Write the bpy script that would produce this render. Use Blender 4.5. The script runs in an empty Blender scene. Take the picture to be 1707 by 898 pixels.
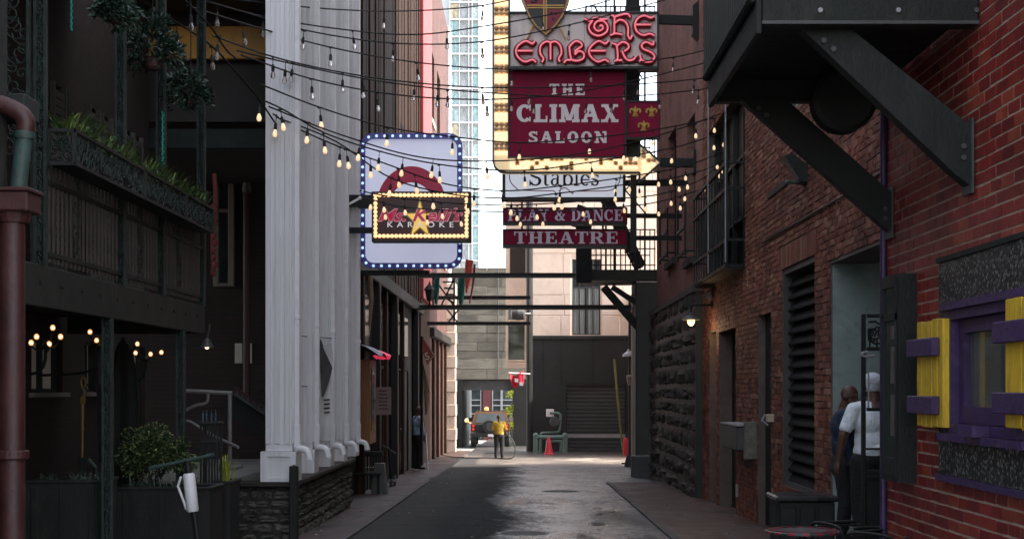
import bpy, math, random
from mathutils import Vector, Matrix
random.seed(7)
S = bpy.context.scene
C = S.collection
R = math.radians
# ---------------------------------------------------------------- camera, light
F, CX, CY, CH, SL = 2370.0, 877.0, 646.0, 1.65, 0.018   # focal length (px), vanishing point, eye height, fall of the alley
cam = bpy.data.cameras.new('camera')
co = bpy.data.objects.new('camera', cam)
C.objects.link(co)
co.location = (0, 0, CH)
co.rotation_euler = (R(90), 0, 0)
cam.sensor_width = 36
cam.lens = F * 36 / 1707
cam.shift_x = -(CX - 853.5) / 1707
cam.shift_y = (CY - 449) / 1707
cam.clip_start = 0.1
cam.clip_end = 3000
S.camera = co
SUN_EL, SUN_AZ = R(47), R(92)          # sun stands to the right of the alley (+X)
w = bpy.data.worlds.new('World')
S.world = w
w.use_nodes = True
nt = w.node_tree
sky = nt.nodes.new('ShaderNodeTexSky')
sky.sky_type = 'NISHITA'
sky.sun_disc = False
sky.sun_elevation = SUN_EL
sky.sun_rotation = SUN_AZ
sky.dust_density = 2.5
bg = nt.nodes['Background']
bg.inputs[1].default_value = 0.15
bw = nt.nodes.new('ShaderNodeRGBToBW')        # thin bright overcast: most of the blue is washed out
nt.links.new(sky.outputs[0], bw.inputs[0])
mx = nt.nodes.new('ShaderNodeMixRGB')
mx.inputs[0].default_value = .66
nt.links.new(sky.outputs[0], mx.inputs[1])
nt.links.new(bw.outputs[0], mx.inputs[2])
nt.links.new(mx.outputs[0], bg.inputs[0])
sl = bpy.data.lights.new('sun', 'SUN')
sl.energy = 2.4
sl.angle = R(0.5)
sl.color = (1, 0.9, 0.78)
so = bpy.data.objects.new('sun', sl)
C.objects.link(so)
sd = Vector((math.sin(SUN_AZ) * math.cos(SUN_EL), math.cos(SUN_AZ) * math.cos(SUN_EL), math.sin(SUN_EL)))
so.rotation_euler = sd.to_track_quat('Z', 'Y').to_euler()
so.location = sd * 60
vs = S.view_settings
vs.view_transform = 'Standard'
vs.look = 'None'
vs.exposure = 2.45
vs.gamma = 1
RH = 19.0

# ---------------------------------------------------------------- helpers
def gz(y):
    return -SL * y

def P(px, py, d):
    return Vector(((px - CX) * d / F, d, CH + (CY - py) * d / F))

def XP(px, d):
    return (px - CX) * d / F

def ZP(py, d):
    return CH + (CY - py) * d / F

def DX(px, X):      # depth where the plane X = const shows at px
    return X * F / (px - CX)

class MB:
    def __init__(s):
        s.v, s.f, s.rnd = [], [], []

    def add(s, vs, fs):
        n = len(s.v)
        s.v += [tuple(p) for p in vs]
        s.f += [tuple(i + n for i in f) for f in fs]
        return s

    def box(s, x0, x1, y0, y1, z0, z1):
        x0, x1 = min(x0, x1), max(x0, x1)
        y0, y1 = min(y0, y1), max(y0, y1)
        z0, z1 = min(z0, z1), max(z0, z1)
        return s.add([(x0, y0, z0), (x1, y0, z0), (x1, y1, z0), (x0, y1, z0), (x0, y0, z1), (x1, y0, z1), (x1, y1, z1), (x0, y1, z1)],
                     [(0, 3, 2, 1), (4, 5, 6, 7), (0, 1, 5, 4), (1, 2, 6, 5), (2, 3, 7, 6), (3, 0, 4, 7)])

    def bbox(s, x0, x1, y0, y1, z0, z1, b=0.01):    # chamfered box
        x0, x1 = min(x0, x1), max(x0, x1)
        y0, y1 = min(y0, y1), max(y0, y1)
        z0, z1 = min(z0, z1), max(z0, z1)
        b = min(b, (x1 - x0) * .45, (y1 - y0) * .45, (z1 - z0) * .45)
        V, Fc = [], []
        idx = {}
        for sx in (0, 1):
            for sy in (0, 1):
                for sz in (0, 1):
                    X, Y, Z = (x0, x1)[sx], (y0, y1)[sy], (z0, z1)[sz]
                    ix, iy, iz = (b, -b)[sx], (b, -b)[sy], (b, -b)[sz]
                    for ax, p in enumerate(((X, Y + iy, Z + iz), (X + ix, Y, Z + iz), (X + ix, Y + iy, Z))):
                        idx[(sx, sy, sz, ax)] = len(V)
                        V.append(p)
        q = lambda *k: tuple(idx[i] for i in k)
        for a in (0, 1):
            Fc += [q((a, 0, 0, 0), (a, 1, 0, 0), (a, 1, 1, 0), (a, 0, 1, 0)), q((0, a, 0, 1), (1, a, 0, 1), (1, a, 1, 1), (0, a, 1, 1)),
                   q((0, 0, a, 2), (1, 0, a, 2), (1, 1, a, 2), (0, 1, a, 2))]
            for c in (0, 1):
                Fc += [q((0, a, c, 1), (1, a, c, 1), (1, a, c, 2), (0, a, c, 2)), q((a, 0, c, 0), (a, 1, c, 0), (a, 1, c, 2), (a, 0, c, 2)),
                       q((a, c, 0, 0), (a, c, 1, 0), (a, c, 1, 1), (a, c, 0, 1))]
                for e in (0, 1):
                    Fc += [q((a, c, e, 0), (a, c, e, 1), (a, c, e, 2))]
        return s.add(V, Fc)

    def bar(s, p, q, wd, h=None, up=(0, 0, 1)):
        p, q = Vector(p), Vector(q)
        h = wd if h is None else h
        d = (q - p).normalized()
        u = Vector(up)
        if abs(d.dot(u)) > .98:
            u = Vector((0, 1, 0))
        a = d.cross(u).normalized()
        b = a.cross(d).normalized()
        a, b = a * wd / 2, b * h / 2
        V = [p - a - b, p + a - b, p + a + b, p - a + b, q - a - b, q + a - b, q + a + b, q - a + b]
        return s.add(V, [(0, 1, 2, 3), (7, 6, 5, 4), (0, 4, 5, 1), (1, 5, 6, 2), (2, 6, 7, 3), (3, 7, 4, 0)])

    def tube(s, pts, r, n=8):
        pts = [Vector(p) for p in pts]
        m = len(pts)
        rs = r if isinstance(r, (list, tuple)) else [r] * m
        n0 = len(s.v)
        a = None
        for i, p in enumerate(pts):
            d = (pts[min(i + 1, m - 1)] - pts[max(i - 1, 0)])
            if d.length < 1e-9:
                d = Vector((0, 0, 1))
            d.normalize()
            if a is None:
                u = Vector((0, 0, 1)) if abs(d.z) < .9 else Vector((1, 0, 0))
                a = d.cross(u).normalized()
            else:
                a = (a - d * a.dot(d))
                a = a.normalized() if a.length > 1e-6 else d.orthogonal().normalized()
            b = d.cross(a)
            for k in range(n):
                t = 2 * math.pi * k / n
                s.v.append(tuple(p + (a * math.cos(t) + b * math.sin(t)) * rs[i]))
        for i in range(m - 1):
            for k in range(n):
                k2 = (k + 1) % n
                s.f.append((n0 + i * n + k, n0 + i * n + k2, n0 + (i + 1) * n + k2, n0 + (i + 1) * n + k))
        s.f.append(tuple(n0 + k for k in range(n))[::-1])
        s.f.append(tuple(n0 + (m - 1) * n + k for k in range(n)))
        return s

    def lathe(s, c, prof, n=14, axis='Z'):
        n0 = len(s.v)
        c = Vector(c)
        for r, z in prof:
            for k in range(n):
                t = 2 * math.pi * k / n
                x, y = r * math.cos(t), r * math.sin(t)
                o = {'Z': (x, y, z), 'Y': (x, z, y), 'X': (z, x, y)}[axis]
                s.v.append(tuple(c + Vector(o)))
        for i in range(len(prof) - 1):
            for k in range(n):
                k2 = (k + 1) % n
                s.f.append((n0 + i * n + k, n0 + i * n + k2, n0 + (i + 1) * n + k2, n0 + (i + 1) * n + k))
        s.f.append(tuple(n0 + k for k in range(n))[::-1])
        s.f.append(tuple(n0 + (len(prof) - 1) * n + k for k in range(n)))
        return s

    def ball(s, c, r, sc=(1, 1, 1), n=10, m=6):
        pr = []
        c = Vector(c)
        n0 = len(s.v)
        for i in range(m + 1):
            t = math.pi * i / m
            rr, z = max(math.sin(t), 1e-3) * r, -math.cos(t) * r
            for k in range(n):
                a = 2 * math.pi * k / n
                s.v.append((c.x + rr * math.cos(a) * sc[0], c.y + rr * math.sin(a) * sc[1], c.z + z * sc[2]))
        for i in range(m):
            for k in range(n):
                k2 = (k + 1) % n
                s.f.append((n0 + i * n + k, n0 + i * n + k2, n0 + (i + 1) * n + k2, n0 + (i + 1) * n + k))
        return s

    def prism(s, pts, ex):
        ex = Vector(ex)
        n = len(pts)
        A = [Vector(p) for p in pts]
        return s.add(A + [p + ex for p in A], [tuple(range(n))[::-1], tuple(range(n, 2 * n))] +
                     [(i, (i + 1) % n, n + (i + 1) % n, n + i) for i in range(n)])

    def cells(s, mk, u0, u1, z0, z1, ops):      # wall body split round its openings; mk(ua, ub, za, zb)
        us = sorted({u0, u1} | {min(max(o[i], u0), u1) for o in ops for i in (0, 1)})
        zs = sorted({z0, z1} | {min(max(o[i], z0), z1) for o in ops for i in (2, 3)})
        for a, b in zip(us, us[1:]):
            run = None
            for c, d in zip(zs, zs[1:]):
                hit = any(o[0] < (a + b) / 2 < o[1] and o[2] < (c + d) / 2 < o[3] for o in ops)
                if hit:
                    if run:
                        mk(a, b, run[0], run[1])
                    run = None
                else:
                    run = (run[0], d) if run else (c, d)
            if run:
                mk(a, b, run[0], run[1])

    def mesh(s, name, mat, off=(0, 0, 0), smooth=False):
        me = bpy.data.meshes.new(name)
        ox, oy, oz = off
        me.from_pydata([(x - ox, y - oy, z - oz) for x, y, z in s.v], [], s.f)
        if mat:
            me.materials.append(mat)
        if s.rnd:
            at = me.attributes.new('rnd', 'FLOAT', 'FACE')
            at.data.foreach_set('value', s.rnd + [0.0] * (len(s.f) - len(s.rnd)))
        if smooth:
            me.polygons.foreach_set('use_smooth', [True] * len(me.polygons))
            try:
                me.set_sharp_from_angle(angle=R(42))
            except Exception:
                pass
        me.update()
        return me

    def build(s, name, mat, parent=None, smooth=False, org=None):
        o0 = wloc(parent) if parent else Vector(org or (0, 0, 0))
        o = bpy.data.objects.new(name, s.mesh(name, mat, o0, smooth))
        C.objects.link(o)
        if parent:
            o.parent = parent
        else:
            o.location = o0
        return o

def wloc(o):
    v = Vector((0, 0, 0))
    while o:
        v += o.location
        o = o.parent
    return v

def tag(o, label=None, cat=None, group=None, kind=None):
    if label: o['label'] = label
    if cat: o['category'] = cat
    if group: o['group'] = group
    if kind: o['kind'] = kind
    return o

def thing(name, label, cat, loc=(0, 0, 0), group=None):
    o = bpy.data.objects.new(name, None)
    o.empty_display_size = .1
    C.objects.link(o)
    o.location = loc
    return tag(o, label, cat, group)

def inst(name, me, parent, loc, rot=None, scale=None):      # another object sharing the mesh; loc in world space
    o = bpy.data.objects.new(name, me)
    C.objects.link(o)
    o.parent = parent
    o.location = Vector(loc) - wloc(parent)
    if rot: o.rotation_euler = rot
    if scale: o.scale = scale
    return o

def copy_tree(o, parent=None):
    c = o.copy()
    C.objects.link(c)
    c.parent = parent
    for ch in list(o.children):
        copy_tree(ch, c)
    return c

def smooth_path(pts, k=6, closed=False):        # Catmull-Rom
    pts = [Vector(p) for p in pts]
    out = []
    n = len(pts)
    for i in range(n - 1):
        p0, p1, p2, p3 = pts[max(i - 1, 0)], pts[i], pts[i + 1], pts[min(i + 2, n - 1)]
        for j in range(k):
            t = j / k
            out.append(.5 * ((2 * p1) + (p2 - p0) * t + (2 * p0 - 5 * p1 + 4 * p2 - p3) * t * t + (3 * p1 - p0 - 3 * p2 + p3) * t ** 3))
    out.append(pts[-1])
    return out

# ---------------------------------------------------------------- materials
def nmat(name):
    m = bpy.data.materials.new(name)
    m.use_nodes = True
    t = m.node_tree
    return m, t, t.nodes['Principled BSDF'], t.nodes.new, t.links.new

def coords(t, scale=1.0, stretch=(1, 1, 1), world=False):
    g = t.nodes.new('ShaderNodeNewGeometry' if world else 'ShaderNodeTexCoord')
    mp = t.nodes.new('ShaderNodeMapping')
    mp.inputs['Scale'].default_value = [scale * k for k in stretch]
    t.links.new(g.outputs['Position' if world else 'Object'], mp.inputs[0])
    return mp.outputs[0]

def ramp(t, fac, stops):
    r = t.nodes.new('ShaderNodeValToRGB')
    el = r.color_ramp.elements
    while len(el) < len(stops):
        el.new(.5)
    for e, (p, c) in zip(el, stops):
        e.position = p
        e.color = (*c, 1) if len(c) == 3 else c
    t.links.new(fac, r.inputs[0])
    return r.outputs[0]

def noise(t, vec, sc, det=5, rough=.6, dist=0):
    n = t.nodes.new('ShaderNodeTexNoise')
    n.inputs['Scale'].default_value = sc
    n.inputs['Detail'].default_value = det
    n.inputs['Roughness'].default_value = rough
    n.inputs['Distortion'].default_value = dist
    t.links.new(vec, n.inputs['Vector'])
    return n.outputs['Fac']

def mixc(t, fac, a, b, mode='MIX'):
    m = t.nodes.new('ShaderNodeMixRGB')
    m.blend_type = mode
    for i, x in enumerate((fac, a, b)):
        if hasattr(x, 'links'):
            t.links.new(x, m.inputs[i])
        else:
            m.inputs[i].default_value = x if i == 0 else (*x, 1)
    return m.outputs[0]

def mth(t, op, a, b=0.0, clamp=False):
    m = t.nodes.new('ShaderNodeMath')
    m.operation = op
    m.use_clamp = clamp
    for i, x in enumerate((a, b)):
        if hasattr(x, 'links'):
            t.links.new(x, m.inputs[i])
        else:
            m.inputs[i].default_value = x
    return m.outputs[0]

def bump(t, b, h, st=.3, dist=.01):
    n = t.nodes.new('ShaderNodeBump')
    n.inputs['Strength'].default_value = st
    n.inputs['Distance'].default_value = dist
    t.links.new(h, n.inputs['Height'])
    t.links.new(n.outputs[0], b.inputs['Normal'])

def pm(name, c, rough=.6, var=.25, sc=3.0, bs=.25, bsc=40, metal=0, stretch=(1, 1, 1), dirt=None, dirt_amt=.35, spec=.5, rand=0, coat=0):
    """paint / metal / plaster: mottled colour, worn patches, fine relief"""
    m, t, b, N, K = nmat(name)
    v = coords(t, 1, stretch)
    n1 = noise(t, v, sc, 6, .65)
    col = ramp(t, n1, [(.3, [x * (1 - var) for x in c]), (.7, [min(1, x * (1 + var)) for x in c])])
    if dirt:
        n2 = noise(t, v, sc * 2.3, 8, .7, .6)
        fac = mth(t, 'MULTIPLY', ramp(t, n2, [(.5, (0, 0, 0)), (.68, (1, 1, 1))]), dirt_amt)
        col = mixc(t, fac, col, dirt)
    if rand:
        oi = N('ShaderNodeObjectInfo')
        k = mth(t, 'ADD', mth(t, 'MULTIPLY', oi.outputs['Random'], rand), 1 - rand / 2)
        hv = N('ShaderNodeHueSaturation')
        K(k, hv.inputs['Value'])
        K(col, hv.inputs['Color'])
        col = hv.outputs[0]
    K(col, b.inputs['Base Color'])
    n3 = noise(t, v, bsc, 4, .6)
    K(mth(t, 'ADD', mth(t, 'MULTIPLY', mth(t, 'SUBTRACT', n1, .5), .35), rough, True), b.inputs['Roughness'])
    if bs:
        bump(t, b, n3, bs, .01)
    b.inputs['Metallic'].default_value = metal
    b.inputs['Specular IOR Level'].default_value = spec
    if coat:
        b.inputs['Coat Weight'].default_value = coat
    return m

def em(name, c, st, base=None, rough=.4, var=0, sc=4):
    m, t, b, N, K = nmat(name)
    b.inputs['Base Color'].default_value = (*(base or c), 1)
    b.inputs['Roughness'].default_value = rough
    b.inputs['Emission Color'].default_value = (*c, 1)
    b.inputs['Emission Strength'].default_value = st / 2 ** vs.exposure
    if var:
        n = noise(t, coords(t), sc, 5, .6)
        K(ramp(t, n, [(.3, [x * (1 - var) for x in c]), (.7, c)]), b.inputs['Emission Color'])
    return m

def glass(name, c=(.04, .05, .05), rough=.08):
    m, t, b, N, K = nmat(name)
    v = coords(t)
    n = noise(t, v, 2.5, 4)
    K(ramp(t, n, [(.3, [x * .7 for x in c]), (.7, [x * 1.5 for x in c])]), b.inputs['Base Color'])
    b.inputs['Roughness'].default_value = rough
    b.inputs['Specular IOR Level'].default_value = .7
    bump(t, b, noise(t, v, 1.2, 2), .05, .02)
    return m

def brickm(name, cols, bs=.5, paint=0):
    """one brick's fired clay: per-piece tone + soot + pitted face"""
    m, t, b, N, K = nmat(name)
    at = N('ShaderNodeAttribute')
    at.attribute_name = 'rnd'
    oi = N('ShaderNodeObjectInfo')
    fac = mth(t, 'FRACT', mth(t, 'ADD', at.outputs['Fac'], oi.outputs['Random']))
    n = len(cols)
    col = ramp(t, fac, [(i / (n - 1), c) for i, c in enumerate(cols)])
    v = coords(t, 1, world=True)
    n1 = noise(t, v, 1.1, 6, .7)
    n2 = noise(t, v, 30, 5, .7)
    soot = ramp(t, n1, [(.38, (.55, .55, .55)), (.62, (1.12, 1.08, 1.05))])
    col = mixc(t, 1, col, soot, 'MULTIPLY')
    col = mixc(t, mth(t, 'MULTIPLY', n2, .35), col, [c * .4 for c in cols[0]])
    K(col, b.inputs['Base Color'])
    b.inputs['Roughness'].default_value = .72 if not paint else .48
    b.inputs['Specular IOR Level'].default_value = .35
    bump(t, b, n2, bs, .008)
    return m

def flatbrick(name, c1, c2, mo, axis='x', sc=1.0, bs=.6):
    """brickwork too far off to tell the pieces apart"""
    m, t, b, N, K = nmat(name)
    g = N('ShaderNodeNewGeometry')
    sp = N('ShaderNodeSeparateXYZ')
    K(g.outputs['Position'], sp.inputs[0])
    cb = N('ShaderNodeCombineXYZ')
    K(sp.outputs['Y' if axis == 'x' else 'X'], cb.inputs[0])
    K(sp.outputs['Z'], cb.inputs[1])
    br = N('ShaderNodeTexBrick')
    br.inputs['Scale'].default_value = sc
    br.inputs['Brick Width'].default_value = .215
    br.inputs['Row Height'].default_value = .075
    br.inputs['Mortar Size'].default_value = .01
    br.inputs['Color1'].default_value = (*c1, 1)
    br.inputs['Color2'].default_value = (*c2, 1)
    br.inputs['Mortar'].default_value = (*mo, 1)
    K(cb.outputs[0], br.inputs['Vector'])
    n1 = noise(t, g.outputs['Position'], .9, 7, .7)
    n3 = noise(t, g.outputs['Position'], 14, 5, .7)
    k = ramp(t, n1, [(.35, (.5, .5, .5)), (.65, (1.15, 1.1, 1.05))])
    col = mixc(t, 1, br.outputs['Color'], k, 'MULTIPLY')
    col = mixc(t, mth(t, 'MULTIPLY', n3, .3), col, [x * .4 for x in c1])
    K(col, b.inputs['Base Color'])
    b.inputs['Roughness'].default_value = .85
    bump(t, b, mth(t, 'SUBTRACT', n3, mth(t, 'MULTIPLY', br.outputs['Fac'], 1.2)), bs, .012)
    return m

M = {}
M['black'] = pm('black_painted_iron', (.011, .013, .012), .55, .3, 4, .3, 60, spec=.3)
M['char'] = pm('charcoal_paint', (.014, .017, .0155), .62, .3, 3, .5, 40, dirt=(.036, .036, .031), dirt_amt=.55, stretch=(1, 1, .6), spec=.3)
M['dgreen'] = pm('dark_green_paint', (.012, .019, .017), .6, .3, 3, .3, 40, dirt=(.04, .05, .045), spec=.3)
M['iron'] = pm('weathered_iron', (.018, .026, .024), .55, .35, 9, .4, 50, dirt=(.04, .08, .07), dirt_amt=.5, spec=.3)
M['white'] = pm('white_paint', (.74, .735, .755), .5, .05, 1.5, .12, 30, dirt=(.42, .41, .4), dirt_amt=.4, stretch=(4, 4, .16))
M['white2'] = pm('white_plastic_pipe', (.75, .75, .77), .4, .06, 2, .1, 30, dirt=(.5, .5, .48), dirt_amt=.4)
M['dullgrey'] = pm('dull_grey_paint', (.14, .135, .13), .55, .2, 4, .2, 40)
M['grey'] = pm('grey_metal', (.3, .3, .31), .45, .2, 4, .2, 40)
M['steel'] = pm('dark_steel', (.05, .055, .055), .5, .3, 3, .3, 30, dirt=(.09, .07, .06))
M['purple'] = pm('purple_paint', (.048, .022, .088), .5, .3, 4, .4, 30, dirt=(.11, .08, .14), dirt_amt=.5)
M['yellow'] = pm('yellow_paint', (.72, .47, .025), .5, .14, 3, .5, 22, dirt=(.2, .12, .03), dirt_amt=.65, stretch=(3, 3, .6), rand=.12)
M['ochre'] = pm('ochre_painted_board', (.5, .24, .03), .5, .3, 1.2, .3, 30, dirt=(.2, .1, .03))
M['concrete'] = pm('concrete', (.24, .225, .2), .8, .25, 2, .5, 25, dirt=(.12, .11, .1))
M['brown'] = pm('brown_boards', (.018, .012, .01), .65, .35, 2, .4, 30, stretch=(3, 3, .3))
M['redpipe'] = pm('red_cast_iron', (.04, .01, .01), .55, .35, 3, .3, 40, dirt=(.07, .03, .028), dirt_amt=.5)
M['verdigris'] = pm('verdigris_copper', (.025, .055, .05), .6, .4, 8, .4, 50, dirt=(.05, .03, .03), dirt_amt=.6)
M['cream'] = pm('cream_render', (.62, .52, .42), .8, .12, 1.2, .4, 20, dirt=(.4, .33, .27))
M['pink'] = pm('pink_stone', (.72, .6, .5), .75, .1, .8, .3, 12, dirt=(.45, .36, .3), dirt_amt=.3)
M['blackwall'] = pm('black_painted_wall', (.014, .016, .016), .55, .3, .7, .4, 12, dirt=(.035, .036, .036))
M['glassd'] = glass('dark_glass')
M['bulb_glass'] = None
M['soil'] = pm('soil', (.03, .022, .016), .9, .4, 20, .8, 60)
M['rubber'] = pm('rubber', (.015, .015, .016), .7, .2, 10, .3, 60)
M['signbox'] = pm('sign_box_black', (.014, .014, .015), .45, .3, 4, .15, 30)
M['gold_dim'] = pm('tarnished_gold', (.17, .1, .018), .5, .25, 8, .2)
M['gold'] = pm('gold_paint', (.55, .33, .05), .4, .15, 5, .15, 40)
M['skin'] = pm('brown_skin', (.085, .038, .024), .5, .2, 12, .15, 120)
# ---------------------------------------------------------------- ground, road, pavements
def slab(mb, x0, x1, y0, y1, h0, h1):
    V = []
    for h in (h0, h1):
        V += [(x0, y0, gz(y0) + h), (x1, y0, gz(y0) + h), (x1, y1, gz(y1) + h), (x0, y1, gz(y1) + h)]
    mb.add(V, [(0, 3, 2, 1), (4, 5, 6, 7), (0, 1, 5, 4), (1, 2, 6, 5), (2, 3, 7, 6), (3, 0, 4, 7)])

def wet_asphalt():
    m, t, b, N, K = nmat('wet_asphalt')
    g = N('ShaderNodeNewGeometry')
    sp = N('ShaderNodeSeparateXYZ')
    K(g.outputs['Position'], sp.inputs[0])
    pos = g.outputs['Position']
    mp = N('ShaderNodeMapping')
    mp.inputs['Scale'].default_value = (1, .45, 1)
    K(pos, mp.inputs[0])
    big = noise(t, mp.outputs[0], .55, 6, .62, .5)
    mid = noise(t, mp.outputs[0], 2.4, 7, .7, .3)
    mp2 = N('ShaderNodeMapping')
    mp2.inputs['Scale'].default_value = (1, .3, 1)
    K(pos, mp2.inputs[0])
    fine = noise(t, mp2.outputs[0], 15, 5, .75)
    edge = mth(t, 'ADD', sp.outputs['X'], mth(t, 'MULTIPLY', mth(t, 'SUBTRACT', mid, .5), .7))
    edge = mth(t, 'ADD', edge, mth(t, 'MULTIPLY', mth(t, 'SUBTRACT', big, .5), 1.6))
    right = mth(t, 'MULTIPLY', mth(t, 'ADD', edge, .6), 1.5, True)             # newer black lane left, wet lane right with its sheen tinted in
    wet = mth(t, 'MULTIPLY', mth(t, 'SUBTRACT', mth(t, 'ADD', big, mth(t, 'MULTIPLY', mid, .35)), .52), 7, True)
    far = mth(t, 'MULTIPLY', mth(t, 'SUBTRACT', sp.outputs['Y'], 43.5), .6, True)     # pale concrete, lightened to stand for the sunlit strip
    dry = mixc(t, right, (.016, .018, .018), (.028, .036, .047))  # right lane's blue tint: sky sheen put into the base colour
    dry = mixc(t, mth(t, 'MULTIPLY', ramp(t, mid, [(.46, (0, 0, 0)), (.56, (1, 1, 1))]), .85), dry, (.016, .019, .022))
    dry = mixc(t, mth(t, 'MULTIPLY', ramp(t, fine, [(.5, (0, 0, 0)), (.64, (1, 1, 1))]), mth(t, 'ADD', mth(t, 'MULTIPLY', right, .7), .06)), dry, (.2, .23, .26))  # pale bluish flecks, strongest on the right: wet sparkle painted into the colour
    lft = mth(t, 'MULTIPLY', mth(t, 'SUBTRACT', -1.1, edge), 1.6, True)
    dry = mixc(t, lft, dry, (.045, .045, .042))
    vo = N('ShaderNodeTexVoronoi')          # cracks in the old surface
    vo.feature = 'DISTANCE_TO_EDGE'
    vo.inputs['Scale'].default_value = .55
    wv = N('ShaderNodeVectorMath')
    wv.operation = 'ADD'
    cn = N('ShaderNodeTexNoise')
    cn.inputs['Scale'].default_value = 1.6
    K(pos, cn.inputs['Vector'])
    K(pos, wv.inputs[0])
    K(cn.outputs['Color'], wv.inputs[1])
    K(wv.outputs[0], vo.inputs['Vector'])
    crack = ramp(t, vo.outputs['Distance'], [(.004, (1, 1, 1)), (.012, (0, 0, 0))])
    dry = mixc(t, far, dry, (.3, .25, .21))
    dry = mixc(t, mth(t, 'MULTIPLY', crack, .8), dry, (.008, .009, .009))
    dry = mixc(t, mth(t, 'MULTIPLY', mth(t, 'SUBTRACT', sp.outputs['Y'], 55), .4, True), dry, (.07, .058, .048))  # darker beyond the bright strip: shade put into the colour
    wetc = mixc(t, .5, dry, (.012, .014, .015))
    pud = mth(t, 'MULTIPLY', mth(t, 'MULTIPLY', mth(t, 'SUBTRACT', mth(t, 'ADD', big, mth(t, 'MULTIPLY', mid, .3)), .66), 9, True), mth(t, 'MULTIPLY', right, mth(t, 'MULTIPLY', mth(t, 'SUBTRACT', 29, sp.outputs['Y']), .3, True)))      # standing water
    wf = mth(t, 'MULTIPLY', wet, mth(t, 'MAXIMUM', right, far))
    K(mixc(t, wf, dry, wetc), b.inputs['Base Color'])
    rr = mth(t, 'SUBTRACT', mth(t, 'SUBTRACT', .82, mth(t, 'MULTIPLY', right, .24)), mth(t, 'MULTIPLY', wf, .14))
    K(rr, b.inputs['Roughness'])
    K(mth(t, 'ADD', mth(t, 'MULTIPLY', right, .35), .14), b.inputs['Specular IOR Level'])
    mid_s = mth(t, 'SUBTRACT', 1.0, mth(t, 'MULTIPLY', mth(t, 'ABSOLUTE', mth(t, 'SUBTRACT', edge, .55)), .62), True)     # the wet run-off down the middle
    cwt = mth(t, 'ADD', mth(t, 'MULTIPLY', mid_s, 1.1), mth(t, 'MULTIPLY', mth(t, 'SUBTRACT', mid, .5), 3.2))
    cwt = mth(t, 'MULTIPLY', mth(t, 'ADD', cwt, mth(t, 'MULTIPLY', mth(t, 'SUBTRACT', fine, .5), 2.2)), right, True)
    K(mth(t, 'MAXIMUM', cwt, mth(t, 'MULTIPLY', far, wet)), b.inputs['Coat Weight'])
    K(mth(t, 'SUBTRACT', .3, mth(t, 'MULTIPLY', pud, .23)), b.inputs['Coat Roughness'])
    b.inputs['Coat IOR'].default_value = 1.8
    h = mth(t, 'ADD', fine, mth(t, 'MULTIPLY', mid, .8))
    h = mth(t, 'MULTIPLY', h, mth(t, 'SUBTRACT', 1.0, mth(t, 'MULTIPLY', pud, .95)))
    h = mth(t, 'SUBTRACT', h, mth(t, 'MULTIPLY', crack, .6))
    bump(t, b, h, .8, .02)
    return m

def paver(name, c1, c2, axis_scale=1.0):
    m, t, b, N, K = nmat(name)
    g = N('ShaderNodeNewGeometry')
    br = N('ShaderNodeTexBrick')
    br.inputs['Scale'].default_value = 1
    br.inputs['Brick Width'].default_value = .2
    br.inputs['Row Height'].default_value = .1
    br.inputs['Mortar Size'].default_value = .006
    br.inputs['Color1'].default_value = (*c1, 1)
    br.inputs['Color2'].default_value = (*c2, 1)
    br.inputs['Mortar'].default_value = (.03, .027, .025, 1)
    K(g.outputs['Position'], br.inputs['Vector'])
    n = noise(t, g.outputs['Position'], .8, 7, .7)
    n2 = noise(t, g.outputs['Position'], 25, 4, .6)
    col = mixc(t, 1, br.outputs['Color'], ramp(t, n, [(.35, (.5, .5, .52)), (.65, (1.15, 1.1, 1.08))]), 'MULTIPLY')
    K(col, b.inputs['Base Color'])
    K(ramp(t, n, [(.4, (.42, .42, .42)), (.6, (.75, .75, .75))]), b.inputs['Roughness'])
    bump(t, b, mth(t, 'SUBTRACT', n2, br.outputs['Fac']), .4, .008)
    return m

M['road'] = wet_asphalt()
M['paver'] = paver('brown_brick_paving', (.09, .046, .034), (.062, .036, .028))
M['kerb'] = pm('granite_kerb', (.09, .08, .075), .8, .25, 3, .4, 30)
gm = MB()
slab(gm, -90, 90, -12, 420, -1.5, -.08)
tag(gm.build('ground', M['concrete']), kind='structure')
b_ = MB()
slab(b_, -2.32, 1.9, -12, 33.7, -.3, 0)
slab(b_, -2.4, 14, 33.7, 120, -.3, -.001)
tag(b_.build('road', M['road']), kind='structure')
b_ = MB()
slab(b_, -7, -2.42, -12, 62, -.3, .03)
tag(b_.build('pavement', M['paver']), kind='structure')
b_ = MB()
slab(b_, 2.0, 3.6, -12, 33.6, -.3, .03)
tag(b_.build('pavement', M['paver']), kind='structure')
def kerbline(x0, x1, ya, yb, step):
    o = MB()
    y = ya
    while y < yb:
        e = min(y + step - .012, yb)
        z = .034 + random.uniform(-.004, .006)
        slab(o, x0 + random.uniform(-.006, .006), x1, y, e, -.3, z)
        y += step
    tag(o.build('kerb', M['kerb']), kind='structure')
kerbline(-2.42, -2.32, 8, 57, .95)
kerbline(1.9, 2.0, 8, 33.6, .95)
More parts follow.
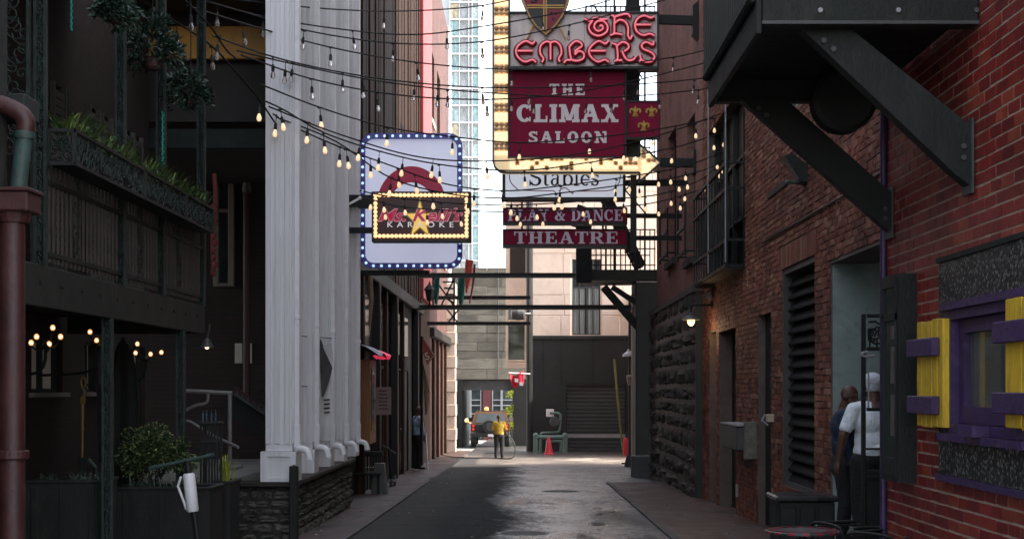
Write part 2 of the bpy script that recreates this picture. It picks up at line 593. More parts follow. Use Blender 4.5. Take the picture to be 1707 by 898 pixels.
# covers let into the road
def cover(px, py, r):
    d = 3910 / (py - 689)
    x = XP(px, d)
    t = thing('manhole_cover', 'round iron manhole cover in the wet road nearest the camera' if py > 850 else 'small iron manhole cover far up the wet road', 'manhole cover', (x, d, gz(d)))
    o = MB()
    o.lathe((x, d, gz(d) - .02), [(r, 0), (r, .027), (r * .9, .027), (r * .88, .022), (r * .01, .022)], 24)
    o.build('lid', M['steel'], t)
    q = MB()
    for k in range(-3, 4):
        q.box(x - math.sqrt(max(.01, .75 * r * r - (k * r * .22) ** 2)), x + math.sqrt(max(.01, .75 * r * r - (k * r * .22) ** 2)), d + k * r * .22 - .015, d + k * r * .22 + .015, gz(d), gz(d) + .007)
    q.build('tread', M['steel'], t)
cover(872, 889, .36)
cover(935, 819, .42)
# ---------------------------------------------------------------- right side: brick buildings
M['br_near'] = brickm('painted_red_brick', [(.23, .027, .024), (.31, .042, .032), (.18, .024, .023), (.28, .034, .029), (.4, .085, .045), (.24, .028, .026)], .35, 1)
M['mo_near'] = pm('near_mortar', (.4, .3, .23), .85, .25, 4, .5, 40, dirt=(.2, .08, .07))
M['br_mid'] = brickm('old_brick', [(.19, .056, .033), (.26, .086, .05), (.115, .042, .03), (.22, .064, .038), (.34, .17, .11), (.14, .05, .035)], .6)
M['mo_mid'] = pm('old_mortar', (.12, .09, .075), .9, .3, 3, .5, 40, dirt=(.07, .06, .055))
M['br_dark'] = brickm('sooty_brick', [(.07, .03, .028), (.1, .04, .034), (.05, .026, .024), (.12, .05, .04)], .6)
M['pebble'] = None
def pebble():
    m, t, b, N, K = nmat('black_pebble_dash')
    v = coords(t)
    vo = N('ShaderNodeTexVoronoi')
    vo.inputs['Scale'].default_value = 60
    K(v, vo.inputs['Vector'])
    sp = N('ShaderNodeSeparateColor')
    K(vo.outputs['Color'], sp.inputs[0])
    K(ramp(t, sp.outputs[0], [(.0, (.006, .008, .008)), (.6, (.015, .018, .017)), (.8, (.035, .04, .037)), (.93, (.17, .18, .17))]), b.inputs['Base Color'])
    b.inputs['Roughness'].default_value = .45
    bump(t, b, mth(t, 'SUBTRACT', 1.0, vo.outputs['Distance']), .35, .01)
    return m
M['pebble'] = pebble()

def clip_rows(u0, u1, holes):       # keep the pieces of [u0, u1] outside the holes
    segs = [(u0, u1)]
    for a, b in holes:
        out = []
        for p, q in segs:
            if b <= p or a >= q:
                out.append((p, q))
            else:
                if a > p: out.append((p, a))
                if b < q: out.append((b, q))
        segs = out
    return segs

def brick_face(parent, mat, X, side, u0, u1, z0, z1, ops, bl, bh, mo, nparts, jit=.003, proud=.012, axis='x', hide=None, seed=1):
    """courses of real bricks on the plane X; the nparts that show largest become objects, the rest one 'stuff' part"""
    rg = random.Random(seed)
    row = 0
    z = z0
    full, rest = [], []
    while z < z1 - .01:
        zb = min(z + bh, z1)
        hs = [(o[0] - .002, o[1] + .002) for o in ops if o[2] < z + bh * .6 and o[3] > z + bh * .4]
        for a, b in clip_rows(u0, u1, hs):
            u = a - ((row % 2) * (bl + mo) / 2)
            first = True
            while u < b:
                p, q = max(u, a), min(u + bl, b)
                if q - p > .025:
                    (full if (q - p > bl * .97) else rest).append((p, q, z, zb))
                u += bl + mo
        z += bh + mo
        row += 1
    def score(r):
        p, q, za, zb = r
        d = (p + q) / 2 if axis == 'x' else X
        x = CX + F * X / d if axis == 'x' else CX + F * (p + q) / 2 / d
        y = CY - F * ((za + zb) / 2 - CH) / d
        if not (-8 < x < 1715 and -8 < y < 906) or (hide and hide(x, y)):
            return 0
        return 1 / d ** 3 if axis == 'x' else 1 / d ** 2
    full.sort(key=score, reverse=True)
    k = sum(1 for r in full if score(r) > 0)
    nparts = min(nparts, k)
    hs_ = bl / 2
    var = []
    for i in range(6):
        o = MB()
        h = bh / 2
        j = lambda s: rg.uniform(-s, s)
        fr = [(-proud + j(jit), sx * hs_ + j(jit), sz * h + j(jit)) for sx, sz in ((-1, -1), (1, -1), (1, 1), (-1, 1))]
        bk = [(.01, sx * hs_, sz * h) for sx, sz in ((-1, -1), (1, -1), (1, 1), (-1, 1))]
        pts = fr + bk
        if axis == 'x':
            pts = [(side * x, u, v) for x, u, v in pts]
        else:
            pts = [(u, x, v) for x, u, v in pts]
        o.add(pts, [(0, 1, 2, 3), (0, 4, 5, 1), (1, 5, 6, 2), (2, 6, 7, 3), (3, 7, 4, 0)])
        var.append(o.mesh('brick', mat))
    for r in full[:nparts]:
        c = ((r[0] + r[1]) / 2, (r[2] + r[3]) / 2)
        inst('brick', rg.choice(var), parent, (X, c[0], c[1]) if axis == 'x' else (c[0], X, c[1]))
    o = MB()
    for p, q, za, zb in full[nparts:] + rest:
        j = lambda s: rg.uniform(-s, s)
        fr = [(-proud + j(jit), u + j(jit), v + j(jit)) for u, v in ((p, za), (q, za), (q, zb), (p, zb))]
        bk = [(.01, u, v) for u, v in ((p, za), (q, za), (q, zb), (p, zb))]
        pts = fr + bk
        pts = [(X + side * x, u, v) for x, u, v in pts] if axis == 'x' else [(u, X + x, v) for x, u, v in pts]
        o.add(pts, [(0, 1, 2, 3), (0, 4, 5, 1), (1, 5, 6, 2), (2, 6, 7, 3), (3, 7, 4, 0)])
        o.rnd += [rg.random()] * 5
    if o.v:
        tag(o.build('brickwork', mat, parent), kind='stuff')

XR1, XR2 = 2.8, 3.4

# near red building -------------------------------------------------
nb = thing('red_brick_building', 'bright red painted brick building with purple window and yellow shutters', 'building', (XR1, 9.3, gz(9.3)))
win = (7.75, 9.27, 1.36, 2.15)
wb = MB()
wb.cells(lambda a, b, c, d: wb.box(XR1, XR1 + .3, a, b, c, d), 5.0, 11.05, -.6, RH, [win])
wb.box(XR1 + .3, XR1 + 6, 10.75, 11.05, -.6, RH)
wall = wb.build('wall', M['mo_near'], nb)
panel = [(7.3, 9.53, 1.08, 2.48)]
brick_face(wall, M['br_near'], XR1, 1, 7.0, 11.05, -.5, 5.3, panel, .195, .066, .015, 300, jit=.0025, proud=.005, seed=3)
pw = MB()
pw.cells(lambda a, b, c, d: pw.box(XR1 - .035, XR1, a, b, c, d), 7.3, 9.53, 1.08, 2.48, [win])
pw.build('pebble_panel', M['pebble'], nb)
o = MB()
o.box(XR1 - .05, XR1 + .01, 7.3, 9.55, 2.482, 2.515)
o.build('trim_board', M['dgreen'], nb)
o = MB()
o.box(XR1 - .055, XR1 + .01, 7.3, 9.55, 1.035, 1.078)
o.build('trim_board', M['purple'], nb)
wd = MB()       # purple window
fx0, fx1 = XR1 - .055, XR1 + .05
for a, b, c, d in ((7.75, 9.27, 2.09, 2.15), (7.75, 9.27, 1.36, 1.42), (9.2, 9.27, 1.42, 2.09), (7.75, 7.82, 1.42, 2.09)):
    wd.box(fx0, fx1, a, b, c, d)
W = wd.build('window', M['purple'], nb)
o = MB()
for a, b, c, d in ((7.83, 9.19, 2.0, 2.085), (7.83, 9.19, 1.425, 1.53), (9.1, 9.19, 1.53, 2.0), (7.83, 7.92, 1.53, 2.0)):
    o.box(XR1 + .0, XR1 + .07, a, b, c, d)
o.build('sash', M['purple'], W)
o = MB(); o.box(XR1 + .04, XR1 + .046, 7.9, 9.12, 1.5, 2.02); 
gl, t_, b_, N_, K_ = nmat('window_glass')
b_.inputs['Transmission Weight'].default_value = .85
b_.inputs['Roughness'].default_value = .02
b_.inputs['IOR'].default_value = 1.2
b_.inputs['Specular IOR Level'].default_value = .3
b_.inputs['Base Color'].default_value = (.4, .44, .42, 1)
M['glassc'] = gl
o.build('pane', gl, W)
o = MB(); o.box(XR1 - .11, XR1 - .002, 7.72, 9.32, 1.31, 1.357); o.box(XR1 - .16, XR1 - .056, 8.42, 8.72, 1.358, 1.42)
o.build('sill', M['purple'], W)
o = MB(); o.box(XR1 - .09, XR1 - .036, 7.72, 9.33, 2.152, 2.2)
o.build('drip_board', M['purple'], W)
o = MB(); o.box(XR1 + .5, XR1 + .52, 7.3, 9.9, 1.1, 2.4); o.box(XR1 + .32, XR1 + .5, 7.3, 7.32, 1.1, 2.4); o.box(XR1 + .32, XR1 + .5, 9.88, 9.9, 1.1, 2.4)
o.build('interior', M['blackwall'], nb)
o = MB(); o.box(XR1 + .3, XR1 + .36, 8.42, 8.5, 1.3, 2.2)
o.bar((XR1 + .33, 8.6, 1.4), (XR1 + .33, 8.75, 1.75), .05)
o.build('inner_post', M['yellow'], nb)
o = MB()
for i in range(6):
    o.lathe((XR1 + .25, 8.3 + i * .11, 1.42), [(.03, 0), (.03, .1), (.012, .14), (.012, .19)], 8)
o.box(XR1 + .15, XR1 + .4, 8.0, 9.1, 1.38, 1.419)
o.build('bottle_shelf', M['verdigris'], nb)
def shutter(y0, y1, z0, z1, n):
    t = thing('shutter', None, 'shutter', (XR1, (y0 + y1) / 2, z0))
    wdt = (y1 - y0) / n
    for i in range(n):
        o = MB()
        dz = random.uniform(-.008, .008)
        o.bbox(XR1 - .1 + random.uniform(-.002, .002), XR1 - .04, y0 + i * wdt + .003, y0 + (i + 1) * wdt - .003, z0 + dz, z1 + dz, .004)
        o.build('plank', M['yellow'], t)
    for za, zb in ((z0 + .085, z0 + .205), (z1 - .24, z1 - .12)):
        o = MB()
        o.bbox(XR1 - .155, XR1 - .101, y0 - .02 + .08, y1 + .06, za, zb, .006)
        bt_ = o.build('batten', M['purple'], t)
        o = MB()
        for i in range(n):
            o.lathe((XR1 - .158, y0 + (i + .5) * wdt + .02, (za + zb) / 2 + random.uniform(-.02, .02)), [(.007, 0), (.006, .004)], 6, 'X')
        tag(o.build('nail_heads', M['steel'], bt_), kind='stuff')
    return t
tag(shutter(9.22, 9.83, 1.39, 2.1, 5), 'yellow plank shutter hinged on the far side of the purple window')
tag(shutter(7.35, 8.02, 1.42, 2.14, 5), 'yellow plank shutter at the near edge of the purple window, cut by the frame')
# display case at the corner
dc = thing('display_case', 'black framed menu display case hung on the red wall by its corner', 'display case', (XR1, 10.4, .97))
o = MB()
o.box(XR1 - .14, XR1, 10.17, 10.2, .97, 2.47)
o.box(XR1 - .14, XR1, 10.62, 10.65, .97, 2.47)
o.box(XR1 - .14, XR1, 10.2, 10.62, 2.43, 2.47)
o.box(XR1 - .14, XR1, 10.2, 10.62, .97, 1.01)
o.box(XR1 - .03, XR1, 10.2, 10.62, 1.01, 2.43)
o.build('cabinet', M['char'], dc)
o = MB()
for a, b, c, d in ((10.2, 10.62, 2.38, 2.43), (10.2, 10.62, 2.14, 2.19), (10.2, 10.62, 1.01, 1.14), (10.2, 10.24, 1.14, 2.38), (10.58, 10.62, 1.14, 2.38)):
    o.box(XR1 - .145, XR1 - .12, a, b, c, d)
o.build('door_frame', M['dgreen'], dc)
o = MB(); o.box(XR1 - .13, XR1 - .126, 10.24, 10.58, 1.14, 2.38)
o.build('pane', M['glassd'], dc)
o = MB()
for za, zb in ((1.3, 1.6), (1.68, 1.95), (2.0, 2.1)):
    o.box(XR1 - .134, XR1 - .131, 10.3, 10.4, za, zb)
o.build('menu_sheet', pm('menu_paper', (.1, .09, .085), .7, .3, 12, 0, 20, dirt=(.3, .05, .05)), dc)
o = MB(); o.tube([(XR1 - .03, 11.02, -.1), (XR1 - .03, 11.02, 4.3)], .028, 10)
tag(o.build('purple_pipe', M['purple']), 'thin purple pipe running up the corner of the red building', 'pipe')
# bracketed balcony overhead -----------------------------------------
by0, by1, bx0, bz = 8.75, 11.0, 1.45, 3.84
bt = thing('balcony', 'heavy black timber balcony on diagonal braces over the right pavement', 'balcony', (XR1, 9.9, bz))
o = MB(); o.bbox(bx0, XR1 - .013, by0, by0 + .12, bz + .04, bz + .36, .008); o.build('beam', M['char'], bt)
o = MB(); o.bbox(bx0, XR1 - .013, by1 - .12, by1, bz, bz + .3, .008); o.build('beam', M['black'], bt)
o = MB(); o.bbox(bx0 - .04, bx0 - .002, by0 - .02, by1 + .02, bz - .02, bz + .22, .006); o.build('fascia', M['char'], bt)
for i in range(15):
    o = MB()
    y = by0 + .125 + i * .134
    o.box(bx0 + .002, XR1 - .02, y, y + .128, bz + .16 + random.uniform(0, .004), bz + .2)
    o.build('deck_board', M['black'], bt)
for i in range(22):
    y = by0 - .02 + i * .1045
    o = MB()
    o.bbox(bx0 - .075, bx0 - .042, y, y + .098, bz + .2 + .02 * (i % 2), bz + 1.4, .006)
    o.build('plank', M['dgreen'], bt)
o = MB()
for i in range(44):
    o.ball((bx0 - .06, by0 + i * .0515, bz + .2), .032, n=6, m=4)
o.build('scalloped_trim', M['black'], bt)
def bolt(p, ax, r=.018):
    o = MB(); o.lathe(p, [(r, 0), (r, .012), (r * .6, .018), (.001, .018)], 8, ax); return o.build('bolt', M['steel'], bt)
for k in range(6):
    o = MB(); x = bx0 + .12 + k * .24
    o.lathe((x, by0 - .012, bz + (.13 if k % 2 else .27)), [(.016, 0), (.016, .012)], 8, 'Y'); o.build('bolt', M['grey'] if k in (1, 3) else M['steel'], bt)
o = MB(); o.box(bx0 + .001, XR1 - .014, by0 - .012, by0 - .001, bz + .045, bz + .065); o.build('drip_strip', M['steel'], bt)
def brace(y0, y1, pts):
    o = MB()
    o.prism([(x, y0, z) for x, z in pts], (0, y1 - y0, 0))
    o.build('brace', M['char'] if y0 < 9 else M['black'], bt)
    for a, b in ((.1, 0), (.16, 0)):
        bolt((pts[0][0] + a + .03, y0 - .017, pts[0][1] - a * .9 + .02), 'Y')
        bolt((XR1 - .07, y0 - .017, pts[2][1] - a * 1.2), 'Y')
    o = MB(); o.box(XR1 - .03, XR1 - .0135, y0 - .04, y1 + .04, pts[3][1] - .04, pts[2][1] + .05); o.build('wall_plate', M['steel'], bt)
ya = 8.88
zt = lambda py: ZP(py, ya)
xt = lambda px: XP(px, ya)
brace(ya, ya + .12, [(xt(1338), bz + .045), (xt(1420), bz + .045), (XR1 - .013, zt(212)), (XR1 - .013, zt(312)), (xt(1590), zt(288))])
ya = 10.82
brace(ya, ya + .12, [(xt(1236), bz + .005), (xt(1310), bz + .005), (XR1 - .013, zt(322)), (XR1 - .013, zt(388)), (xt(1470), zt(374))])
o = MB()
dd = 10.55
o.lathe((XP(1405, dd), dd - .1, ZP(170, dd) + .0), [(.01, 0), (.2, 0), (.235, .02), (.235, .18), (.2, .2), (.01, .2)], 28, 'Y')
o.bar((XP(1405, dd), dd, bz + .17), (XP(1405, dd), dd, bz - .1), .06)
tag(o.build('drum_lamp', M['black']), 'round black drum hung under the far end of the timber balcony', 'lamp')

# middle brick building ----------------------------------------------
mb_ = thing('old_brick_building', 'old rough red brick building with louvre and dark doorways', 'building', (XR2, 19, gz(19)))
DOOR = (13.2, 15.86, -.5, 3.03)
LOUV = (16.7, 18.85, .37, 3.2)
SLOT = (19.65, 20.8, -.6, 2.72)
DR2 = (22.96, 25.0, -.7, 2.64)
DR3 = (25.35, 26.3, -.7, 2.66)
UPW = (22.0, 26.5, 3.5, 6.4)
SMW = (17.2, 18.2, 5.15, 6.2)
ops = [DOOR, LOUV, SLOT, DR2, DR3, UPW, SMW]
wb = MB()
wb.cells(lambda a, b, c, d: wb.box(XR2, XR2 + .45, a, b, c, d), 11.05, 27.3, -.8, RH, ops)
wall = wb.build('wall', M['mo_mid'], mb_)
lint = [(o_[0] - .15, o_[1] + .15, o_[3], o_[3] + .32) for o_ in (LOUV,)] + [(14.0, 15.6, 4.55, 4.85)]
brick_face(wall, M['br_mid'], XR2, 1, 11.06, 27.3, -.75, 9.6, ops + lint, .2, .064, .011, 300, jit=.007, proud=.013, hide=lambda x, y: x > 1462 or (x > 1236 and y < 190), seed=5)
def soldier(y0, y1, z0, h, arch=0, n=None):
    n = n or int((y1 - y0) / .076)
    for i in range(n):
        y = y0 + (y1 - y0) * i / n
        tt = (i + .5) / n * 2 - 1
        dz = arch * (1 - tt * tt)
        o = MB()
        o.bbox(XR2 - .022, XR2 + .02, y + .004, y + (y1 - y0) / n - .006, z0 + dz, z0 + h + dz - .01, .005)
        o.rnd = [random.random()] * len(o.f)
        o.build('brick', M['br_mid'], wall)
soldier(LOUV[0] - .14, LOUV[1] + .14, LOUV[3] + .01, .3)
soldier(14.02, 15.58, 4.56, .27, .0)
# recess: plaster jambs, ceiling, back
pl = pm('stained_plaster', (.24, .3, .28), .8, .35, 1.1, .35, 18, dirt=(.12, .14, .135), dirt_amt=.7)
o = MB()
o.box(XR2 + .02, XR2 + 1.9, 15.835, 15.9, -.45, 3.03)
o.box(XR2 + .02, XR2 + 1.9, 13.15, 13.225, -.45, 3.03)
o.box(XR2 + 1.9, XR2 + 1.95, 13.15, 15.9, -.45, 3.03)
o.build('doorway_plaster', pl, mb_)
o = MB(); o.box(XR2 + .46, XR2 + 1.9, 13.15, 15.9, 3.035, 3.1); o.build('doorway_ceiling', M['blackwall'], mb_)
o = MB(); o.box(XR2 - .3, XR2 + 1.89, 13.23, 15.83, -.5, .02); o.build('doorstep', M['concrete'], mb_)
o = MB(); o.bbox(XR2 + 1.84, XR2 + 1.9, 14.3, 15.3, gz(15) + .14, 2.2, .01)
dr = o.build('door', M['black'], mb_)
o = MB(); o.tube([(XR2 + 1.8, 14.42, .85), (XR2 + 1.8, 14.42, 1.1)], .015); o.build('handle', M['grey'], dr)
# louvre
o = MB()
for a, b, c, d in ((LOUV[0], LOUV[0] + .06, LOUV[2], LOUV[3]), (LOUV[1] - .06, LOUV[1], LOUV[2], LOUV[3]), (LOUV[0] + .06, LOUV[1] - .06, LOUV[3] - .06, LOUV[3]), (LOUV[0] + .06, LOUV[1] - .06, LOUV[2], LOUV[2] + .06)):
    o.box(XR2 + .012, XR2 + .3, a, b, c, d)
lv = o.build('louvre', M['steel'], mb_)
ns = 18
for i in range(ns):
    z = LOUV[2] + .07 + (LOUV[3] - LOUV[2] - .14) * i / ns
    o = MB()
    o.prism([(XR2 + .07, LOUV[0] + .062, z), (XR2 + .08, LOUV[0] + .062, z - .01), (XR2 + .17, LOUV[0] + .062, z + .12), (XR2 + .16, LOUV[0] + .062, z + .13)], (0, LOUV[1] - LOUV[0] - .124, 0))
    o.prism([(XR2 + .062, LOUV[0] + .063, z + .004), (XR2 + .062, LOUV[0] + .063, z - .022), (XR2 + .069, LOUV[0] + .063, z - .022), (XR2 + .069, LOUV[0] + .063, z + .004)], (0, LOUV[1] - LOUV[0] - .126, 0))
    o.build('slat', pm('louvre_slat', (.016, .018, .018), .7, .25, 5, .2, spec=.12) if i == 0 else bpy.data.materials['louvre_slat'], lv)
o = MB(); o.box(XR2 + .3, XR2 + .32, LOUV[0], LOUV[1], LOUV[2], LOUV[3]); o.build('louvre_back', M['blackwall'], mb_)
def leaf_door(op, x, handle=True, mat=None, name='door'):
    o = MB()
    o.box(x, x + .05, op[0], op[1], op[2], op[3])
    d = o.build(name, mat or M['black'], mb_)
    o = MB()
    w0 = (op[1] - op[0])
    for (a, b) in ((.12, .45), (.55, .9)):
        o.bbox(x - .014, x - .001, op[0] + w0 * .14, op[1] - w0 * .14, gz(op[0]) + .2 + a * 2.2, gz(op[0]) + .2 + b * 2.2, .01)
    o.build('door_panel', mat or M['black'], d)
    if handle:
        o = MB()
        yy = op[0] + w0 * .45
        o.tube(smooth_path([(x - .02, yy, .62), (x - .08, yy, .68), (x - .09, yy, .8), (x - .08, yy, .92), (x - .02, yy, .98)], 4), .012, 6)
        o.build('handle', M['grey'], d)
leaf_door(SLOT, XR2 + .1, False)
leaf_door(DR2, XR2 + .22)
leaf_door(DR3, XR2 + .15, False)
o = MB()
o.box(XR2 + .2, XR2 + .24, UPW[0], UPW[1], UPW[2], UPW[3])
uw = o.build('window', M['black'], mb_)
o = MB()
for y in (22.0, 23.05, 24.2, 25.3, 26.44):
    o.box(XR2 + .12, XR2 + .199, y, y + .06, UPW[2], UPW[3])
for z in (3.5, 4.4, 5.4, 6.34):
    o.box(XR2 + .125, XR2 + .198, UPW[0], UPW[1], z, z + .06)
o.build('frame', M['dgreen'], uw)
o = MB()
o.box(XR2 + .2, XR2 + .22, SMW[0], SMW[1], SMW[2], SMW[3])
sw = o.build('window', M['glassd'], mb_)
o = MB()
for y in (17.2, 17.66, 18.14):
    o.box(XR2 + .05, XR2 + .199, y, y + .06, SMW[2], SMW[3])
o.build('frame', M['grey'], sw)
o = MB(); o.box(XR2 - .03, XR2 + .02, 18.4, 19.9, 4.28, 4.36); o.build('sill', M['brown'], mb_)
# iron window cage
cg = thing('window_cage', 'black iron guard cage over the tall upper window of the old brick building', 'window guard', (XR2, 24, 3.5))
o = MB()
cx0 = XR2 - .28
for z in (3.55, 3.95, 4.75, 5.15):
    o.bar((cx0, 22.1, z), (cx0, 26.4, z), .05)
    for y in (22.1, 26.4):
        o.bar((cx0, y, z), (XR2, y, z), .04)
o.box(cx0, XR2 - .02, 22.1, 26.4, 3.5, 3.53)
o.build('rail', M['black'], cg)
o = MB(); o.box(cx0 + .03, cx0 + .05, 22.15, 26.35, 3.98, 4.72); o.build('solid_panel', M['black'], cg)
for i in range(13):
    o = MB(); y = 22.1 + i * 4.3 / 12
    o.bar((cx0, y, 3.53), (cx0, y, 5.15), .025); o.build('bar', M['black'], cg)
for y in (22.1, 24.2):
    o = MB(); o.tube([(cx0 - .02, y, 3.6), (cx0 - .02, y, 6.7)], .012, 6); o.build('guy_rod', M['grey'], cg)
o = MB(); o.tube([(XR2 - .03, 11.2, 3.70), (XR2 - .035, 15, 3.68), (XR2 - .03, 20.2, 3.72)], .014, 6)
tag(o.build('conduit', M['black']), 'thin black conduit run across the old brick wall above the doorway', 'conduit')
# things on the wall
d = 17.2
fl = thing('floodlight', 'black floodlight on a wall arm below the timber balcony', 'floodlight', P(1350, 300, d))
o = MB(); o.tube([P(1313, 304, d), (XR2, d, ZP(303, d))], .022, 8); o.ball(P(1313, 304, d), .035); o.build('arm', M['steel'], fl)
o = MB()
o.prism([P(1311, 258, d - .12), P(1322, 256, d - .12), P(1366, 290, d - .12), P(1362, 304, d - .12), P(1336, 302, d - .12)], (0, .3, 0))
o.build('housing', M['black'], fl)
o = MB(); o.prism([P(1310, 259, d - .1), P(1336, 301, d - .1), P(1334, 302, d - .1), P(1308, 260, d - .1)], (0, .26, 0)); o.build('lens', M['glassd'], fl)
d = 21.8
o = MB(); p = P(1249, 463, d); o.tube([p + Vector((0, 0, .13)), p - Vector((0, 0, .13))], .035, 12); o.bar(p, (XR2, d, p.z), .03)
tag(o.build('wall_tube', M['white2']), 'short white tube fixed upright on the brick wall', 'wall fitting')
d = 21.0
o = MB(); p = P(1271, 481, d); o.tube([p + Vector((0, 0, .05)), p - Vector((0, 0, .06))], [.03, .015], 10); o.bar(p, (XR2, d, p.z), .025)
tag(o.build('wall_sensor', M['white2']), 'small white pointed sensor on the brick wall beside the white tube', 'wall fitting')
o = MB(); p = P(1183, 492, 26); o.ball(p, .06, (1, 1, 1.6)); o.bar(p, (XR2, 26, p.z), .04)
tag(o.build('wall_insulator', M['grey']), 'little grey insulator on the bricks above the gooseneck lamp', 'wall fitting')
d = 25.8
lm = thing('wall_lamp', 'black shade gooseneck wall lamp with a glowing bulb by the stone corner', 'lamp', P(1152, 525, d))
o = MB(); o.tube(smooth_path([(XR2, d, ZP(508, d)), P(1168, 508, d), P(1155, 508, d), P(1152, 512, d), P(1152, 522, d)], 4), .018, 8); o.lathe((XR2 - .05, d, ZP(508, d)), [(.06, 0), (.06, .05)], 12, 'X'); o.build('arm', M['black'], lm)
o = MB(); p = P(1152, 531, d); o.lathe(p, [(.17, -.02), (.165, -.005), (.1, .04), (.06, .06), (.05, .1), (.02, .11)], 20); o.build('shade', M['steel'], lm)
M['lamp_on'] = em('glowing_bulb', (1, .6, .26), 2.6, (1, .8, .6))
o = MB(); o.ball(P(1152, 535, d), .07, (1, 1, 1.2), 12, 8); o.build('bulb', M['lamp_on'], lm)
ld = bpy.data.lights.new('lamp_light', 'POINT'); ld.energy = 2.5; ld.color = (1, .65, .35); ld.shadow_soft_size = .07
lo = bpy.data.objects.new('lamp_light', ld); C.objects.link(lo); lo.parent = lm; lo.location = P(1152, 552, d) - lm.location
d = 21.2
o = MB()
wbx = thing('wall_box', 'grey steel box with a scratched lid on the brick wall between two dark doors', 'wall box', P(1245, 725, d))
bx0_ = XR2 - .3
o.bbox(bx0_, XR2, 20.95, 22.6, .72, 1.08, .02); o.build('box', M['steel'], wbx)
o = MB(); o.box(bx0_ - .01, XR2, 20.93, 22.62, 1.085, 1.11); o.build('lid', M['grey'], wbx)
o = MB(); o.bbox(XR2 - .2, XR2, 20.85, 20.95, .6, 1.15, .01); o.build('label_plate', pm('scratched_metal', (.13, .12, .09), .45, .5, 10, .3), wbx)
d = 19.5
o = MB(); o.bbox(XP(1278, d), XP(1299, d), d - .05, d + .07, ZP(703, d), ZP(690, d), .008)
lk = thing('lock_box', 'small tan lock box beside the tall dark slot door', 'lock box', P(1285, 698, d))
o.build('box', pm('tan_plastic', (.42, .34, .24), .5, .1), lk)
o = MB(); o.tube([P(1276, 690, d), P(1270, 700, d), P(1280, 708, d)], .015, 6); o.bar(P(1290, 697, d), (XR2, d, ZP(697, d)), .05); o.build('hasp', M['grey'], lk)
o = MB(); o.bbox(XR2 - .03, XR2 + .0, 22.7, 22.9, -.1, .1, .01)
tag(o.build('outlet_plate', M['grey']), 'small grey outlet plate low on the brick beside a dark door', 'outlet')
# ---------------------------------------------------------------- stone-based building further up on the right
M['stone'] = pm('dark_rock_face', (.042, .041, .038), .8, .4, 2.2, .8, 14, dirt=(.1, .098, .09), dirt_amt=.35, rand=.5)
M['fb_r'] = flatbrick('worn_brick_face', (.42, .17, .14), (.29, .12, .1), (.26, .2, .17))
sb = thing('stone_based_building', 'brick building on a rough dark rock-faced stone base at the alley corner', 'building', (XR2, 32, gz(32)))
W1 = (28.6, 30.0, 4.3, 7.2)
W2 = (32.2, 34.0, 4.6, 7.6)
o = MB()
o.cells(lambda a, b, c, d: o.box(XR2, XR2 + .5, a, b, c, d), 27.3, 37.0, -1, RH, [W1, W2])
o.box(XR2 + .5, XR2 + 6, 36.5, 37.0, -1, RH)
wall = o.build('wall', M['fb_r'], sb)
for k, w_ in enumerate((W1, W2)):
    o = MB(); o.box(XR2 + .25, XR2 + .28, *w_); ww = o.build('window', M['glassd'], sb)
    o = MB()
    for y in (w_[0], (w_[0] + w_[1]) / 2 - .03, w_[1] - .06): o.box(XR2 + .15, XR2 + .249, y, y + .06, w_[2], w_[3])
    for z in (w_[2], (w_[2] + w_[3]) / 2, w_[3] - .06): o.box(XR2 + .155, XR2 + .248, w_[0], w_[1], z, z + .06)
    o.build('frame', M['dgreen'], ww)
    o = MB(); o.box(XR2 - .1, XR2 - .002, w_[0] - .1, w_[1] + .1, w_[2] - .14, w_[2]); o.build('sill', M['stone'], ww)
    o = MB()
    for z in (w_[2] + .1, w_[2] + .6, w_[2] + 1.1): o.bar((XR2 - .2, w_[0], z), (XR2 - .2, w_[1], z), .05)
    for y in (w_[0], w_[1]): o.bar((XR2 - .2, y, w_[2]), (XR2 - .2, y, w_[2] + 1.1), .04); o.bar((XR2 - .2, y, w_[2] + .1), (XR2, y, w_[2] + .1), .04)
    o.build('guard_rail', M['black'], ww)
# rusticated base: real rock-faced blocks
def rock(mb, c, hx, hy, hz, face, rg):      # pillowed block; face = outward axis vector
    n = 5
    ax = Vector(face)
    if abs(ax.x) > .5: u, v, hu, hv, hn = Vector((0, 1, 0)), Vector((0, 0, 1)), hy, hz, hx
    else: u, v, hu, hv, hn = Vector((1, 0, 0)), Vector((0, 0, 1)), hx, hz, hy
    c = Vector(c)
    n0 = len(mb.v)
    for i in range(n + 1):
        for j in range(n + 1):
            a, b = i / n * 2 - 1, j / n * 2 - 1
            e = (1 - abs(a) ** 6) * (1 - abs(b) ** 5)
            bulge = hn * (-.4 + .8 * e) + (rg.uniform(-.55, .55) * hn if 0 < i < n and 0 < j < n else rg.uniform(-.2, .1) * hn)
            mb.v.append(tuple(c + u * (a * hu) + v * (b * hv) + ax * bulge))
    for i in range(n):
        for j in range(n):
            k = n0 + i * (n + 1) + j
            mb.f.append((k, k + n + 1, k + n + 2, k + 1))
rg = random.Random(11)
z = -.9
row = 0
base_top = 3.5
o = MB(); o.box(XR2 - .14, XR2 - .002, 27.35, 36.95, -1, base_top); o.build('stone_core', M['blackwall'], sb)
while z < base_top:
    h = rg.choice((.3, .36, .42))
    y = 27.35 - (row % 2) * .4
    while y < 36.9:
        l = rg.uniform(.55, 1.5)
        a, b = max(y, 27.35), min(y + l, 36.95)
        if b - a > .1:
            q = MB()
            rock(q, (XR2 - .15, (a + b) / 2, z + h / 2), .1 * rg.uniform(.6, 1.1), (b - a) / 2 - .008, h / 2 - .01, (-1, 0, 0), rg)
            q.build('stone', M['stone'], sb, True)
        y += l
    # end face towards the camera is flush with the old building; corner blocks round the far end
    z += h
    row += 1
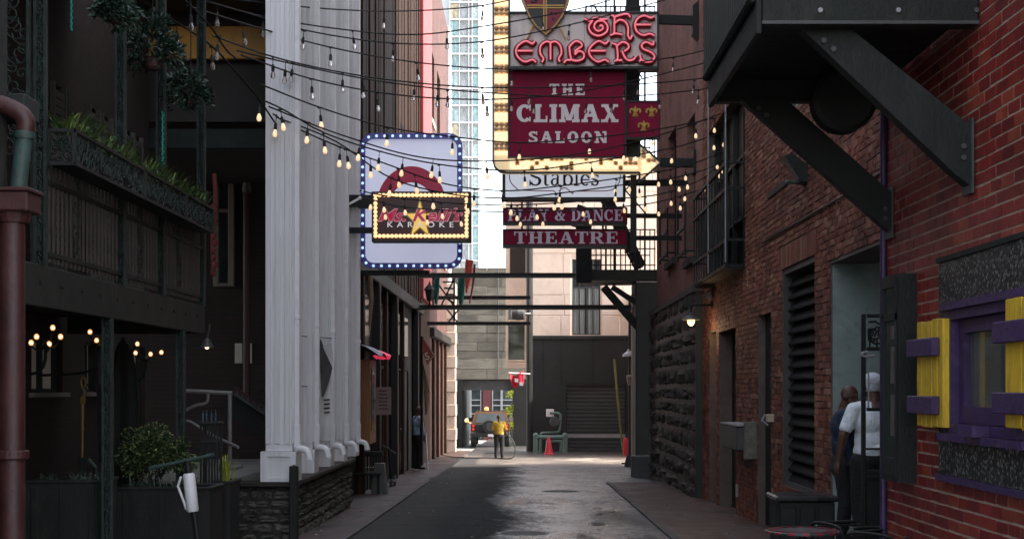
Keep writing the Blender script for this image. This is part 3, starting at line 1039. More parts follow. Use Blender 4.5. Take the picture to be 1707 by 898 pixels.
o = MB(); o.box(XR2 - .2, XR2, 27.31, 36.97, base_top, base_top + .12); o.build('string_course', M['stone'], sb)

# black stair tower / fire escape
fe = thing('fire_escape', 'black iron fire escape with railed landings above the alley on the right', 'fire escape', (2.5, 38.5, ZP(468, 37.5)))
Y0, Y1 = 37.3, 39.2
X0 = XP(975, 37.5)
for k, z in enumerate((ZP(468, 37.5), 7.6, 10.5)):
    o = MB(); o.box(X0, 3.6, Y0, Y1, z, z + (.28 if k == 0 else .1)); o.build('landing', M['black'], fe)
    zt_ = z + (.28 if k == 0 else .1)
    o = MB()
    for zz in (zt_ + .12, zt_ + .55, zt_ + 1.05):
        o.bar((X0 + .03, Y0 + .03, zz), (3.4, Y0 + .03, zz), .032)
        o.bar((X0 + .03, Y1 - .03, zz), (3.4, Y1 - .03, zz), .032)
        o.bar((X0 + .03, Y0 + .03, zz), (X0 + .03, Y1 - .03, zz), .045)
    o.build('rail', M['black'], fe)
    me = MB().tube([(0, 0, 0), (0, 0, 1.05)], .016, 5).mesh('baluster', M['black'])
    for i in range(15):
        inst('baluster', me, fe, (X0 + .03 + i * (3.35 - X0) / 14, Y0 + .03, zt_))
for i, (xa, xb, za, zb) in enumerate(((X0 + .2, 3.1, 7.6, 4.9), (3.1, X0 + .4, 10.5, 7.7))):
    for y in (38.2, 38.9):
        o = MB(); o.bar((xa, y, za), (xb, y, zb), .06, .26); o.build('stringer', M['black'], fe)
    o = MB()
    for s_ in range(10):
        f = (s_ + .5) / 10
        o.box(xa + (xb - xa) * f - .12, xa + (xb - xa) * f + .12, 38.2, 38.9, za + (zb - za) * f - .02, za + (zb - za) * f + .02)
    tag(o.build('treads', M['black'], fe), kind='stuff')
o = MB()
for px in (1010, 1024, 1058, 1075):
    o.bar((XP(px, 38.4), 38.4, ZP(460, 38)), (XP(px, 38.4), 38.4, 12.5), .05)
for (a, b) in (((985, 240), (1060, 130)), ((1060, 240), (985, 130)), ((985, 130), (1090, 20)), ((1070, 130), (990, 10)), ((1000, 350), (1075, 290)), ((1010, 280), (1080, 360))):
    o.bar(P(*a, 38.6), P(*b, 38.6), .036)
o.build('lattice', M['black'], fe)
o = MB()
o.bar(P(972, 345, 37.1), P(960, 378, 37.1), .4, .3); o.bar(P(973, 373, 37.12), P(973, 472, 37.12), .4, .3)
o.build('post', M['black'], fe)
for dd_ in (37.4, 39.0):
    o = MB(); o.bar(P(1006, 478, dd_), P(1066, 548, dd_), .14, .2); o.bar(P(1020, 478, dd_), P(1072, 512, dd_), .1, .14); o.build('strut', M['black'], fe)
o = MB(); o.bbox(XP(1058, 37.6), XR2 + .3, 37.25, 38.8, -1.1, ZP(470, 37.5), .02)
fp = thing('black_pier', 'black painted pier that carries the fire escape beyond the stone corner', 'pier', (3.2, 38, gz(38)))
o.build('shaft', M['blackwall'], fp)
o = MB(); o.bbox(XP(1050, 37.6), XR2 + .1, 37.05, 37.3, gz(37) - .1, gz(37) + .55, .02); o.build('plinth', M['steel'], fp)
# cream side wall with pipes and lamps beyond the gap
cw = thing('cream_building', 'sunlit cream walled building glimpsed past the fire escape', 'building', (4.4, 58, gz(58)))
o = MB(); o.box(4.45, 9, 53.5, 61.9, -2, 5.6); o.build('wall', M['cream'], cw)
for yy, (za, zb) in ((53.5, (3.0, 5.5)), (56.5, (3.0, 5.5)), (56.5, (.4, 2.2))):
    o = MB(); o.box(4.42, 4.449, yy, yy + 1.1, za, zb); o.build('window', M['glassd'], cw)
o = MB()
o.tube([(4.3, 54.5, -1), (4.3, 54.5, 6)], .06, 8)
o.tube([(4.36, 57.5, -1), (4.36, 57.5, 5.5)], .05, 8)
o.build('drain_pipe', M['steel'], cw)
d = 44
t = thing('pole_lamp', 'pale hooded lamps on a slim black post past the fire escape', 'lamp post', (XP(1050, d), d, gz(d)))
o = MB(); o.tube([(XP(1050, d), d, gz(d)), (XP(1050, d), d, ZP(500, d))], .045, 8); o.lathe((XP(1050, d), d, gz(d)), [(.17, 0), (.17, .1), (.1, .35), (.06, .42)], 12); o.build('pole', M['steel'], t)
o = MB()
for px, py in ((1058, 588), (1048, 592)):
    c = P(px, py, d); o.lathe(c, [(.2, -.03), (.17, .04), (.06, .12), (.03, .2)], 14)
o.build('lamp_hood', M['white2'], t)
o = MB(); c = P(1052, 630, d); o.bbox(c.x - .14, c.x + .25, d - .15, d + .15, c.z, c.z + .1, .02); o.lathe(c + Vector((-.03, 0, -.22)), [(.07, 0), (.12, .2)], 12); o.build('meter_box', M['cream'], t)
o = MB(); o.tube([P(1036, 772, d), P(1062, 770, d)], .03, 6); o.tube([P(1040, 722, d), P(1072, 722, d)], .03, 6); o.build('cross_arm', M['steel'], t)
# unseen blocks added over the side passage: keep sun off the upper alley walls
ob = thing('added_sun_blocker', 'unseen brick mass added over the side passage to block the sun', 'building', (7, 46, 8))
o = MB(); o.box(5.2, 8, 37.5, 53, 9.5, 18); o.build('upper_blocker', M['fb_r'], ob)
o = MB(); o.box(5.3, 5.7, 37.5, 46, -2, 9.5); o.build('side_blocker', M['fb_r'], ob)
for y in (46.2, 52.4):
    o = MB(); o.box(7.4, 8, y, y + .5, -2, 9.5); o.build('column', M['fb_r'], ob)

# ---------------------------------------------------------------- black and pink building closing the view
D = 62.0
xa = XP(887, D)
kb = thing('pink_black_building', 'pink upper wall over a black ground floor closing the alley on the right', 'building', (xa + 2, D, gz(D)))
z1 = ZP(560, D)
PW = (XP(954, D), XP(1001, D), ZP(558, D), ZP(432, D))
o = MB()
o.cells(lambda a, b, c, e: o.box(a, b, D, D + .4, c, e), xa, 9.0, z1, ZP(285, D), [PW])
o.box(xa, xa + .4, D + .4, D + 8, z1, ZP(285, D))
o.build('wall', M['pink'], kb)
# block joints: coursed pink stone facing
rg = random.Random(3)
zz = z1
while zz < ZP(300, D):
    x = xa
    k = 0
    while x < 6:
        l = 1.3 + rg.uniform(-.1, .1)
        e = min(x + l, 6)
        for p, q in clip_rows(x, e, [(PW[0] - .05, PW[1] + .05)] if zz < PW[3] else []):
            if q - p > .05:
                r = MB(); r.bbox(p + .012, q - .012, D - .03 + rg.uniform(-.004, .004), D + .01, zz + .012, zz + .9 - .012, .012)
                r.build('stone', M['pink'], kb)
        x = e
    zz += .9
o = MB(); o.box(PW[0], PW[1], D + .15, D + .17, PW[2], PW[3])
pw_ = o.build('window', M['glassd'], kb)
o = MB()
for x in (PW[0], (PW[0] + PW[1]) / 2 - .02, PW[1] - .05, PW[0] + .3, PW[1] - .34): o.box(x, x + .045, D + .06, D + .149, PW[2], PW[3])
for z in (PW[2], ZP(515, D), ZP(480, D), ZP(455, D), PW[3] - .05): o.box(PW[0], PW[1], D + .065, D + .148, z, z + .05)
o.build('frame', M['steel'], pw_)
cm = pm('net_curtain', (.3, .33, .31), .9, .25, 3, .2, 20, stretch=(8, 1, .3))
n = 24
for side in (0, 1):
    o = MB()
    vs_ = []
    x0_, x1_ = (PW[0] + .05, PW[0] + .55) if side == 0 else (PW[1] - .55, PW[1] - .05)
    for i in range(n + 1):
        f = i / n
        x = x0_ + (x1_ - x0_) * f
        y = D + .12 + .02 * math.sin(f * 38)
        vs_ += [(x, y, PW[2]), (x, y, ZP(480, D))]
    o.add(vs_, [(2 * i, 2 * i + 2, 2 * i + 3, 2 * i + 1) for i in range(n)])
    o.build('curtain', cm, pw_, True)
RD = (XP(944, D), XP(1043, D), -1.3, ZP(640, D))
o = MB()
o.cells(lambda a, b, c, e: o.box(a, b, D - .08, D + .4, c, e), xa - .02, 9, -1.6, z1, [RD])
o.build('ground_floor', M['blackwall'], kb)
rd = MB()
k = 0
z = RD[2]
rdm = pm('roller_shutter', (.045, .048, .048), .5, .2, 1, .2, 30, dirt=(.07, .07, .07))
rt = MB(); rt.box(RD[0], RD[1], D + .12, D + .15, RD[2], RD[3])
rdo = rt.build('roller_door', rdm, kb)
while z < RD[3]:
    o = MB(); o.bbox(RD[0] + .01, RD[1] - .01, D + .06, D + .119, z + .006, z + .16, .02); o.build('slat', rdm, rdo); z += .166
o = MB(); o.box(RD[0] + .01, RD[1] - .01, D + .03, D + .059, ZP(729, D), ZP(723, D)); o.build('bottom_rail', M['grey'], rdo)
for px in (905, 935, 988):
    o = MB(); o.box(XP(px, D), XP(px, D) + .03, D - .1, D - .081, ZP(640, D), z1); o.build('panel_joint', M['char'], kb)
o = MB(); o.box(xa - .02, 4.42, D - .14, D - .081, z1 - .12, z1 + .02); o.build('cornice', M['blackwall'], kb)
# narrow pink slice with tall bay window
nbd = thing('bay_window_building', 'narrow pink building with a tall cream framed bay window', 'building', (XP(862, 63), 63, 1))
D2 = 63.5
o = MB(); o.box(XP(843, D2), xa - .02, D2, D2 + 6, ZP(610, D2), ZP(290, D2)); o.build('wall', M['pink'], nbd)
o = MB()
bxa, bxb = XP(843, D2 - .6), XP(879, D2 - .6)
o.bbox(bxa, bxb, D2 - .6, D2 - .002, ZP(613, D2 - .6), ZP(604, D2 - .6), .03)
o.build('bay_base', M['pink'], nbd)
o = MB()
zb0, zb1 = ZP(604, D2 - .6), ZP(512, D2 - .6)
for x in (bxa, bxb - .12): o.bbox(x, x + .12, D2 - .6, D2 - .45, zb0, zb1, .02)
for z in (zb0, zb1 - .12, ZP(536, D2) - .06): o.bbox(bxa + .12, bxb - .12, D2 - .598, D2 - .452, z, z + .12, .02)
bw = o.build('bay_window', M['cream'], nbd)
o = MB(); o.box(bxa + .12, bxb - .12, D2 - .5, D2 - .05, zb0 + .12, zb1 - .12); o.build('pane', glass('green_glass', (.035, .045, .03), .06), bw)
o = MB(); o.box(XP(850, D2), XP(876, D2), D2 - .04, D2 - .001, ZP(455, D2), ZP(400, D2)); w2_ = o.build('window', M['brown'], nbd)
o = MB(); o.box(XP(848, D2), XP(878, D2), D2 - .06, D2 - .041, ZP(398, D2), ZP(393, D2)); o.build('frame', M['cream'], w2_)
o = MB(); o.tube([(XP(882, 61.5), 61.5, gz(61)), (XP(882, 61.5), 61.5, ZP(300, 61))], .13, 10); o.tube([(XP(886, 61.6), 61.6, gz(61)), (XP(886, 61.6), 61.6, ZP(300, 61))], .06, 10)
tag(o.build('black_riser_pipe', M['blackwall']), 'fat black riser pipe between the pink walls', 'pipe')
o = MB(); o.lathe(P(861, 523, 60.5) + Vector((-.25, 0, 0)), [(.05, 0), (.24, .06), (.28, .3), (.24, .55), (.05, .62)], 16, 'X'); o.tube([P(861, 523, 60.5), (XP(884, 61), 61, ZP(523, 61))], .06, 8)
tag(o.build('round_duct', M['steel']), 'grey rounded duct drum hung by the bay window under the steel beams', 'duct')
# flag bunting on the narrow building
fg = thing('red_banner', 'small red and white banner hanging under the bay window', 'banner', P(862, 632, 60))
o = MB(); n = 8
pp = []
for i in range(n + 1):
    f = i / n
    pp += [P(850 + 24 * f, 622 + 4 * math.sin(f * 5), 60 + .1 * math.sin(f * 7)), P(853 + 20 * f, 642 + 5 * math.sin(f * 6), 60 + .12 * math.sin(f * 7))]
o.add(pp, [(2 * i, 2 * i + 2, 2 * i + 3, 2 * i + 1) for i in range(n)])
o.build('cloth', pm('red_cloth', (.45, .02, .05), .8, .3, 6, .2), fg)
o = MB()
for a, b in ((858, 630), (866, 636)):
    o.add([P(a, b, 59.86), P(a + 6, b + 1, 59.86), P(a + 6, b + 7, 59.86), P(a, b + 6, 59.86)], [(3, 2, 1, 0)])
o.tube([P(848, 621, 59.9), P(884, 623, 60)], .03, 6)
o.build('white_patch', M['white2'], fg)

# ---------------------------------------------------------------- board-marked bridge with the passage below
D3 = 72.0
br = thing('overhead_bridge', 'weathered board marked concrete bridge spanning the end of the alley', 'bridge', (XP(800, D3), D3, ZP(632, D3)))
o = MB(); o.box(XP(752, D3), XP(880, D3), D3 + .1, D3 + 6, ZP(632, D3), ZP(450, D3)); o.build('core', M['concrete'], br)
bm = pm('weathered_board_concrete', (.2, .185, .15), .85, .3, 1.3, .6, 10, stretch=(.6, 1, 3), dirt=(.08, .075, .065), dirt_amt=.7, rand=.5)
py = 632
rg = random.Random(5)
while py > 450:
    h = rg.choice((13, 15, 17))
    x = 752
    while x < 880:
        l = rg.choice((44, 60, 84))
        e = min(880, x + l)
        o = MB(); o.bbox(XP(x, D3), XP(e, D3) - .012, D3 - rg.uniform(0, .03), D3 + .11, ZP(py, D3) + .008, ZP(py - h, D3) - .008, .01)
        o.build('board_panel', bm, br)
        x = e
    py -= h
o = MB(); o.box(XP(752, D3), XP(770, D3), D3 - .05, D3 + 10, -1.6, ZP(632, D3)); o.box(XP(856, D3), XP(892, D3), D3 - .05, D3 + 10, -1.6, ZP(632, D3)); o.build('abutment', M['blackwall'], br)
o = MB(); o.box(XP(770, D3), XP(856, D3), D3 + .2, D3 + .6, ZP(650, D3), ZP(633, D3)); o.build('soffit_beam', M['steel'], br)
o = MB(); o.box(XP(770, D3), XP(856, D3), D3 + 3, D3 + 3.5, ZP(645, D3), ZP(633, D3)); o.build('soffit_beam', M['steel'], br)
o = MB(); o.tube([P(830, 450, D3 - .1), P(830, 628, D3 - .1)], .04, 6); tag(o.build('bridge_conduit', M['steel']), 'thin conduit running down the board marked bridge', 'conduit')
D4 = 60
cp = thing('stone_pilaster', 'pale stone pilaster left of the passage under the bridge', 'pilaster', (XP(754, D4), D4, gz(D4)))
z = gz(D4)
i = 0
while z < ZP(480, D4):
    o = MB(); e = .03 if i % 2 else 0
    o.bbox(XP(748, D4) - .3, XP(760, D4) + e - .03, D4 - e, D4 + 1, z + .008, z + .5, .015); o.build('stone', M['cream'], cp); z += .51; i += 1
# street beyond the passage
D5 = 92
cb = thing('glazed_building', 'bright glazed building with white frames and a red pier seen through the passage', 'building', (XP(810, D5), D5, gz(D5)))
o = MB(); o.box(-8, 4, D5 + .3, D5 + 3, -2.5, 5); o.build('wall', pm('teal_render', (.1, .16, .16), .7, .2), cb)
o = MB(); o.box(XP(805, D5), XP(818, D5), D5 - .1, D5 + .3, -2, 4); o.build('pier', pm('red_render', (.09, .018, .02), .7, .2), cb)
for px0, px1 in ((770, 784), (784, 802), (820, 836), (836, 868)):
    o = MB(); o.box(XP(px0, D5), XP(px1, D5), D5 + .2, D5 + .25, -1.6, 2.5); ww = o.build('window', M['glassd'], cb)
    o = MB()
    for x in (px0, px1 - 1.5): o.box(XP(x, D5), XP(x + 1.8, D5), D5 + .05, D5 + .19, -1.6, 2.5)
    for y in (667, 676, 690): o.box(XP(px0, D5), XP(px1, D5), D5 + .06, D5 + .18, ZP(y, D5), ZP(y - 1.6, D5))
    o.build('frame', M['grey'], ww)
# ---------------------------------------------------------------- foliage helpers
def leafm(name, c1, c2, c3):
    m, t, b, N, K = nmat(name)
    at = N('ShaderNodeAttribute'); at.attribute_name = 'rnd'
    K(ramp(t, at.outputs['Fac'], [(0, c1), (.6, c2), (1, c3)]), b.inputs['Base Color'])
    b.inputs['Roughness'].default_value = .45
    b.inputs['Specular IOR Level'].default_value = .45
    return m
M['leaf'] = leafm('green_leaf', (.022, .048, .013), (.06, .11, .028), (.15, .2, .06))
M['leaf_box'] = leafm('box_leaf_highlights', (.01, .024, .008), (.03, .06, .016), (.2, .24, .09))  # palest leaf tone is a highlight put into the colour
M['leaf_dark'] = leafm('dark_leaf', (.006, .018, .012), (.014, .036, .023), (.03, .062, .04))
M['leaf_lime'] = leafm('lime_leaf', (.1, .15, .01), (.3, .34, .03), (.45, .46, .06))
def leaf(o, c, dr, l, wd, rg):
    d = Vector(dr).normalized()
    s = d.cross(Vector((rg.uniform(-1, 1), rg.uniform(-1, 1), rg.uniform(-.4, 1)))).normalized() * wd / 2
    u = s.cross(d).normalized() * wd * .25
    c = Vector(c)
    o.add([c, c + d * l * .5 + s + u, c + d * l, c + d * l * .5 - s + u, c + d * l * .5], [(0, 4, 1), (1, 4, 2), (0, 3, 4), (4, 3, 2)])
    o.rnd += [rg.random()] * 4
def leaf_ball(name, parent, c, r, n, l, wd, mat, rg, squash=(1, 1, .85), clumps=16):
    o = MB()
    cl = []
    for i in range(clumps):
        v = Vector((rg.gauss(0, 1), rg.gauss(0, 1), rg.gauss(0, 1))).normalized() * rg.uniform(.35, .8)
        cl.append((v, rg.uniform(.25, .5)))
    for i in range(n):
        v, k = rg.choice(cl)
        p = v + Vector((rg.gauss(0, 1), rg.gauss(0, 1), rg.gauss(0, 1))).normalized() * k * rg.uniform(.6, 1)
        p = Vector((p.x * squash[0], p.y * squash[1], p.z * squash[2])) * r
        leaf(o, Vector(c) + p, p.normalized() + Vector((rg.uniform(-.8, .8), rg.uniform(-.8, .8), rg.uniform(-.6, .8))), l * rg.uniform(.7, 1.3), wd * rg.uniform(.7, 1.3), rg)
    return o.build(name, mat, parent)
def blade(o, c, az, h, out, wd, rg):        # arching strap leaf
    c = Vector(c)
    d = Vector((math.cos(az), math.sin(az), 0))
    s = Vector((-d.y, d.x, 0)) * wd / 2
    p = [c + d * out * f + Vector((0, 0, h * (1.5 * f - .9 * f * f) / .62)) for f in (0, .35, .7, 1)]
    V = [p[0] - s * .6, p[0] + s * .6, p[1] - s, p[1] + s, p[2] - s * .7, p[2] + s * .7, p[3]]
    o.add(V, [(0, 1, 3, 2), (2, 3, 5, 4), (4, 5, 6)])
    o.rnd += [rg.random()] * 3
def tuft(o, c, n, h, out, wd, rg):
    for i in range(n):
        blade(o, Vector(c) + Vector((rg.uniform(-.04, .04), rg.uniform(-.04, .04), 0)), rg.uniform(0, 6.28), h * rg.uniform(.5, 1.2), out * rg.uniform(.5, 1.2), wd * rg.uniform(.7, 1.2), rg)
rg = random.Random(21)
tr = thing('street_tree', 'yellow green sunlit tree standing beyond the passage under the bridge', 'tree', (XP(858, 86), 86, gz(86)))
o = MB(); o.tube([(XP(858, 86), 86, gz(86)), (XP(857, 86), 86, 1), (XP(860, 86), 86, 3.2)], [.13, .1, .04], 8)
for k in range(6): o.tube([(XP(858, 86), 86, .3 + k * .4), (XP(858, 86) + rg.uniform(-.6, .6), 86 + rg.uniform(-.5, .5), .9 + k * .45)], [.04, .012], 5)
o.build('trunk', M['brown'], tr)
for k, (px, py, r) in enumerate(((858, 657, .62), (852, 686, .55), (862, 680, .5), (856, 708, .45), (862, 640, .6))):
    leaf_ball('crown', tr, P(px, py, 86 + rg.uniform(-.3, .3)), r, 420, .15, .08, M['leaf_lime'], rg, (1, 1, .6), 9)
# ---------------------------------------------------------------- left: iron balcony building
XB, XW = -3.62, -5.2
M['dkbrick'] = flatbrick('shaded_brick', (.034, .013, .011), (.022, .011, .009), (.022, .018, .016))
M['board_grey'] = pm('grey_louvre_paint', (.06, .058, .052), .6, .25, 4, .3)
lb = thing('balcony_building', 'dark brick building with shuttered doors behind the iron balcony', 'building', (XW, 14, gz(14)))
LWIN = [(14.95, 15.95, 1.6, 2.18), (16.75, 17.3, 1.6, 2.2), (18.7, 19.4, .6, 2.2)]
UD = [(10.9, 11.9, 2.6, 4.7), (12.9, 13.9, 2.6, 4.7), (14.9, 15.9, 2.6, 5.0), (16.8, 17.7, 2.6, 5.0), (18.3, 19.1, 2.6, 5.0)]
o = MB()
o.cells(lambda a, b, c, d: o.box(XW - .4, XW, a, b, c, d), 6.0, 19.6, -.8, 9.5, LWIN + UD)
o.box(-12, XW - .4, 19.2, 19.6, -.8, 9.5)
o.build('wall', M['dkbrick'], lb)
lit = em('dim_lit_pane', (.5, .45, .36), .07, (.3, .3, .27), .3, .4, 1.5)
for a, b, c, d in LWIN:
    o = MB(); o.box(XW - .14, XW - .12, a, b, c, d); ww = o.build('window', lit, lb)
    o = MB()
    for y in (a, (a + b) / 2 - .02, b - .04): o.box(XW - .119, XW - .06, y, y + .04, c, d)
    for z in (c, d - .04): o.box(XW - .118, XW - .061, a, b, z, z + .04)
    o.build('frame', M['dgreen'], ww)
    o = MB(); o.box(XW - .05, XW + .06, a - .08, b + .08, c - .05, c - .002); o.build('sill', M['concrete'], ww)
for a, b, c, d in UD:
    o = MB(); o.box(XW - .2, XW - .18, a, b, c, d); ww = o.build('window', M['glassd'], lb)
    for ya_, yb_ in ((a - .02, a + .4), (b - .4, b + .02)):
        o = MB()
        for zz in range(int((d - c) / .09)):
            z = c + .02 + zz * .09
            o.prism([(XW + .01, ya_ + .04, z), (XW + .045, ya_ + .04, z - .03), (XW + .05, ya_ + .04, z + .045)], (0, yb_ - ya_ - .08, 0))
        for y in (ya_, yb_ - .04): o.box(XW + .005, XW + .06, y, y + .04, c, d)
        o.build('shutter', M['board_grey'], ww)
# balcony
ib = thing('iron_balcony', 'two tier cast iron balcony with ornate posts and railing', 'balcony', (XB, 13, 2.25))
o = MB(); o.bbox(XB - .03, XB + .03, 10.1, 15.9, 2.25, 2.56, .006); o.bbox(XB - 1.5, XB - .03, 15.86, 15.92, 2.25, 2.56, .005); o.build('fascia', M['char'], ib)
o = MB(); o.box(XW, XB - .031, 6, 15.9, 2.44, 2.54); o.build('deck', M['black'], ib)
o = MB()
for i in range(11):
    o.lathe((XB + .03, 10.5 + i * .5, 2.43), [(.016, 0), (.016, .01)], 8, 'X')
o.build('bolt_heads', M['black'], ib)
o = MB(); o.bbox(XB - .03, XB + .05, 6.0, 16.2, 6.05, 6.3, .01); o.build('roof_fascia', M['char'], ib)
o = MB(); o.box(XW, XB - .031, 6.0, 16.2, 6.2, 6.28); o.build('roof_deck', M['brown'], ib)
for y in (10.6, 12.7, 14.1, 15.75):
    o = MB(); o.box(XW + .01, XB - .032, y - .04, y + .04, 6.05, 6.199); o.build('joist', M['brown'], ib)
rs = random.Random(4)
def scrolls(o, mp, w_, h_, n, r, rs):       # curled iron work filling a w x h panel; mp(u, v) -> world
    for i in range(n):
        c = (rs.uniform(.12, .88) * w_, (i + .5) / n * h_ if h_ > w_ else rs.uniform(.2, .8) * h_)
        if w_ >= h_: c = ((i + .5) / n * w_, c[1])
        R0 = min(w_, h_) * rs.uniform(.25, .45)
        a0, sg = rs.uniform(0, 6.28), rs.choice((-1, 1))
        pts = []
        for k in range(13):
            f = k / 12
            rr = R0 * (1 - .85 * f)
            u = min(max(c[0] + rr * math.cos(a0 + sg * f * 8), .01), w_ - .01)
            v = min(max(c[1] + rr * math.sin(a0 + sg * f * 8), .01), h_ - .01)
            pts.append(mp(u, v))
        o.tube(pts, r, 4)
def ornate_post(y, z0, z1, w_=.075):
    o = MB()
    for s_ in (-1, 1):
        o.box(XB + s_ * w_ / 2 - .011, XB + s_ * w_ / 2 + .011, y - .02, y + .02, z0, z1)
    o.box(XB - w_ / 2, XB + w_ / 2, y + .012, y + .016, z0, z1)
    p = o.build('post', M['iron'], ib)
    q = MB()
    scrolls(q, lambda u, v: (XB - w_ / 2 + u, y - .012, z0 + v), w_, z1 - z0, int((z1 - z0) / .035), .006, rs)
    q.build('scrollwork', M['iron'], p)
for y in (10.6, 12.7, 14.1, 15.85):
    ornate_post(y, 2.56, 6.05)
for y in (12.3, 14.9):
    ornate_post(y, gz(y), 2.25)
o = MB()
for x in (-3.86, -3.64): o.box(x - .012, x + .012, 10.38, 10.42, 3.3, 6.0)
o.build('panel_frame', M['iron'], ib)
o = MB(); scrolls(o, lambda u, v: (-3.85 + u, 10.4, 3.3 + v), .2, 2.1, 44, .006, rs); o.build('scroll_panel', M['iron'], ib)
o = MB()
for z in (2.66, 3.2, 3.52): o.bar((XB, 10.6, z), (XB, 15.85, z), .035)
o.build('rail', M['char'], ib)
me = MB().tube([(0, 0, 0), (0, 0, .9)], .012, 5).mesh('baluster', pm('rusty_bar', (.055, .043, .038), .6, .3, 6, .3))
y = 10.68
while y < 15.8:
    if min(abs(y - k) for k in (12.7, 14.1)) > .07: inst('baluster', me, ib, (XB, y, 2.6))
    y += .105
for yy in (11.45, 13.3, 14.8):
    q = MB(); scrolls(q, lambda u, v: (XB + .005, yy - .1 + u, 2.68 + v), .2, .8, 22, .007, rs); q.build('scroll_panel', M['iron'], ib)
# window boxes
YB = [10.68, 12.66, 14.2, 15.45]
rgp = random.Random(8)
for i, lab in enumerate(('nearest long iron window box on the balcony rail, full of strappy green plants', 'middle iron window box on the balcony rail with trailing leaves', 'farthest and shortest iron window box at the balcony end')):
    ya_, yb_ = YB[i] + .008, YB[i + 1] - .008
    t = thing('window_box', lab, 'window box', (-3.5, (ya_ + yb_) / 2, 3.33), 'iron window boxes along the balcony rail')
    o = MB()
    o.box(-3.6, -3.4, ya_, yb_, 3.33, 3.345)
    for (x, y) in ((-3.4, ya_), (-3.4, yb_), (-3.59, ya_), (-3.59, yb_)): o.box(x - .014, x + .014, y - .0, y + .025 if y == ya_ else y - .025, 3.33, 3.6)
    for z in (3.335, 3.585):
        o.bar((-3.4, ya_, z), (-3.4, yb_, z), .026, .026); o.bar((-3.6, ya_ + .01, z), (-3.4, ya_ + .01, z), .026, .026)
    o.build('frame', M['char'], t)
    o = MB(); o.box(-3.585, -3.425, ya_ + .02, yb_ - .02, 3.35, 3.55); o.build('liner', M['soil'], t)
    o = MB(); L = yb_ - ya_
    scrolls(o, lambda u, v: (-3.402, ya_ + u, 3.345 + v), L, .23, int(L / .026), .0055, rs)
    o.build('scroll_panel', M['iron'], t)
    o = MB(); scrolls(o, lambda u, v: (-3.59 + u, ya_ + .01, 3.345 + v), .18, .23, 9, .0055, rs); o.build('end_scroll', M['iron'], t)
    o = MB(); y = ya_ + .1
    pl_ = thing('strappy_plant', ('row of arching spider plants spilling from the nearest window box', 'row of arching spider plants spilling from the middle window box', 'row of arching spider plants spilling from the farthest window box')[i], 'plant', (-3.5, (ya_ + yb_) / 2, 3.55), 'plants in the window boxes')
    while y < yb_ - .05:
        o = MB(); tuft(o, (-3.5 + rgp.uniform(-.05, .05), y, 3.53), 22, .2, .23, .02, rgp); o.build('leaf_tuft', M['leaf'], pl_)
        y += .13
# hanging baskets
potm = pm('dark_red_pot', (.05, .014, .013), .6, .2, 6, .2)
for px, py, d, r, lab in ((255, 72, 13.4, .27, 'big fern basket hung highest under the iron balcony roof, red pot'), (318, 148, 14.6, .2, 'smaller fern basket with a red pot, lower and behind the big fern'), (190, 8, 11.6, .16, 'fern basket at the very top of the picture, cut off by its edge')):
    t = thing('hanging_basket', lab, 'hanging basket', P(px, py, d), 'ferns hung under the balcony roof')
    c = P(px, py, d)
    o = MB(); o.lathe(c + Vector((0, 0, -r * .95)), [(r * .2, 0), (r * .3, r * .1), (r * .36, r * .35), (r * .4, r * .4)], 14); o.build('pot', potm, t)
    o = MB(); o.tube([c, (c.x, c.y, 6.2)], .006, 5); o.build('chain', M['black'], t)
    leaf_ball('foliage', t, c + Vector((0, 0, -r * .05)), r * 1.15, 800, .06, .034, M['leaf_dark'], rgp, (1.15, 1, .9), 13)
    o = MB()
    for k in range(22):
        az = rgp.uniform(0, 6.28); q0 = c + Vector((math.cos(az) * r * .5, math.sin(az) * r * .5, 0)); L_ = rgp.uniform(.6, 1.7) * r
        for j in range(9): leaf(o, q0 + Vector((math.cos(az) * r * .6 * j / 9, math.sin(az) * r * .6 * j / 9, r * .3 * j / 9 - L_ * (j / 9) ** 2)), (math.cos(az) + rgp.uniform(-.6, .6), math.sin(az), rgp.uniform(-.9, .2)), .06, .03, rgp)
    o.build('trailing_fronds', M['leaf_dark'], t)
for (px, ya_, yb_, d) in ((271, 188, 278, 13.9), (119, -6, 50, 11.8)):
    o = MB()
    n = int((yb_ - ya_) / 5)
    for i in range(n + 1):
        o.ball(P(px + (1.5 if i % 2 else -1) * (.6 if px == 119 else 1), ya_ + (yb_ - ya_) * i / n, d - .06), .009, (1, 1, 1.3), 6, 4)
    o.tube([P(px, ya_, d - .06), P(px, yb_, d - .06)], .006, 5)
    tag(o.build('bead_strand', em('teal_bead' + str(px), (.02, .4, .34), .08, (.02, .2, .17), .2)), 'teal bead strand on the iron post above the plants' if px == 271 else 'short teal bead strand hanging at the top edge', 'beads')
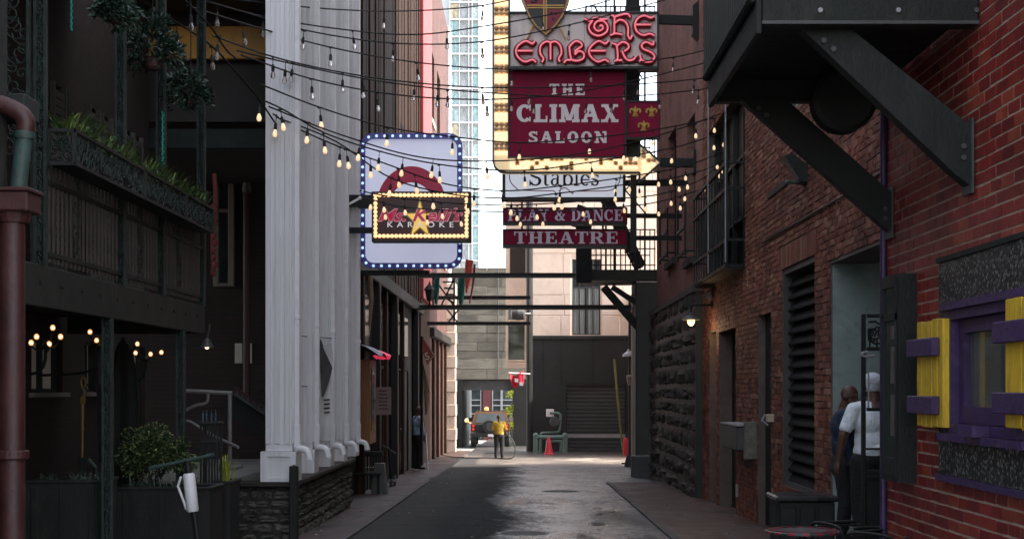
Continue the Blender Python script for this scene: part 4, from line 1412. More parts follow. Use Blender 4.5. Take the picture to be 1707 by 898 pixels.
# bulbs under the balcony
M['bulb_warm'] = em('warm_bulb', (1, .42, .14), 1.3, (1, .6, .3))
M['bulb_core'] = em('bulb_core', (1, .8, .5), 2.4)
def sconce(d, X, bulbs, lab, grp='bare bulb wall lamps under the balcony'):
    c = Vector((X, d, ZP(sum(b[1] for b in bulbs) / len(bulbs), d)))
    t = thing('wall_lamp', lab, 'lamp', c, grp)
    hub = P(sum(b[0] for b in bulbs) / len(bulbs), sum(b[1] for b in bulbs) / len(bulbs) + 14, d)
    o = MB()
    o.tube(smooth_path([(XW, d + .1, hub.z - .3), hub + Vector((-.1, .05, -.25)), hub], 4), .016, 6)
    o.ball(hub, .035)
    for bx, by in bulbs:
        p = P(bx, by + 5, d)
        o.tube(smooth_path([hub, (hub + p) / 2 + Vector((0, 0, -.05)), p], 4), .009, 5)
    o.build('arm', M['iron'], t)
    for bx, by in bulbs:
        o = MB(); o.ball(P(bx, by, d), .025, (1, 1, 1.15), 10, 8); q = o.build('bulb', M['bulb_warm'], t, True)
        o = MB(); o.tube([P(bx, by + 5, d), P(bx, by + 3, d)], .012, 6); o.build('socket', M['black'], q)
        o = MB(); o.ball(P(bx, by, d - .012), .017); o.build('filament', M['bulb_core'], q)
sconce(13.4, -4.5, ((88, 546), (61, 561), (101, 561), (52, 571), (82, 573)), 'five bulb iron wall lamp under the balcony, leftmost')
sconce(15.0, -4.5, ((150, 553), (161, 567), (178, 567), (174, 569)), 'four bulb wall lamp under the balcony left of the closed umbrella')
sconce(16.6, -4.5, ((229, 573), (226, 588), (251, 590), (269, 587)), 'four bulb wall lamp under the balcony right of the closed umbrella')
d = 18.5
t = thing('porch_lamp', 'small shaded lamp glowing on the dark porch beside the white columns', 'lamp', P(345, 575, d))
o = MB(); o.lathe(P(345, 576, d), [(.09, -.02), (.05, .06), (.02, .1)], 12); o.tube([P(345, 566, d), P(350, 540, d)], .012); o.build('shade', M['steel'], t)
o = MB(); o.ball(P(345, 578, d), .03); o.build('bulb', M['bulb_core'], t)

# dark building corner added to shade the balcony; also carries the foreground pipe
fb_ = thing('added_corner_building', 'dark building corner added at the left edge to shade the balcony, behind the fat red downpipe', 'building', (-3.6, 9.3, gz(9.3)))
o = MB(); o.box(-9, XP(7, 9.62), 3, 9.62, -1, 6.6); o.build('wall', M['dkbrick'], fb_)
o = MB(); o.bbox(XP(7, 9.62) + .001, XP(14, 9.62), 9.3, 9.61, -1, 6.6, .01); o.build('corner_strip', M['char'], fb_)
# foreground drain pipe
d = 9.5
t = thing('drain_pipe', 'fat red downpipe with a square hopper in the left foreground', 'drain pipe', P(20, 640, d))
o = MB(); o.tube([P(20, 1080, d), P(20, 360, d)], .084, 20); o.build('pipe', M['redpipe'], t, True)
o = MB(); o.lathe(P(20, 765, d), [(.105, 0), (.11, .01), (.11, .055), (.105, .06)], 20); o.build('collar', M['redpipe'], t)
o = MB(); o.bbox(XP(-12, d), XP(57, d), d - .14, d + .14, ZP(356, d), ZP(322, d), .012); o.bbox(XP(-16, d), XP(60, d), d - .155, d + .155, ZP(323, d), ZP(316, d), .006); o.lathe(P(22, 372, d), [(.1, 0), (.12, .065)], 16); o.build('hopper', M['redpipe'], t)
o = MB(); o.tube([P(30, 318, d), P(40, 228, d)], .055, 16); o.lathe(P(40, 232, d), [(.066, 0), (.07, .02), (.07, .045), (.064, .05)], 16); o.build('stub_pipe', M['verdigris'], t, True)
o = MB(); o.tube(smooth_path([P(41, 226, d), P(43, 207, d), P(37, 193, d), P(20, 182, d), P(-20, 166, d), P(-60, 150, d)], 6), .062, 16); o.build('elbow', M['redpipe'], t, True)
o = MB(); o.bbox(XP(-40, d), XP(32, d), d + .1, d + .4, ZP(190, d), ZP(150, d), .01); o.build('bracket', M['char'], t)

# planters, bush, grasses
def planter(px0, px1, pyt, d, dep, lab):
    t = thing('planter', lab, 'planter', (XP((px0 + px1) / 2, d), d + dep / 2, gz(d)))
    x0, x1, zt_, zb = XP(px0, d), XP(px1, d), ZP(pyt, d), gz(d) + .04
    o = MB()
    o.box(x0, x1, d, d + .03, zb, zt_); o.box(x0, x1, d + dep - .03, d + dep, zb, zt_); o.box(x0, x0 + .03, d + .03, d + dep - .03, zb, zt_); o.box(x1 - .03, x1, d + .03, d + dep - .03, zb, zt_)
    o.build('tub', M['char'], t)
    o = MB(); e = .015
    for a, b, c, f in ((x0 - e, x1 + e, d - e, d + .05), (x0 - e, x1 + e, d + dep - .05, d + dep + e), (x0 - e, x0 + .05, d + .05, d + dep - .05), (x1 - .05, x1 + e, d + .05, d + dep - .05)): o.bbox(a, b, c, f, zt_ + .001, zt_ + .03, .006)
    o.build('rim', M['char'], t)
    o = MB(); o.box(x0 + .03, x1 - .03, d + .03, d + dep - .03, zb, zt_ - .03); o.build('soil', M['soil'], t)
    o = MB()
    for k in (.12, .5, .88): o.bbox(x0 + (x1 - x0) * k - .03, x0 + (x1 - x0) * k + .03, d - .012, d - .001, zb, zt_ - .03, .004)
    o.build('stile', M['char'], t)
    return x0, x1, zt_
pA = planter(42, 168, 805, 12.5, .5, 'dark wooden planter of sparse grass beside the red downpipe')
pB = planter(190, 350, 816, 14.4, .6, 'dark wooden planter that holds the round bush')
pC = planter(355, 384, 806, 15.6, .5, 'narrow dark planter against the rubble stone wall')
def grass(x0, x1, y0, y1, z, n, h, out, lab, mat=None):
    t = MB()
    for i in range(n): tuft(t, (rgp.uniform(x0, x1), rgp.uniform(y0, y1), z), 9, h, out, .012, rgp)
    tag(t.build('grass_tuft', mat or M['leaf'], None, org=((x0 + x1) / 2, (y0 + y1) / 2, z)), lab, 'plant')
M['leaf_pale'] = leafm('pale_blade', (.03, .055, .04), (.07, .11, .08), (.14, .18, .14))
grass(pA[0] + .06, pA[1] - .06, 12.58, 12.9, pA[2] - .03, 12, .1, .12, 'sparse liriope tufts in the planter beside the red downpipe', M['leaf_pale'])
grass(pB[0] + .08, pB[1] - .08, 14.46, 14.6, pB[2] - .03, 16, .14, .14, 'strappy liriope in front of the round bush in its planter', M['leaf_pale'])
grass(pC[0] + .05, pC[1] - .04, 15.68, 16.0, pC[2] - .03, 5, .3, .08, 'yellowish upright grass in the narrow planter by the stone wall', M['leaf_lime'])
bs = thing('round_bush', 'clipped round bush of small glossy leaves in the planter', 'bush', P(258, 800, 14.75))
o = MB(); c = P(258, 812, 14.75)
for k in range(7): o.tube([c, c + Vector((rgp.uniform(-.2, .2), rgp.uniform(-.1, .1), .3))], [.018, .006], 5)
o.build('stems', M['brown'], bs)
leaf_ball('crown', bs, P(252, 752, 14.75), .36, 3600, .036, .024, M['leaf_box'], rgp, (1.02, .8, .8), 40)
leaf_ball('crown', bs, P(300, 756, 14.75), .2, 900, .036, .024, M['leaf_box'], rgp, (1, .9, .95), 14)

# closed umbrellas, ornament staff, slatted stand
um = thing('closed_umbrella', 'tall closed black parasol under the balcony behind the bush', 'umbrella', (XP(205, 15.6), 15.6, gz(15.6)))
c = Vector((XP(205, 15.6), 15.6, 0))
o = MB(); o.tube([c + Vector((0, 0, gz(15.6))), c + Vector((0, 0, 2.2))], .022, 8); o.lathe(c + Vector((0, 0, gz(15.6))), [(.22, 0), (.22, .05), (.05, .09)], 16); o.build('pole', M['black'], um)
o = MB()
ring = []
for z, r in ((.5, .12), (.62, .17), (1.0, .16), (1.5, .14), (1.9, .12), (2.12, .05), (2.18, .01)):
    for k in range(16):
        a = k / 16 * 6.283
        rr = r * (1 if k % 2 else .72)
        ring.append(tuple(c + Vector((rr * math.cos(a) * 1.15, rr * math.sin(a), z))))
o.add(ring, [(i * 16 + k, i * 16 + (k + 1) % 16, (i + 1) * 16 + (k + 1) % 16, (i + 1) * 16 + k) for i in range(6) for k in range(16)])
o.build('canopy', pm('black_canvas', (.012, .013, .013), .9, .3, 6, .3), um)
o = MB(); o.bar(P(172, 770, 15.9), P(168, 640, 15.9), .09, .03)
tag(o.build('leaning_board', M['brown']), 'pale brown board leaning behind the closed parasol', 'board')
d = 14.2
t = thing('gold_staff', 'gold staff with a looped head standing behind the planters', 'ornament', P(138, 790, d))
o = MB()
o.tube(smooth_path([P(141, 645, d), P(143, 636, d), P(139, 629, d), P(135, 636, d), P(137, 645, d), P(141, 655, d), P(135, 664, d)], 5), .012, 6)
o.build('loop_head', M['gold_dim'], t)
o = MB(); o.bbox(XP(134, d), XP(142, d), d - .02, d + .02, ZP(672, d), ZP(661, d), .004); o.tube([P(138, 670, d), P(137, 765, d)], [.018, .01], 8); o.ball(P(138, 715, d), .02); o.build('shaft', M['gold_dim'], t)
o = MB(); o.bbox(XP(133, d), XP(142, d), d - .05, d + .05, gz(d), ZP(762, d), .006); o.build('socket_post', M['dgreen'], t)
d = 15.3
t = thing('slatted_stand', 'tall dark slatted stand behind the scooter with bottles on top', 'stand', P(348, 850, d))
x0, x1 = XP(333, d), XP(364, d)
for i in range(7):
    x = x0 + (x1 - x0 - .02) * i / 6
    o = MB(); o.box(x, x + .018, d, d + .02, gz(d) + .05, ZP(705, d)); o.build('slat', M['black'], t)
o = MB(); o.bbox(x0 - .015, x1 + .015, d - .03, d + .22, ZP(707, d), ZP(702, d), .005); o.bbox(x0, x1, d - .015, d - .001, ZP(738, d), ZP(731, d), .003); o.bbox(x0, x1, d - .012, d + .2, gz(d), gz(d) + .06, .004)
for xx in (x0, x1 - .025): o.box(xx, xx + .025, d + .18, d + .2, gz(d) + .06, ZP(708, d))
o.build('frame', M['char'], t)
o = MB()
for k, px in enumerate((338, 344, 352, 359)):
    o.lathe(P(px, 702, d + .05 + .03 * (k % 2)), [(.017, 0), (.017, .07), (.007, .09), (.007, .11 + .02 * (k % 2))], 8)
tag(o.build('blue_bottles', pm('blue_glass', (.012, .03, .045), .2, .3, 5, 0)), 'cluster of blue glass bottles on the slatted stand', 'bottles')
# scooters
def scooter(d, hb0, hb1, head, foot, lab, bag=True):
    t = thing('electric_scooter', lab, 'scooter', (foot[0], d, gz(d)))
    o = MB(); o.tube([hb0, head, hb1], .016, 8); 
    for a, b in ((hb0, head), (hb1, head)): o.tube([a, a + (b - a) * .28], .021, 8)
    o.build('handlebar', M['verdigris'], t)
    base = Vector(foot)
    o = MB(); o.tube([head, base + Vector((0, 0, .2))], .03, 10); o.build('stem', M['black'], t)
    if bag:
        u = (base - head).normalized()
        p, q = head + u * .12, head + u * .48
        o = MB(); o.tube([p, p + u * .02, q - u * .02, q], [.045, .056, .056, .05], 14); o.build('battery_sleeve', M['white2'], t, True)
        o = MB(); o.tube([p + Vector((-.07, 0, -.03)), p + Vector((-.1, 0, -.12)), q + Vector((-.08, 0, .08)), q + Vector((-.06, 0, .02))], .012, 6); o.build('cable_lock', M['white2'], t)
    o = MB(); o.bbox(base.x - .07, base.x + .07, base.y + .12, base.y + .8, base.z + .1, base.z + .14, .015); o.build('deck', M['rubber'], t)
    for yy in (0, .92):
        o = MB(); o.lathe(base + Vector((-.025, yy, .11)), [(.06, 0), (.11, .005), (.115, .025), (.11, .045), (.06, .05)], 20, 'X'); o.build('wheel', M['rubber'], t)
d = 13.3
scooter(d, P(250, 780, d), P(357, 757, d), P(312, 767, d), (XP(336, d), d, gz(d)), 'electric scooter with teal handlebar and white battery sleeve beside the bush')
d = 13.9
scooter(d, P(148, 765, d), P(172, 800, d + .3), P(160, 778, d), (XP(176, d), d, gz(d)), 'dark electric scooter parked in the gap between the two planters', False)
# pale handrail
d = 16.9
t = thing('handrail', 'pale tubular stair handrail behind the slatted stand', 'handrail', P(340, 800, d))
o = MB()
o.tube([P(301, 800, d), P(301, 651, d)], .026, 8); o.tube([P(301, 651, d), P(387, 655, d)], .026, 8); o.tube([P(383, 655, d), P(383, 776, d)], .026, 8)
o.tube(smooth_path([P(298, 690, d), P(325, 676, d), P(344, 671, d), P(347, 655, d)], 4), .02, 8)
o.tube(smooth_path([P(303, 701, d), P(315, 702, d), P(326, 708, d), P(360, 728, d), P(397, 745, d - .3)], 4), .02, 8)
o.build('rail', M['dullgrey'], t, True)
o = MB(); o.bbox(XP(370, d), XP(397, d), d - .1, d + .3, ZP(782, d), ZP(776, d), .006); o.build('foot_plate', M['dullgrey'], t)
# ---------------------------------------------------------------- porch building between balcony and white columns
pb = thing('porch_building', 'dark brown recessed porch building with an ochre fascia board', 'building', (-5, 24, gz(24)))
D0 = 24.0
M['dimcream'] = pm('aged_cream_paint', (.17, .14, .115), .7, .2, 3, .3)
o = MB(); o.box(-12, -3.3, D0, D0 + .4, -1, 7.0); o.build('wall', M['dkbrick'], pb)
o = MB(); o.box(-12, -3.35, 18.6, D0 - .002, 6.9, 7.05); o.build('roof', M['brown'], pb)
d = 20.0
o = MB(); o.bbox(-9, XP(452, d), d, d + .1, ZP(98, d), ZP(44, d), .01); o.build('fascia', M['ochre'], pb)
o = MB(); o.bbox(-9, XP(452, d), d - .02, d + .14, ZP(44, d) + .003, 6.895, .01); o.build('eave_board', M['brown'], pb)
o = MB(); o.box(-9, -3.4, d + .2, d + .3, ZP(98, d), ZP(98, d) - .9 * .0 - .85); o.build('soffit_panel', M['brown'], pb)
o = MB(); o.bbox(-9, XP(452, d), d + .02, d + .2, ZP(247, d), ZP(214, d), .01); o.build('beam', M['dgreen'], pb)
o = MB(); o.box(-9, -3.4, d + .2, D0 - .002, ZP(240, d), ZP(236, d)); o.build('porch_ceiling', M['brown'], pb)
d = D0
wx0, wx1, wz0, wz1 = XP(362, d), XP(392, d), ZP(478, d), ZP(232, d)
o = MB(); o.box(wx0, wx1, d - .03, d - .002, wz0, wz1); ww = o.build('window', M['glassd'], pb)
o = MB()
o.bbox(wx1 - .1, wx1, d - .1, d - .031, wz0, wz1, .01); o.bbox(wx0 - .05, wx0 + .04, d - .1, d - .031, wz0, wz1, .01)
for z in (wz0, (wz0 + wz1) / 2, wz1 - .12): o.bbox(wx0 + .04, wx1 - .1, d - .09, d - .031, z, z + .06, .008)
o.build('frame', M['dimcream'], ww)
o = MB(); o.tube([P(411, 318, d - .2), P(411, 245, d - .2)], .065, 12); o.lathe(P(411, 320, d - .2), [(.075, 0), (.075, .1)], 12); pp_ = thing('porch_pipe', 'porch downpipe painted pale above and dark red below beside the white columns', 'pipe', P(411, 480, d - .2)); o.build('upper_pipe', M['dimcream'], pp_, True)
o = MB(); o.tube([P(411, 700, d - .2), P(411, 322, d - .2)], .06, 12); o.build('lower_pipe', M['redpipe'], pp_, True)
o = MB(); o.tube(smooth_path([P(357, 290, 19.8), P(359, 330, 19.8), P(354, 400, 19.8), P(357, 460, 19.8)], 4), .03, 7)
for k in range(10): o.ball(P(357 + (k % 3 - 1) * 2, 345 + k * 12, 19.75), .035, (1, 1, 1.5), 6, 4)
tag(o.build('red_garland', pm('red_garland', (.16, .025, .022), .8, .4, 20, .5)), 'thin dark red garland hanging at the end of the window boxes', 'garland')
o = MB(); o.box(-9, -3.05, 18.45, D0 - .002, -1, .45); o.build('porch_floor', M['concrete'], pb)
for k, (a, b) in enumerate(((392, 404), (412, 420))):
    o = MB(); o.box(XP(a, d), XP(b, d), d - .03, d - .002, ZP(605, d), ZP(572, d)); o.build('window', lit, pb)
t = thing('stair_rail', 'sloping red and pale striped stair rail in the dark porch', 'stair rail', P(415, 670, 22))
o = MB(); o.bar(P(388, 648, 22), P(446, 684, 22), .05, .1); o.build('red_rail', M['redpipe'], t)
o = MB(); o.bar(P(390, 656, 21.9), P(446, 692, 21.9), .04, .04)
for k in range(6): o.bar(P(394 + k * 9, 651 + k * 5.6, 21.93), P(398 + k * 9, 662 + k * 5.6, 21.93), .03)
o.build('pale_rail', M['steel'], t)
o = MB(); o.bar(P(388, 670, 22.2), P(446, 706, 22.2), .3, .35); o.build('stringer', M['black'], t)

# rubble stone base
M['rubble'] = pm('rubble_stone', (.075, .07, .06), .85, .4, 4, .9, 18, dirt=(.14, .13, .115), rand=.7)
sw_ = thing('stone_wall', 'low rubble stone wall carrying the white columns', 'wall', (-3.0, 20, gz(20)))
XS, YS, ZT = -3.0, 18.2, .46
o = MB(); o.box(-3.85, XS - .04, YS + .04, 24.6, -1, ZT - .08); o.build('core', pm('dark_mortar', (.03, .028, .025), .9, .3, 5, .6, 30), sw_)
rg = random.Random(17)
z = -.5
while z < ZT - .1:
    h = min(rg.uniform(.07, .17), ZT - .08 - z)
    if h < .03: break
    x = -3.85
    while x < XS - .02:
        l = rg.uniform(.12, .36); e = min(x + l, XS)
        if e - x > .05:
            q = MB(); rock(q, ((x + e) / 2, YS + .03, z + h / 2), (e - x) / 2 - .006, .045, h / 2 - .006, (0, -1, 0), rg); q.build('stone', M['rubble'], sw_)
        x = e
    y = YS + .02
    while y < 24.6:
        l = rg.uniform(.16, .45); e = min(y + l, 24.6)
        if e - y > .06:
            q = MB(); rock(q, (XS - .03, (y + e) / 2, z + h / 2), .05, (e - y) / 2 - .006, h / 2 - .006, (1, 0, 0), rg); q.build('stone', M['rubble'], sw_)
        y = e
    z += h
o = MB(); o.bbox(-3.85, XS + .05, YS - .05, 24.65, ZT - .078, ZT - .01, .012); o.build('coping', M['brown'], sw_)
o = MB(); d = 17.9; o.bbox(XP(483, d), XP(497, d), d - .06, d + .06, gz(d), ZP(776, d), .01); o.ball(P(490, 778, d - .0), .03)
tag(o.build('corner_post', M['black']), 'short black post guarding the corner of the rubble stone wall', 'bollard')

# white columned front
wbld = thing('white_building', 'white boarded front with five square columns and downspouts on a stone base', 'building', (-3.2, 21, ZT))
XWH = -3.25
o = MB(); o.box(XWH - .085, XWH - .02, 18.7, 26.35, .2, 14); o.build('wall', M['white'], wbld)
for i in range(38):
    y = 18.6 + i * .204
    o = MB(); o.bbox(XWH - .021, XWH - random.uniform(0, .004), y, y + .196, ZT - .2, 14, .006); o.build('board', M['white'], wbld)
    if i % 2 == 0:
        o = MB(); o.box(XWH - .001, XWH + .03, y + .17, y + .225, ZT - .2, 14); o.build('batten', M['white'], wbld)
ZCOL = [.79, .82, .8, .78, .77]
for k, y in enumerate((18.22, 19.95, 21.6, 23.25, 24.85)):
    xl = -3.34 if k == 0 else XWH + .03
    xr = -3.0
    zb = ZP(752 - k * 4, y) if k == 0 else ZP((752, 749, 746, 742, 739)[k], y)
    o = MB(); o.bbox(xl, xr, y, y + .38, zb + .002, 14, .008)
    cl = o.build('column', M['white'], wbld)
    o = MB()       # raised stiles give the shaft its fluted panels
    for f in (0, .36, .72):
        o.bbox(xl + (xr - xl) * f + .004, xl + (xr - xl) * (f + .2), y - .026, y - .001, zb + .1, 14, .004)
    for f in (.1, .5, .86): o.bbox(xr + .001, xr + .024, y + .38 * f - .03, y + .38 * f + .03, zb + .1, 14, .004)
    o.build('stile', M['white'], cl)
    e = .055
    o = MB(); zl = ZT - .009
    if k == 0:
        for a, b, c_, d_ in ((xl - e, xr + e, zl, zl + .05), (xl - e, xr + e, zb - .06, zb), (xl - e, xl + .03, zl + .05, zb - .06), (xr - .03, xr + e, zl + .05, zb - .06)): o.box(a, b, y - e, y - e + .03, c_, d_)
        o.box(xl - e, xr + e, y - e + .03, y + .42, zl, zb)
    else:
        o.bbox(xl, xr + e * .6, y - e * .6, y + .41, zl, zb, .008)
    o.build('plinth', M['white'], cl)
    # downspout
    dx, dy = xr + .05, y + .1
    o = MB()
    o.bbox(dx - .038, dx + .038, dy - .045, dy + .045, zb + .05, 14, .01)
    zj = ZP((532, 546, 556, 560, 572)[k], dy)
    o.bbox(dx - .046, dx + .046, dy - .053, dy + .053, zj, zj + .06, .008)
    o.bbox(dx - .046, dx + .046, dy - .053, dy + .053, zb + .05, zb + .35, .008)
    ds = o.build('downspout', M['white2'], wbld)
    o = MB()
    pts = smooth_path([(dx - .01, dy, zb + .1), (dx, dy - .01, zb + .04), (dx + .07, dy - .04, zb + .03), (dx + .14, dy - .06, zb + .0), (dx + .17, dy - .07, zb - .09)], 4)
    o.tube(pts, .044, 10); o.tube([pts[-2], pts[-1] + Vector((0, 0, -.02))], .049, 10)
    o.build('elbow', M['white2'], ds, True)
for (a, b, d) in (((489, 253), (537, 222), 19.2), ((573, 345), (600, 330), 23.5)):
    o = MB(); o.bar(P(*a, d), P(*b, d), .035); o.ball(P(*b, d), .03)
    tag(o.build('bracket_arm', M['white2']), 'longer slanting white bracket arm on the columns, left of the blue lit sign' if a[0] == 489 else 'shorter slanting white bracket arm next to the blue lit sign', 'bracket')
# torn banner
d = 20.6
tb = thing('torn_banner', 'torn grey and white banner curling off the white columns', 'banner', P(545, 620, d))
def cloth(o, pts_l, pts_r, dd, amp=.05, n=10, th=.004):
    pl_, pr = smooth_path([Vector((a, b, 0)) for a, b in pts_l], 4), smooth_path([Vector((a, b, 0)) for a, b in pts_r], 4)
    V = []
    m = 6
    for i in range(len(pl_)):
        j = min(i, len(pr) - 1)
        for k in range(m + 1):
            f = k / m
            q = pl_[i] * (1 - f) + pr[j] * f
            V.append(P(q.x, q.y, dd + amp * math.sin(f * 5 + i * .3)))
    Fc = [(i * (m + 1) + k, i * (m + 1) + k + 1, (i + 1) * (m + 1) + k + 1, (i + 1) * (m + 1) + k) for i in range(len(pl_) - 1) for k in range(m)]
    n0 = len(V)
    o.add(V + [v + Vector((0, th, 0)) for v in V], Fc + [tuple(i + n0 for i in f)[::-1] for f in Fc])
cg_ = pm('grey_canvas', (.1, .095, .1), .85, .3, 3, .3)
cw_ = pm('white_canvas', (.6, .6, .6), .85, .1, 3, .3)
def kite(pts, d0, amp, nm, mt):
    o = MB(); q = [P(a, b, d0 + c * amp) for a, b, c in pts]
    n_ = len(q); o.add(q + [v + Vector((0, .006, 0)) for v in q], [(0, i, i + 1) for i in range(1, n_ - 1)] + [(n_, n_ + i + 1, n_ + i) for i in range(1, n_ - 1)]); o.build(nm, mt, tb)
kite([(532, 560, 0), (532.5, 600, .5), (536, 662, 0), (540, 660, .3), (547, 640, -.3), (554, 614, -1.2), (552, 606, -1), (542, 582, -.5)], d, .12, 'grey_flap', cg_)
kite([(538, 577, -.4), (553, 571, -1.3), (555, 592, -1.4), (554.5, 613, -1.3), (551, 605, -1.1)], d - .04, .12, 'white_flap', cw_)
o = MB(); cloth(o, [(536, 640), (534, 690), (533, 735)], [(552, 612), (553, 680), (551, 732)], d + .12, .02); lp = o.build('lower_sheet', cw_, tb, True)
o = MB()
for k in range(4):
    o.add([P(539 + k % 2, 665 + k * 7, d + .07), P(550, 664 + k * 7, d + .07), P(550, 667 + k * 7, d + .07), P(540, 668 + k * 7, d + .07)], [(3, 2, 1, 0)])
o.build('faded_print', M['redpipe'], tb)
o = MB()
for y_ in (562, 645): o.tube([P(503, y_ - 2, 19.6), P(560, y_ + 2, 22)], .006, 5)
o.build('wire', M['black'], tb)

# ---------------------------------------------------------------- dark timber and brick fronts further up on the left
XL = -3.35
M['timber'] = pm('dark_stained_timber', (.034, .018, .012), .75, .5, 1.6, .6, 18, stretch=(4, 4, .35), rand=.5, spec=.15, dirt=(.07, .04, .028), dirt_amt=.4)
db = thing('timber_building', 'dark timber clad building rising behind the blue lit sign', 'building', (XL, 34, gz(34)))
o = MB(); o.box(-9, XL - .06, 26.4, 45.0, -1.2, RH); o.build('wall', M['dkbrick'], db)
rg = random.Random(31)
y = 26.4
while y < 44.9:
    l = rg.uniform(.28, .5)
    o = MB(); o.bbox(XL - .07, XL - rg.uniform(.0, .05), y + .01, min(y + l, 45.0) - .01, ZP(470, y) if y < 34 else 4.2, RH, .01); o.build('plank', M['timber'], db)
    y += l
o = MB(); o.bbox(XL - .05, XL + .12, 26.45, 45.0, 3.95, 4.25, .02); o.build('fascia', M['brown'], db)
for k, y in enumerate((28.6, 31.2, 33.4, 35.5, 38.0, 42.4, 44.2)):
    o = MB(); o.bbox(XL - .05, XL + (.14 if k % 2 else .08), y, y + .3, -1, 3.94, .02); o.build('pilaster', M['brown'] if k % 2 else M['timber'], db)
for k, (a, b) in enumerate(((29.4, 30.7), (32.0, 33.1), (36.4, 37.6), (38.9, 40.1))):
    o = MB(); o.box(XL - .03, XL - .01, a, b, gz(a), 2.1); dd = o.build('door', M['black'], db)
    o = MB(); o.box(XL - .009, XL + .03, a - .06, a, gz(a), 2.16); o.box(XL - .009, XL + .03, b, b + .06, gz(a), 2.16); o.box(XL - .009, XL + .03, a, b, 2.1, 2.16); o.build('frame', M['timber'], dd)
    o = MB(); o.bbox(XL - .045, XL + .02, a, b, 2.5, 3.6, .02); o.build('window', M['glassd'], db)
o = MB(); o.bbox(XL, XL + .3, 27.75, 28.9, .55, 2.2, .01); op_ = o.build('orange_panel', pm('orange_wood', (.3, .12, .04), .5, .3, 3, .3, stretch=(2, 2, .4)), db)
o = MB(); o.bbox(XL + .301, XL + .312, 28.0, 28.5, .75, 2.05, .01); o.build('pane', M['glassd'], op_)
o = MB(); o.tube([P(617, 455, 27.5), P(619, 500, 27.5), P(616, 550, 27.5)], [.05, .05, .02], 6)
tag(o.build('tan_pole', pm('tan_wood', (.28, .2, .12), .7, .2)), 'tan wooden pole hung point down under the blue lit sign', 'pole')
# awning with red neon
t = thing('awning', 'small rumpled dark awning with a red glow on the left fronts', 'awning', (XL, 28.5, 2.4))
o = MB(); V = []
for i in range(9):
    y = 26.9 + i * .35
    for f in range(5):
        V.append((XL + .06 + f * .13, y, ZP(575, 28) - f * .05 + .04 * math.sin(i * 1.7 + f)))
o.add(V, [(i * 5 + f, i * 5 + f + 1, i * 5 + f + 6, i * 5 + f + 5) for i in range(8) for f in range(4)])
o.add([(x, y, z - .02) for x, y, z in V], [(i * 5 + f, i * 5 + f + 5, i * 5 + f + 6, i * 5 + f + 1) for i in range(8) for f in range(4)])
o.build('canopy', M['steel'], t, True)
o = MB(); o.tube(smooth_path([P(625, 596, 28.4), P(632, 589, 28.4), P(640, 591, 28.4), P(650, 596, 28.4)], 4), .05, 8); o.ball(P(638, 594, 28.4), .1, (1.4, 1, .6)); o.build('neon_sign', em('red_neon', (.9, .05, .12), .6, (.6, .05, .1)), t)
t = thing('notice_board', 'pale pinkish notice board standing out from the dark left fronts', 'notice board', P(638, 668, 28))
o = MB(); o.bbox(XP(626, 28), XP(652, 28), 28, 28.04, ZP(691, 28), ZP(645, 28), .006); o.build('panel', pm('notice_panel', (.23, .15, .14), .6, .2, 8), t)
o = MB()
for k in range(6): o.box(XP(631, 28), XP(645 + k % 3, 28), 27.997, 27.999, ZP(652 + k * 6, 28), ZP(650 + k * 6, 28))
o.build('print', M['redpipe'], t)
o = MB(); o.bar((XL, 28.02, ZP(668, 28)), P(626, 668, 28.02), .03); o.build('bracket', M['black'], t)
t = thing('utility_box', 'cream utility box at the foot of the dark left fronts', 'utility box', P(659, 740, 38))
o = MB(); o.bbox(XP(650, 38), XP(668, 38), 37.8, 38.2, ZP(756, 38), ZP(716, 38), .02); o.build('box', M['cream'], t)
o = MB(); o.box(XP(648, 38), XP(669, 38), 37.75, 38.25, ZP(716, 38) + .003, ZP(713, 38)); o.build('lid', M['grey'], t)
d = 29.0
t = thing('cafe_bench', 'black slatted cafe bench at the foot of the white columns', 'bench', P(612, 800, d))
for k in range(9):
    x = XP(590 + k * 5.2, d); o = MB(); o.box(x, x + .035, d, d + .03, gz(d) + .1, ZP(757, d)); o.build('slat', M['black'], t)
o = MB(); o.bbox(XP(588, d), XP(638, d), d - .03, d + .06, ZP(760, d), ZP(752, d), .01); o.bbox(XP(588, d), XP(638, d), d - .5, d, gz(d) + .42, gz(d) + .47, .01)
for xx in (590, 632): o.box(XP(xx, d), XP(xx, d) + .05, d - .45, d - .4, gz(d), gz(d) + .42); o.box(XP(xx, d), XP(xx, d) + .05, d - .05, d - .001, gz(d), ZP(760, d))
o.build('frame', M['black'], t)
o = MB()
for k in range(10): o.ball(P(594 + k * 4, 778, d - .01), .012, n=6, m=4)
o.build('studs', M['white2'], t)
d = 28.6
o = MB(); o.prism([P(618, 824, d), P(645, 824, d), P(640, 772, d), P(624, 772, d)], (0, .3, 0)); tag(o.build('a_board', pm('grey_board', (.09, .09, .085), .7, .3, 4, .3)), 'grey sandwich board leaning beside the black bench', 'sandwich board')
d = 31.5
scooter(d, P(638, 742, d), P(660, 756, d), P(648, 748, d), (XP(652, d), d, gz(d)), 'small dark electric scooter standing by the dark left fronts', False)
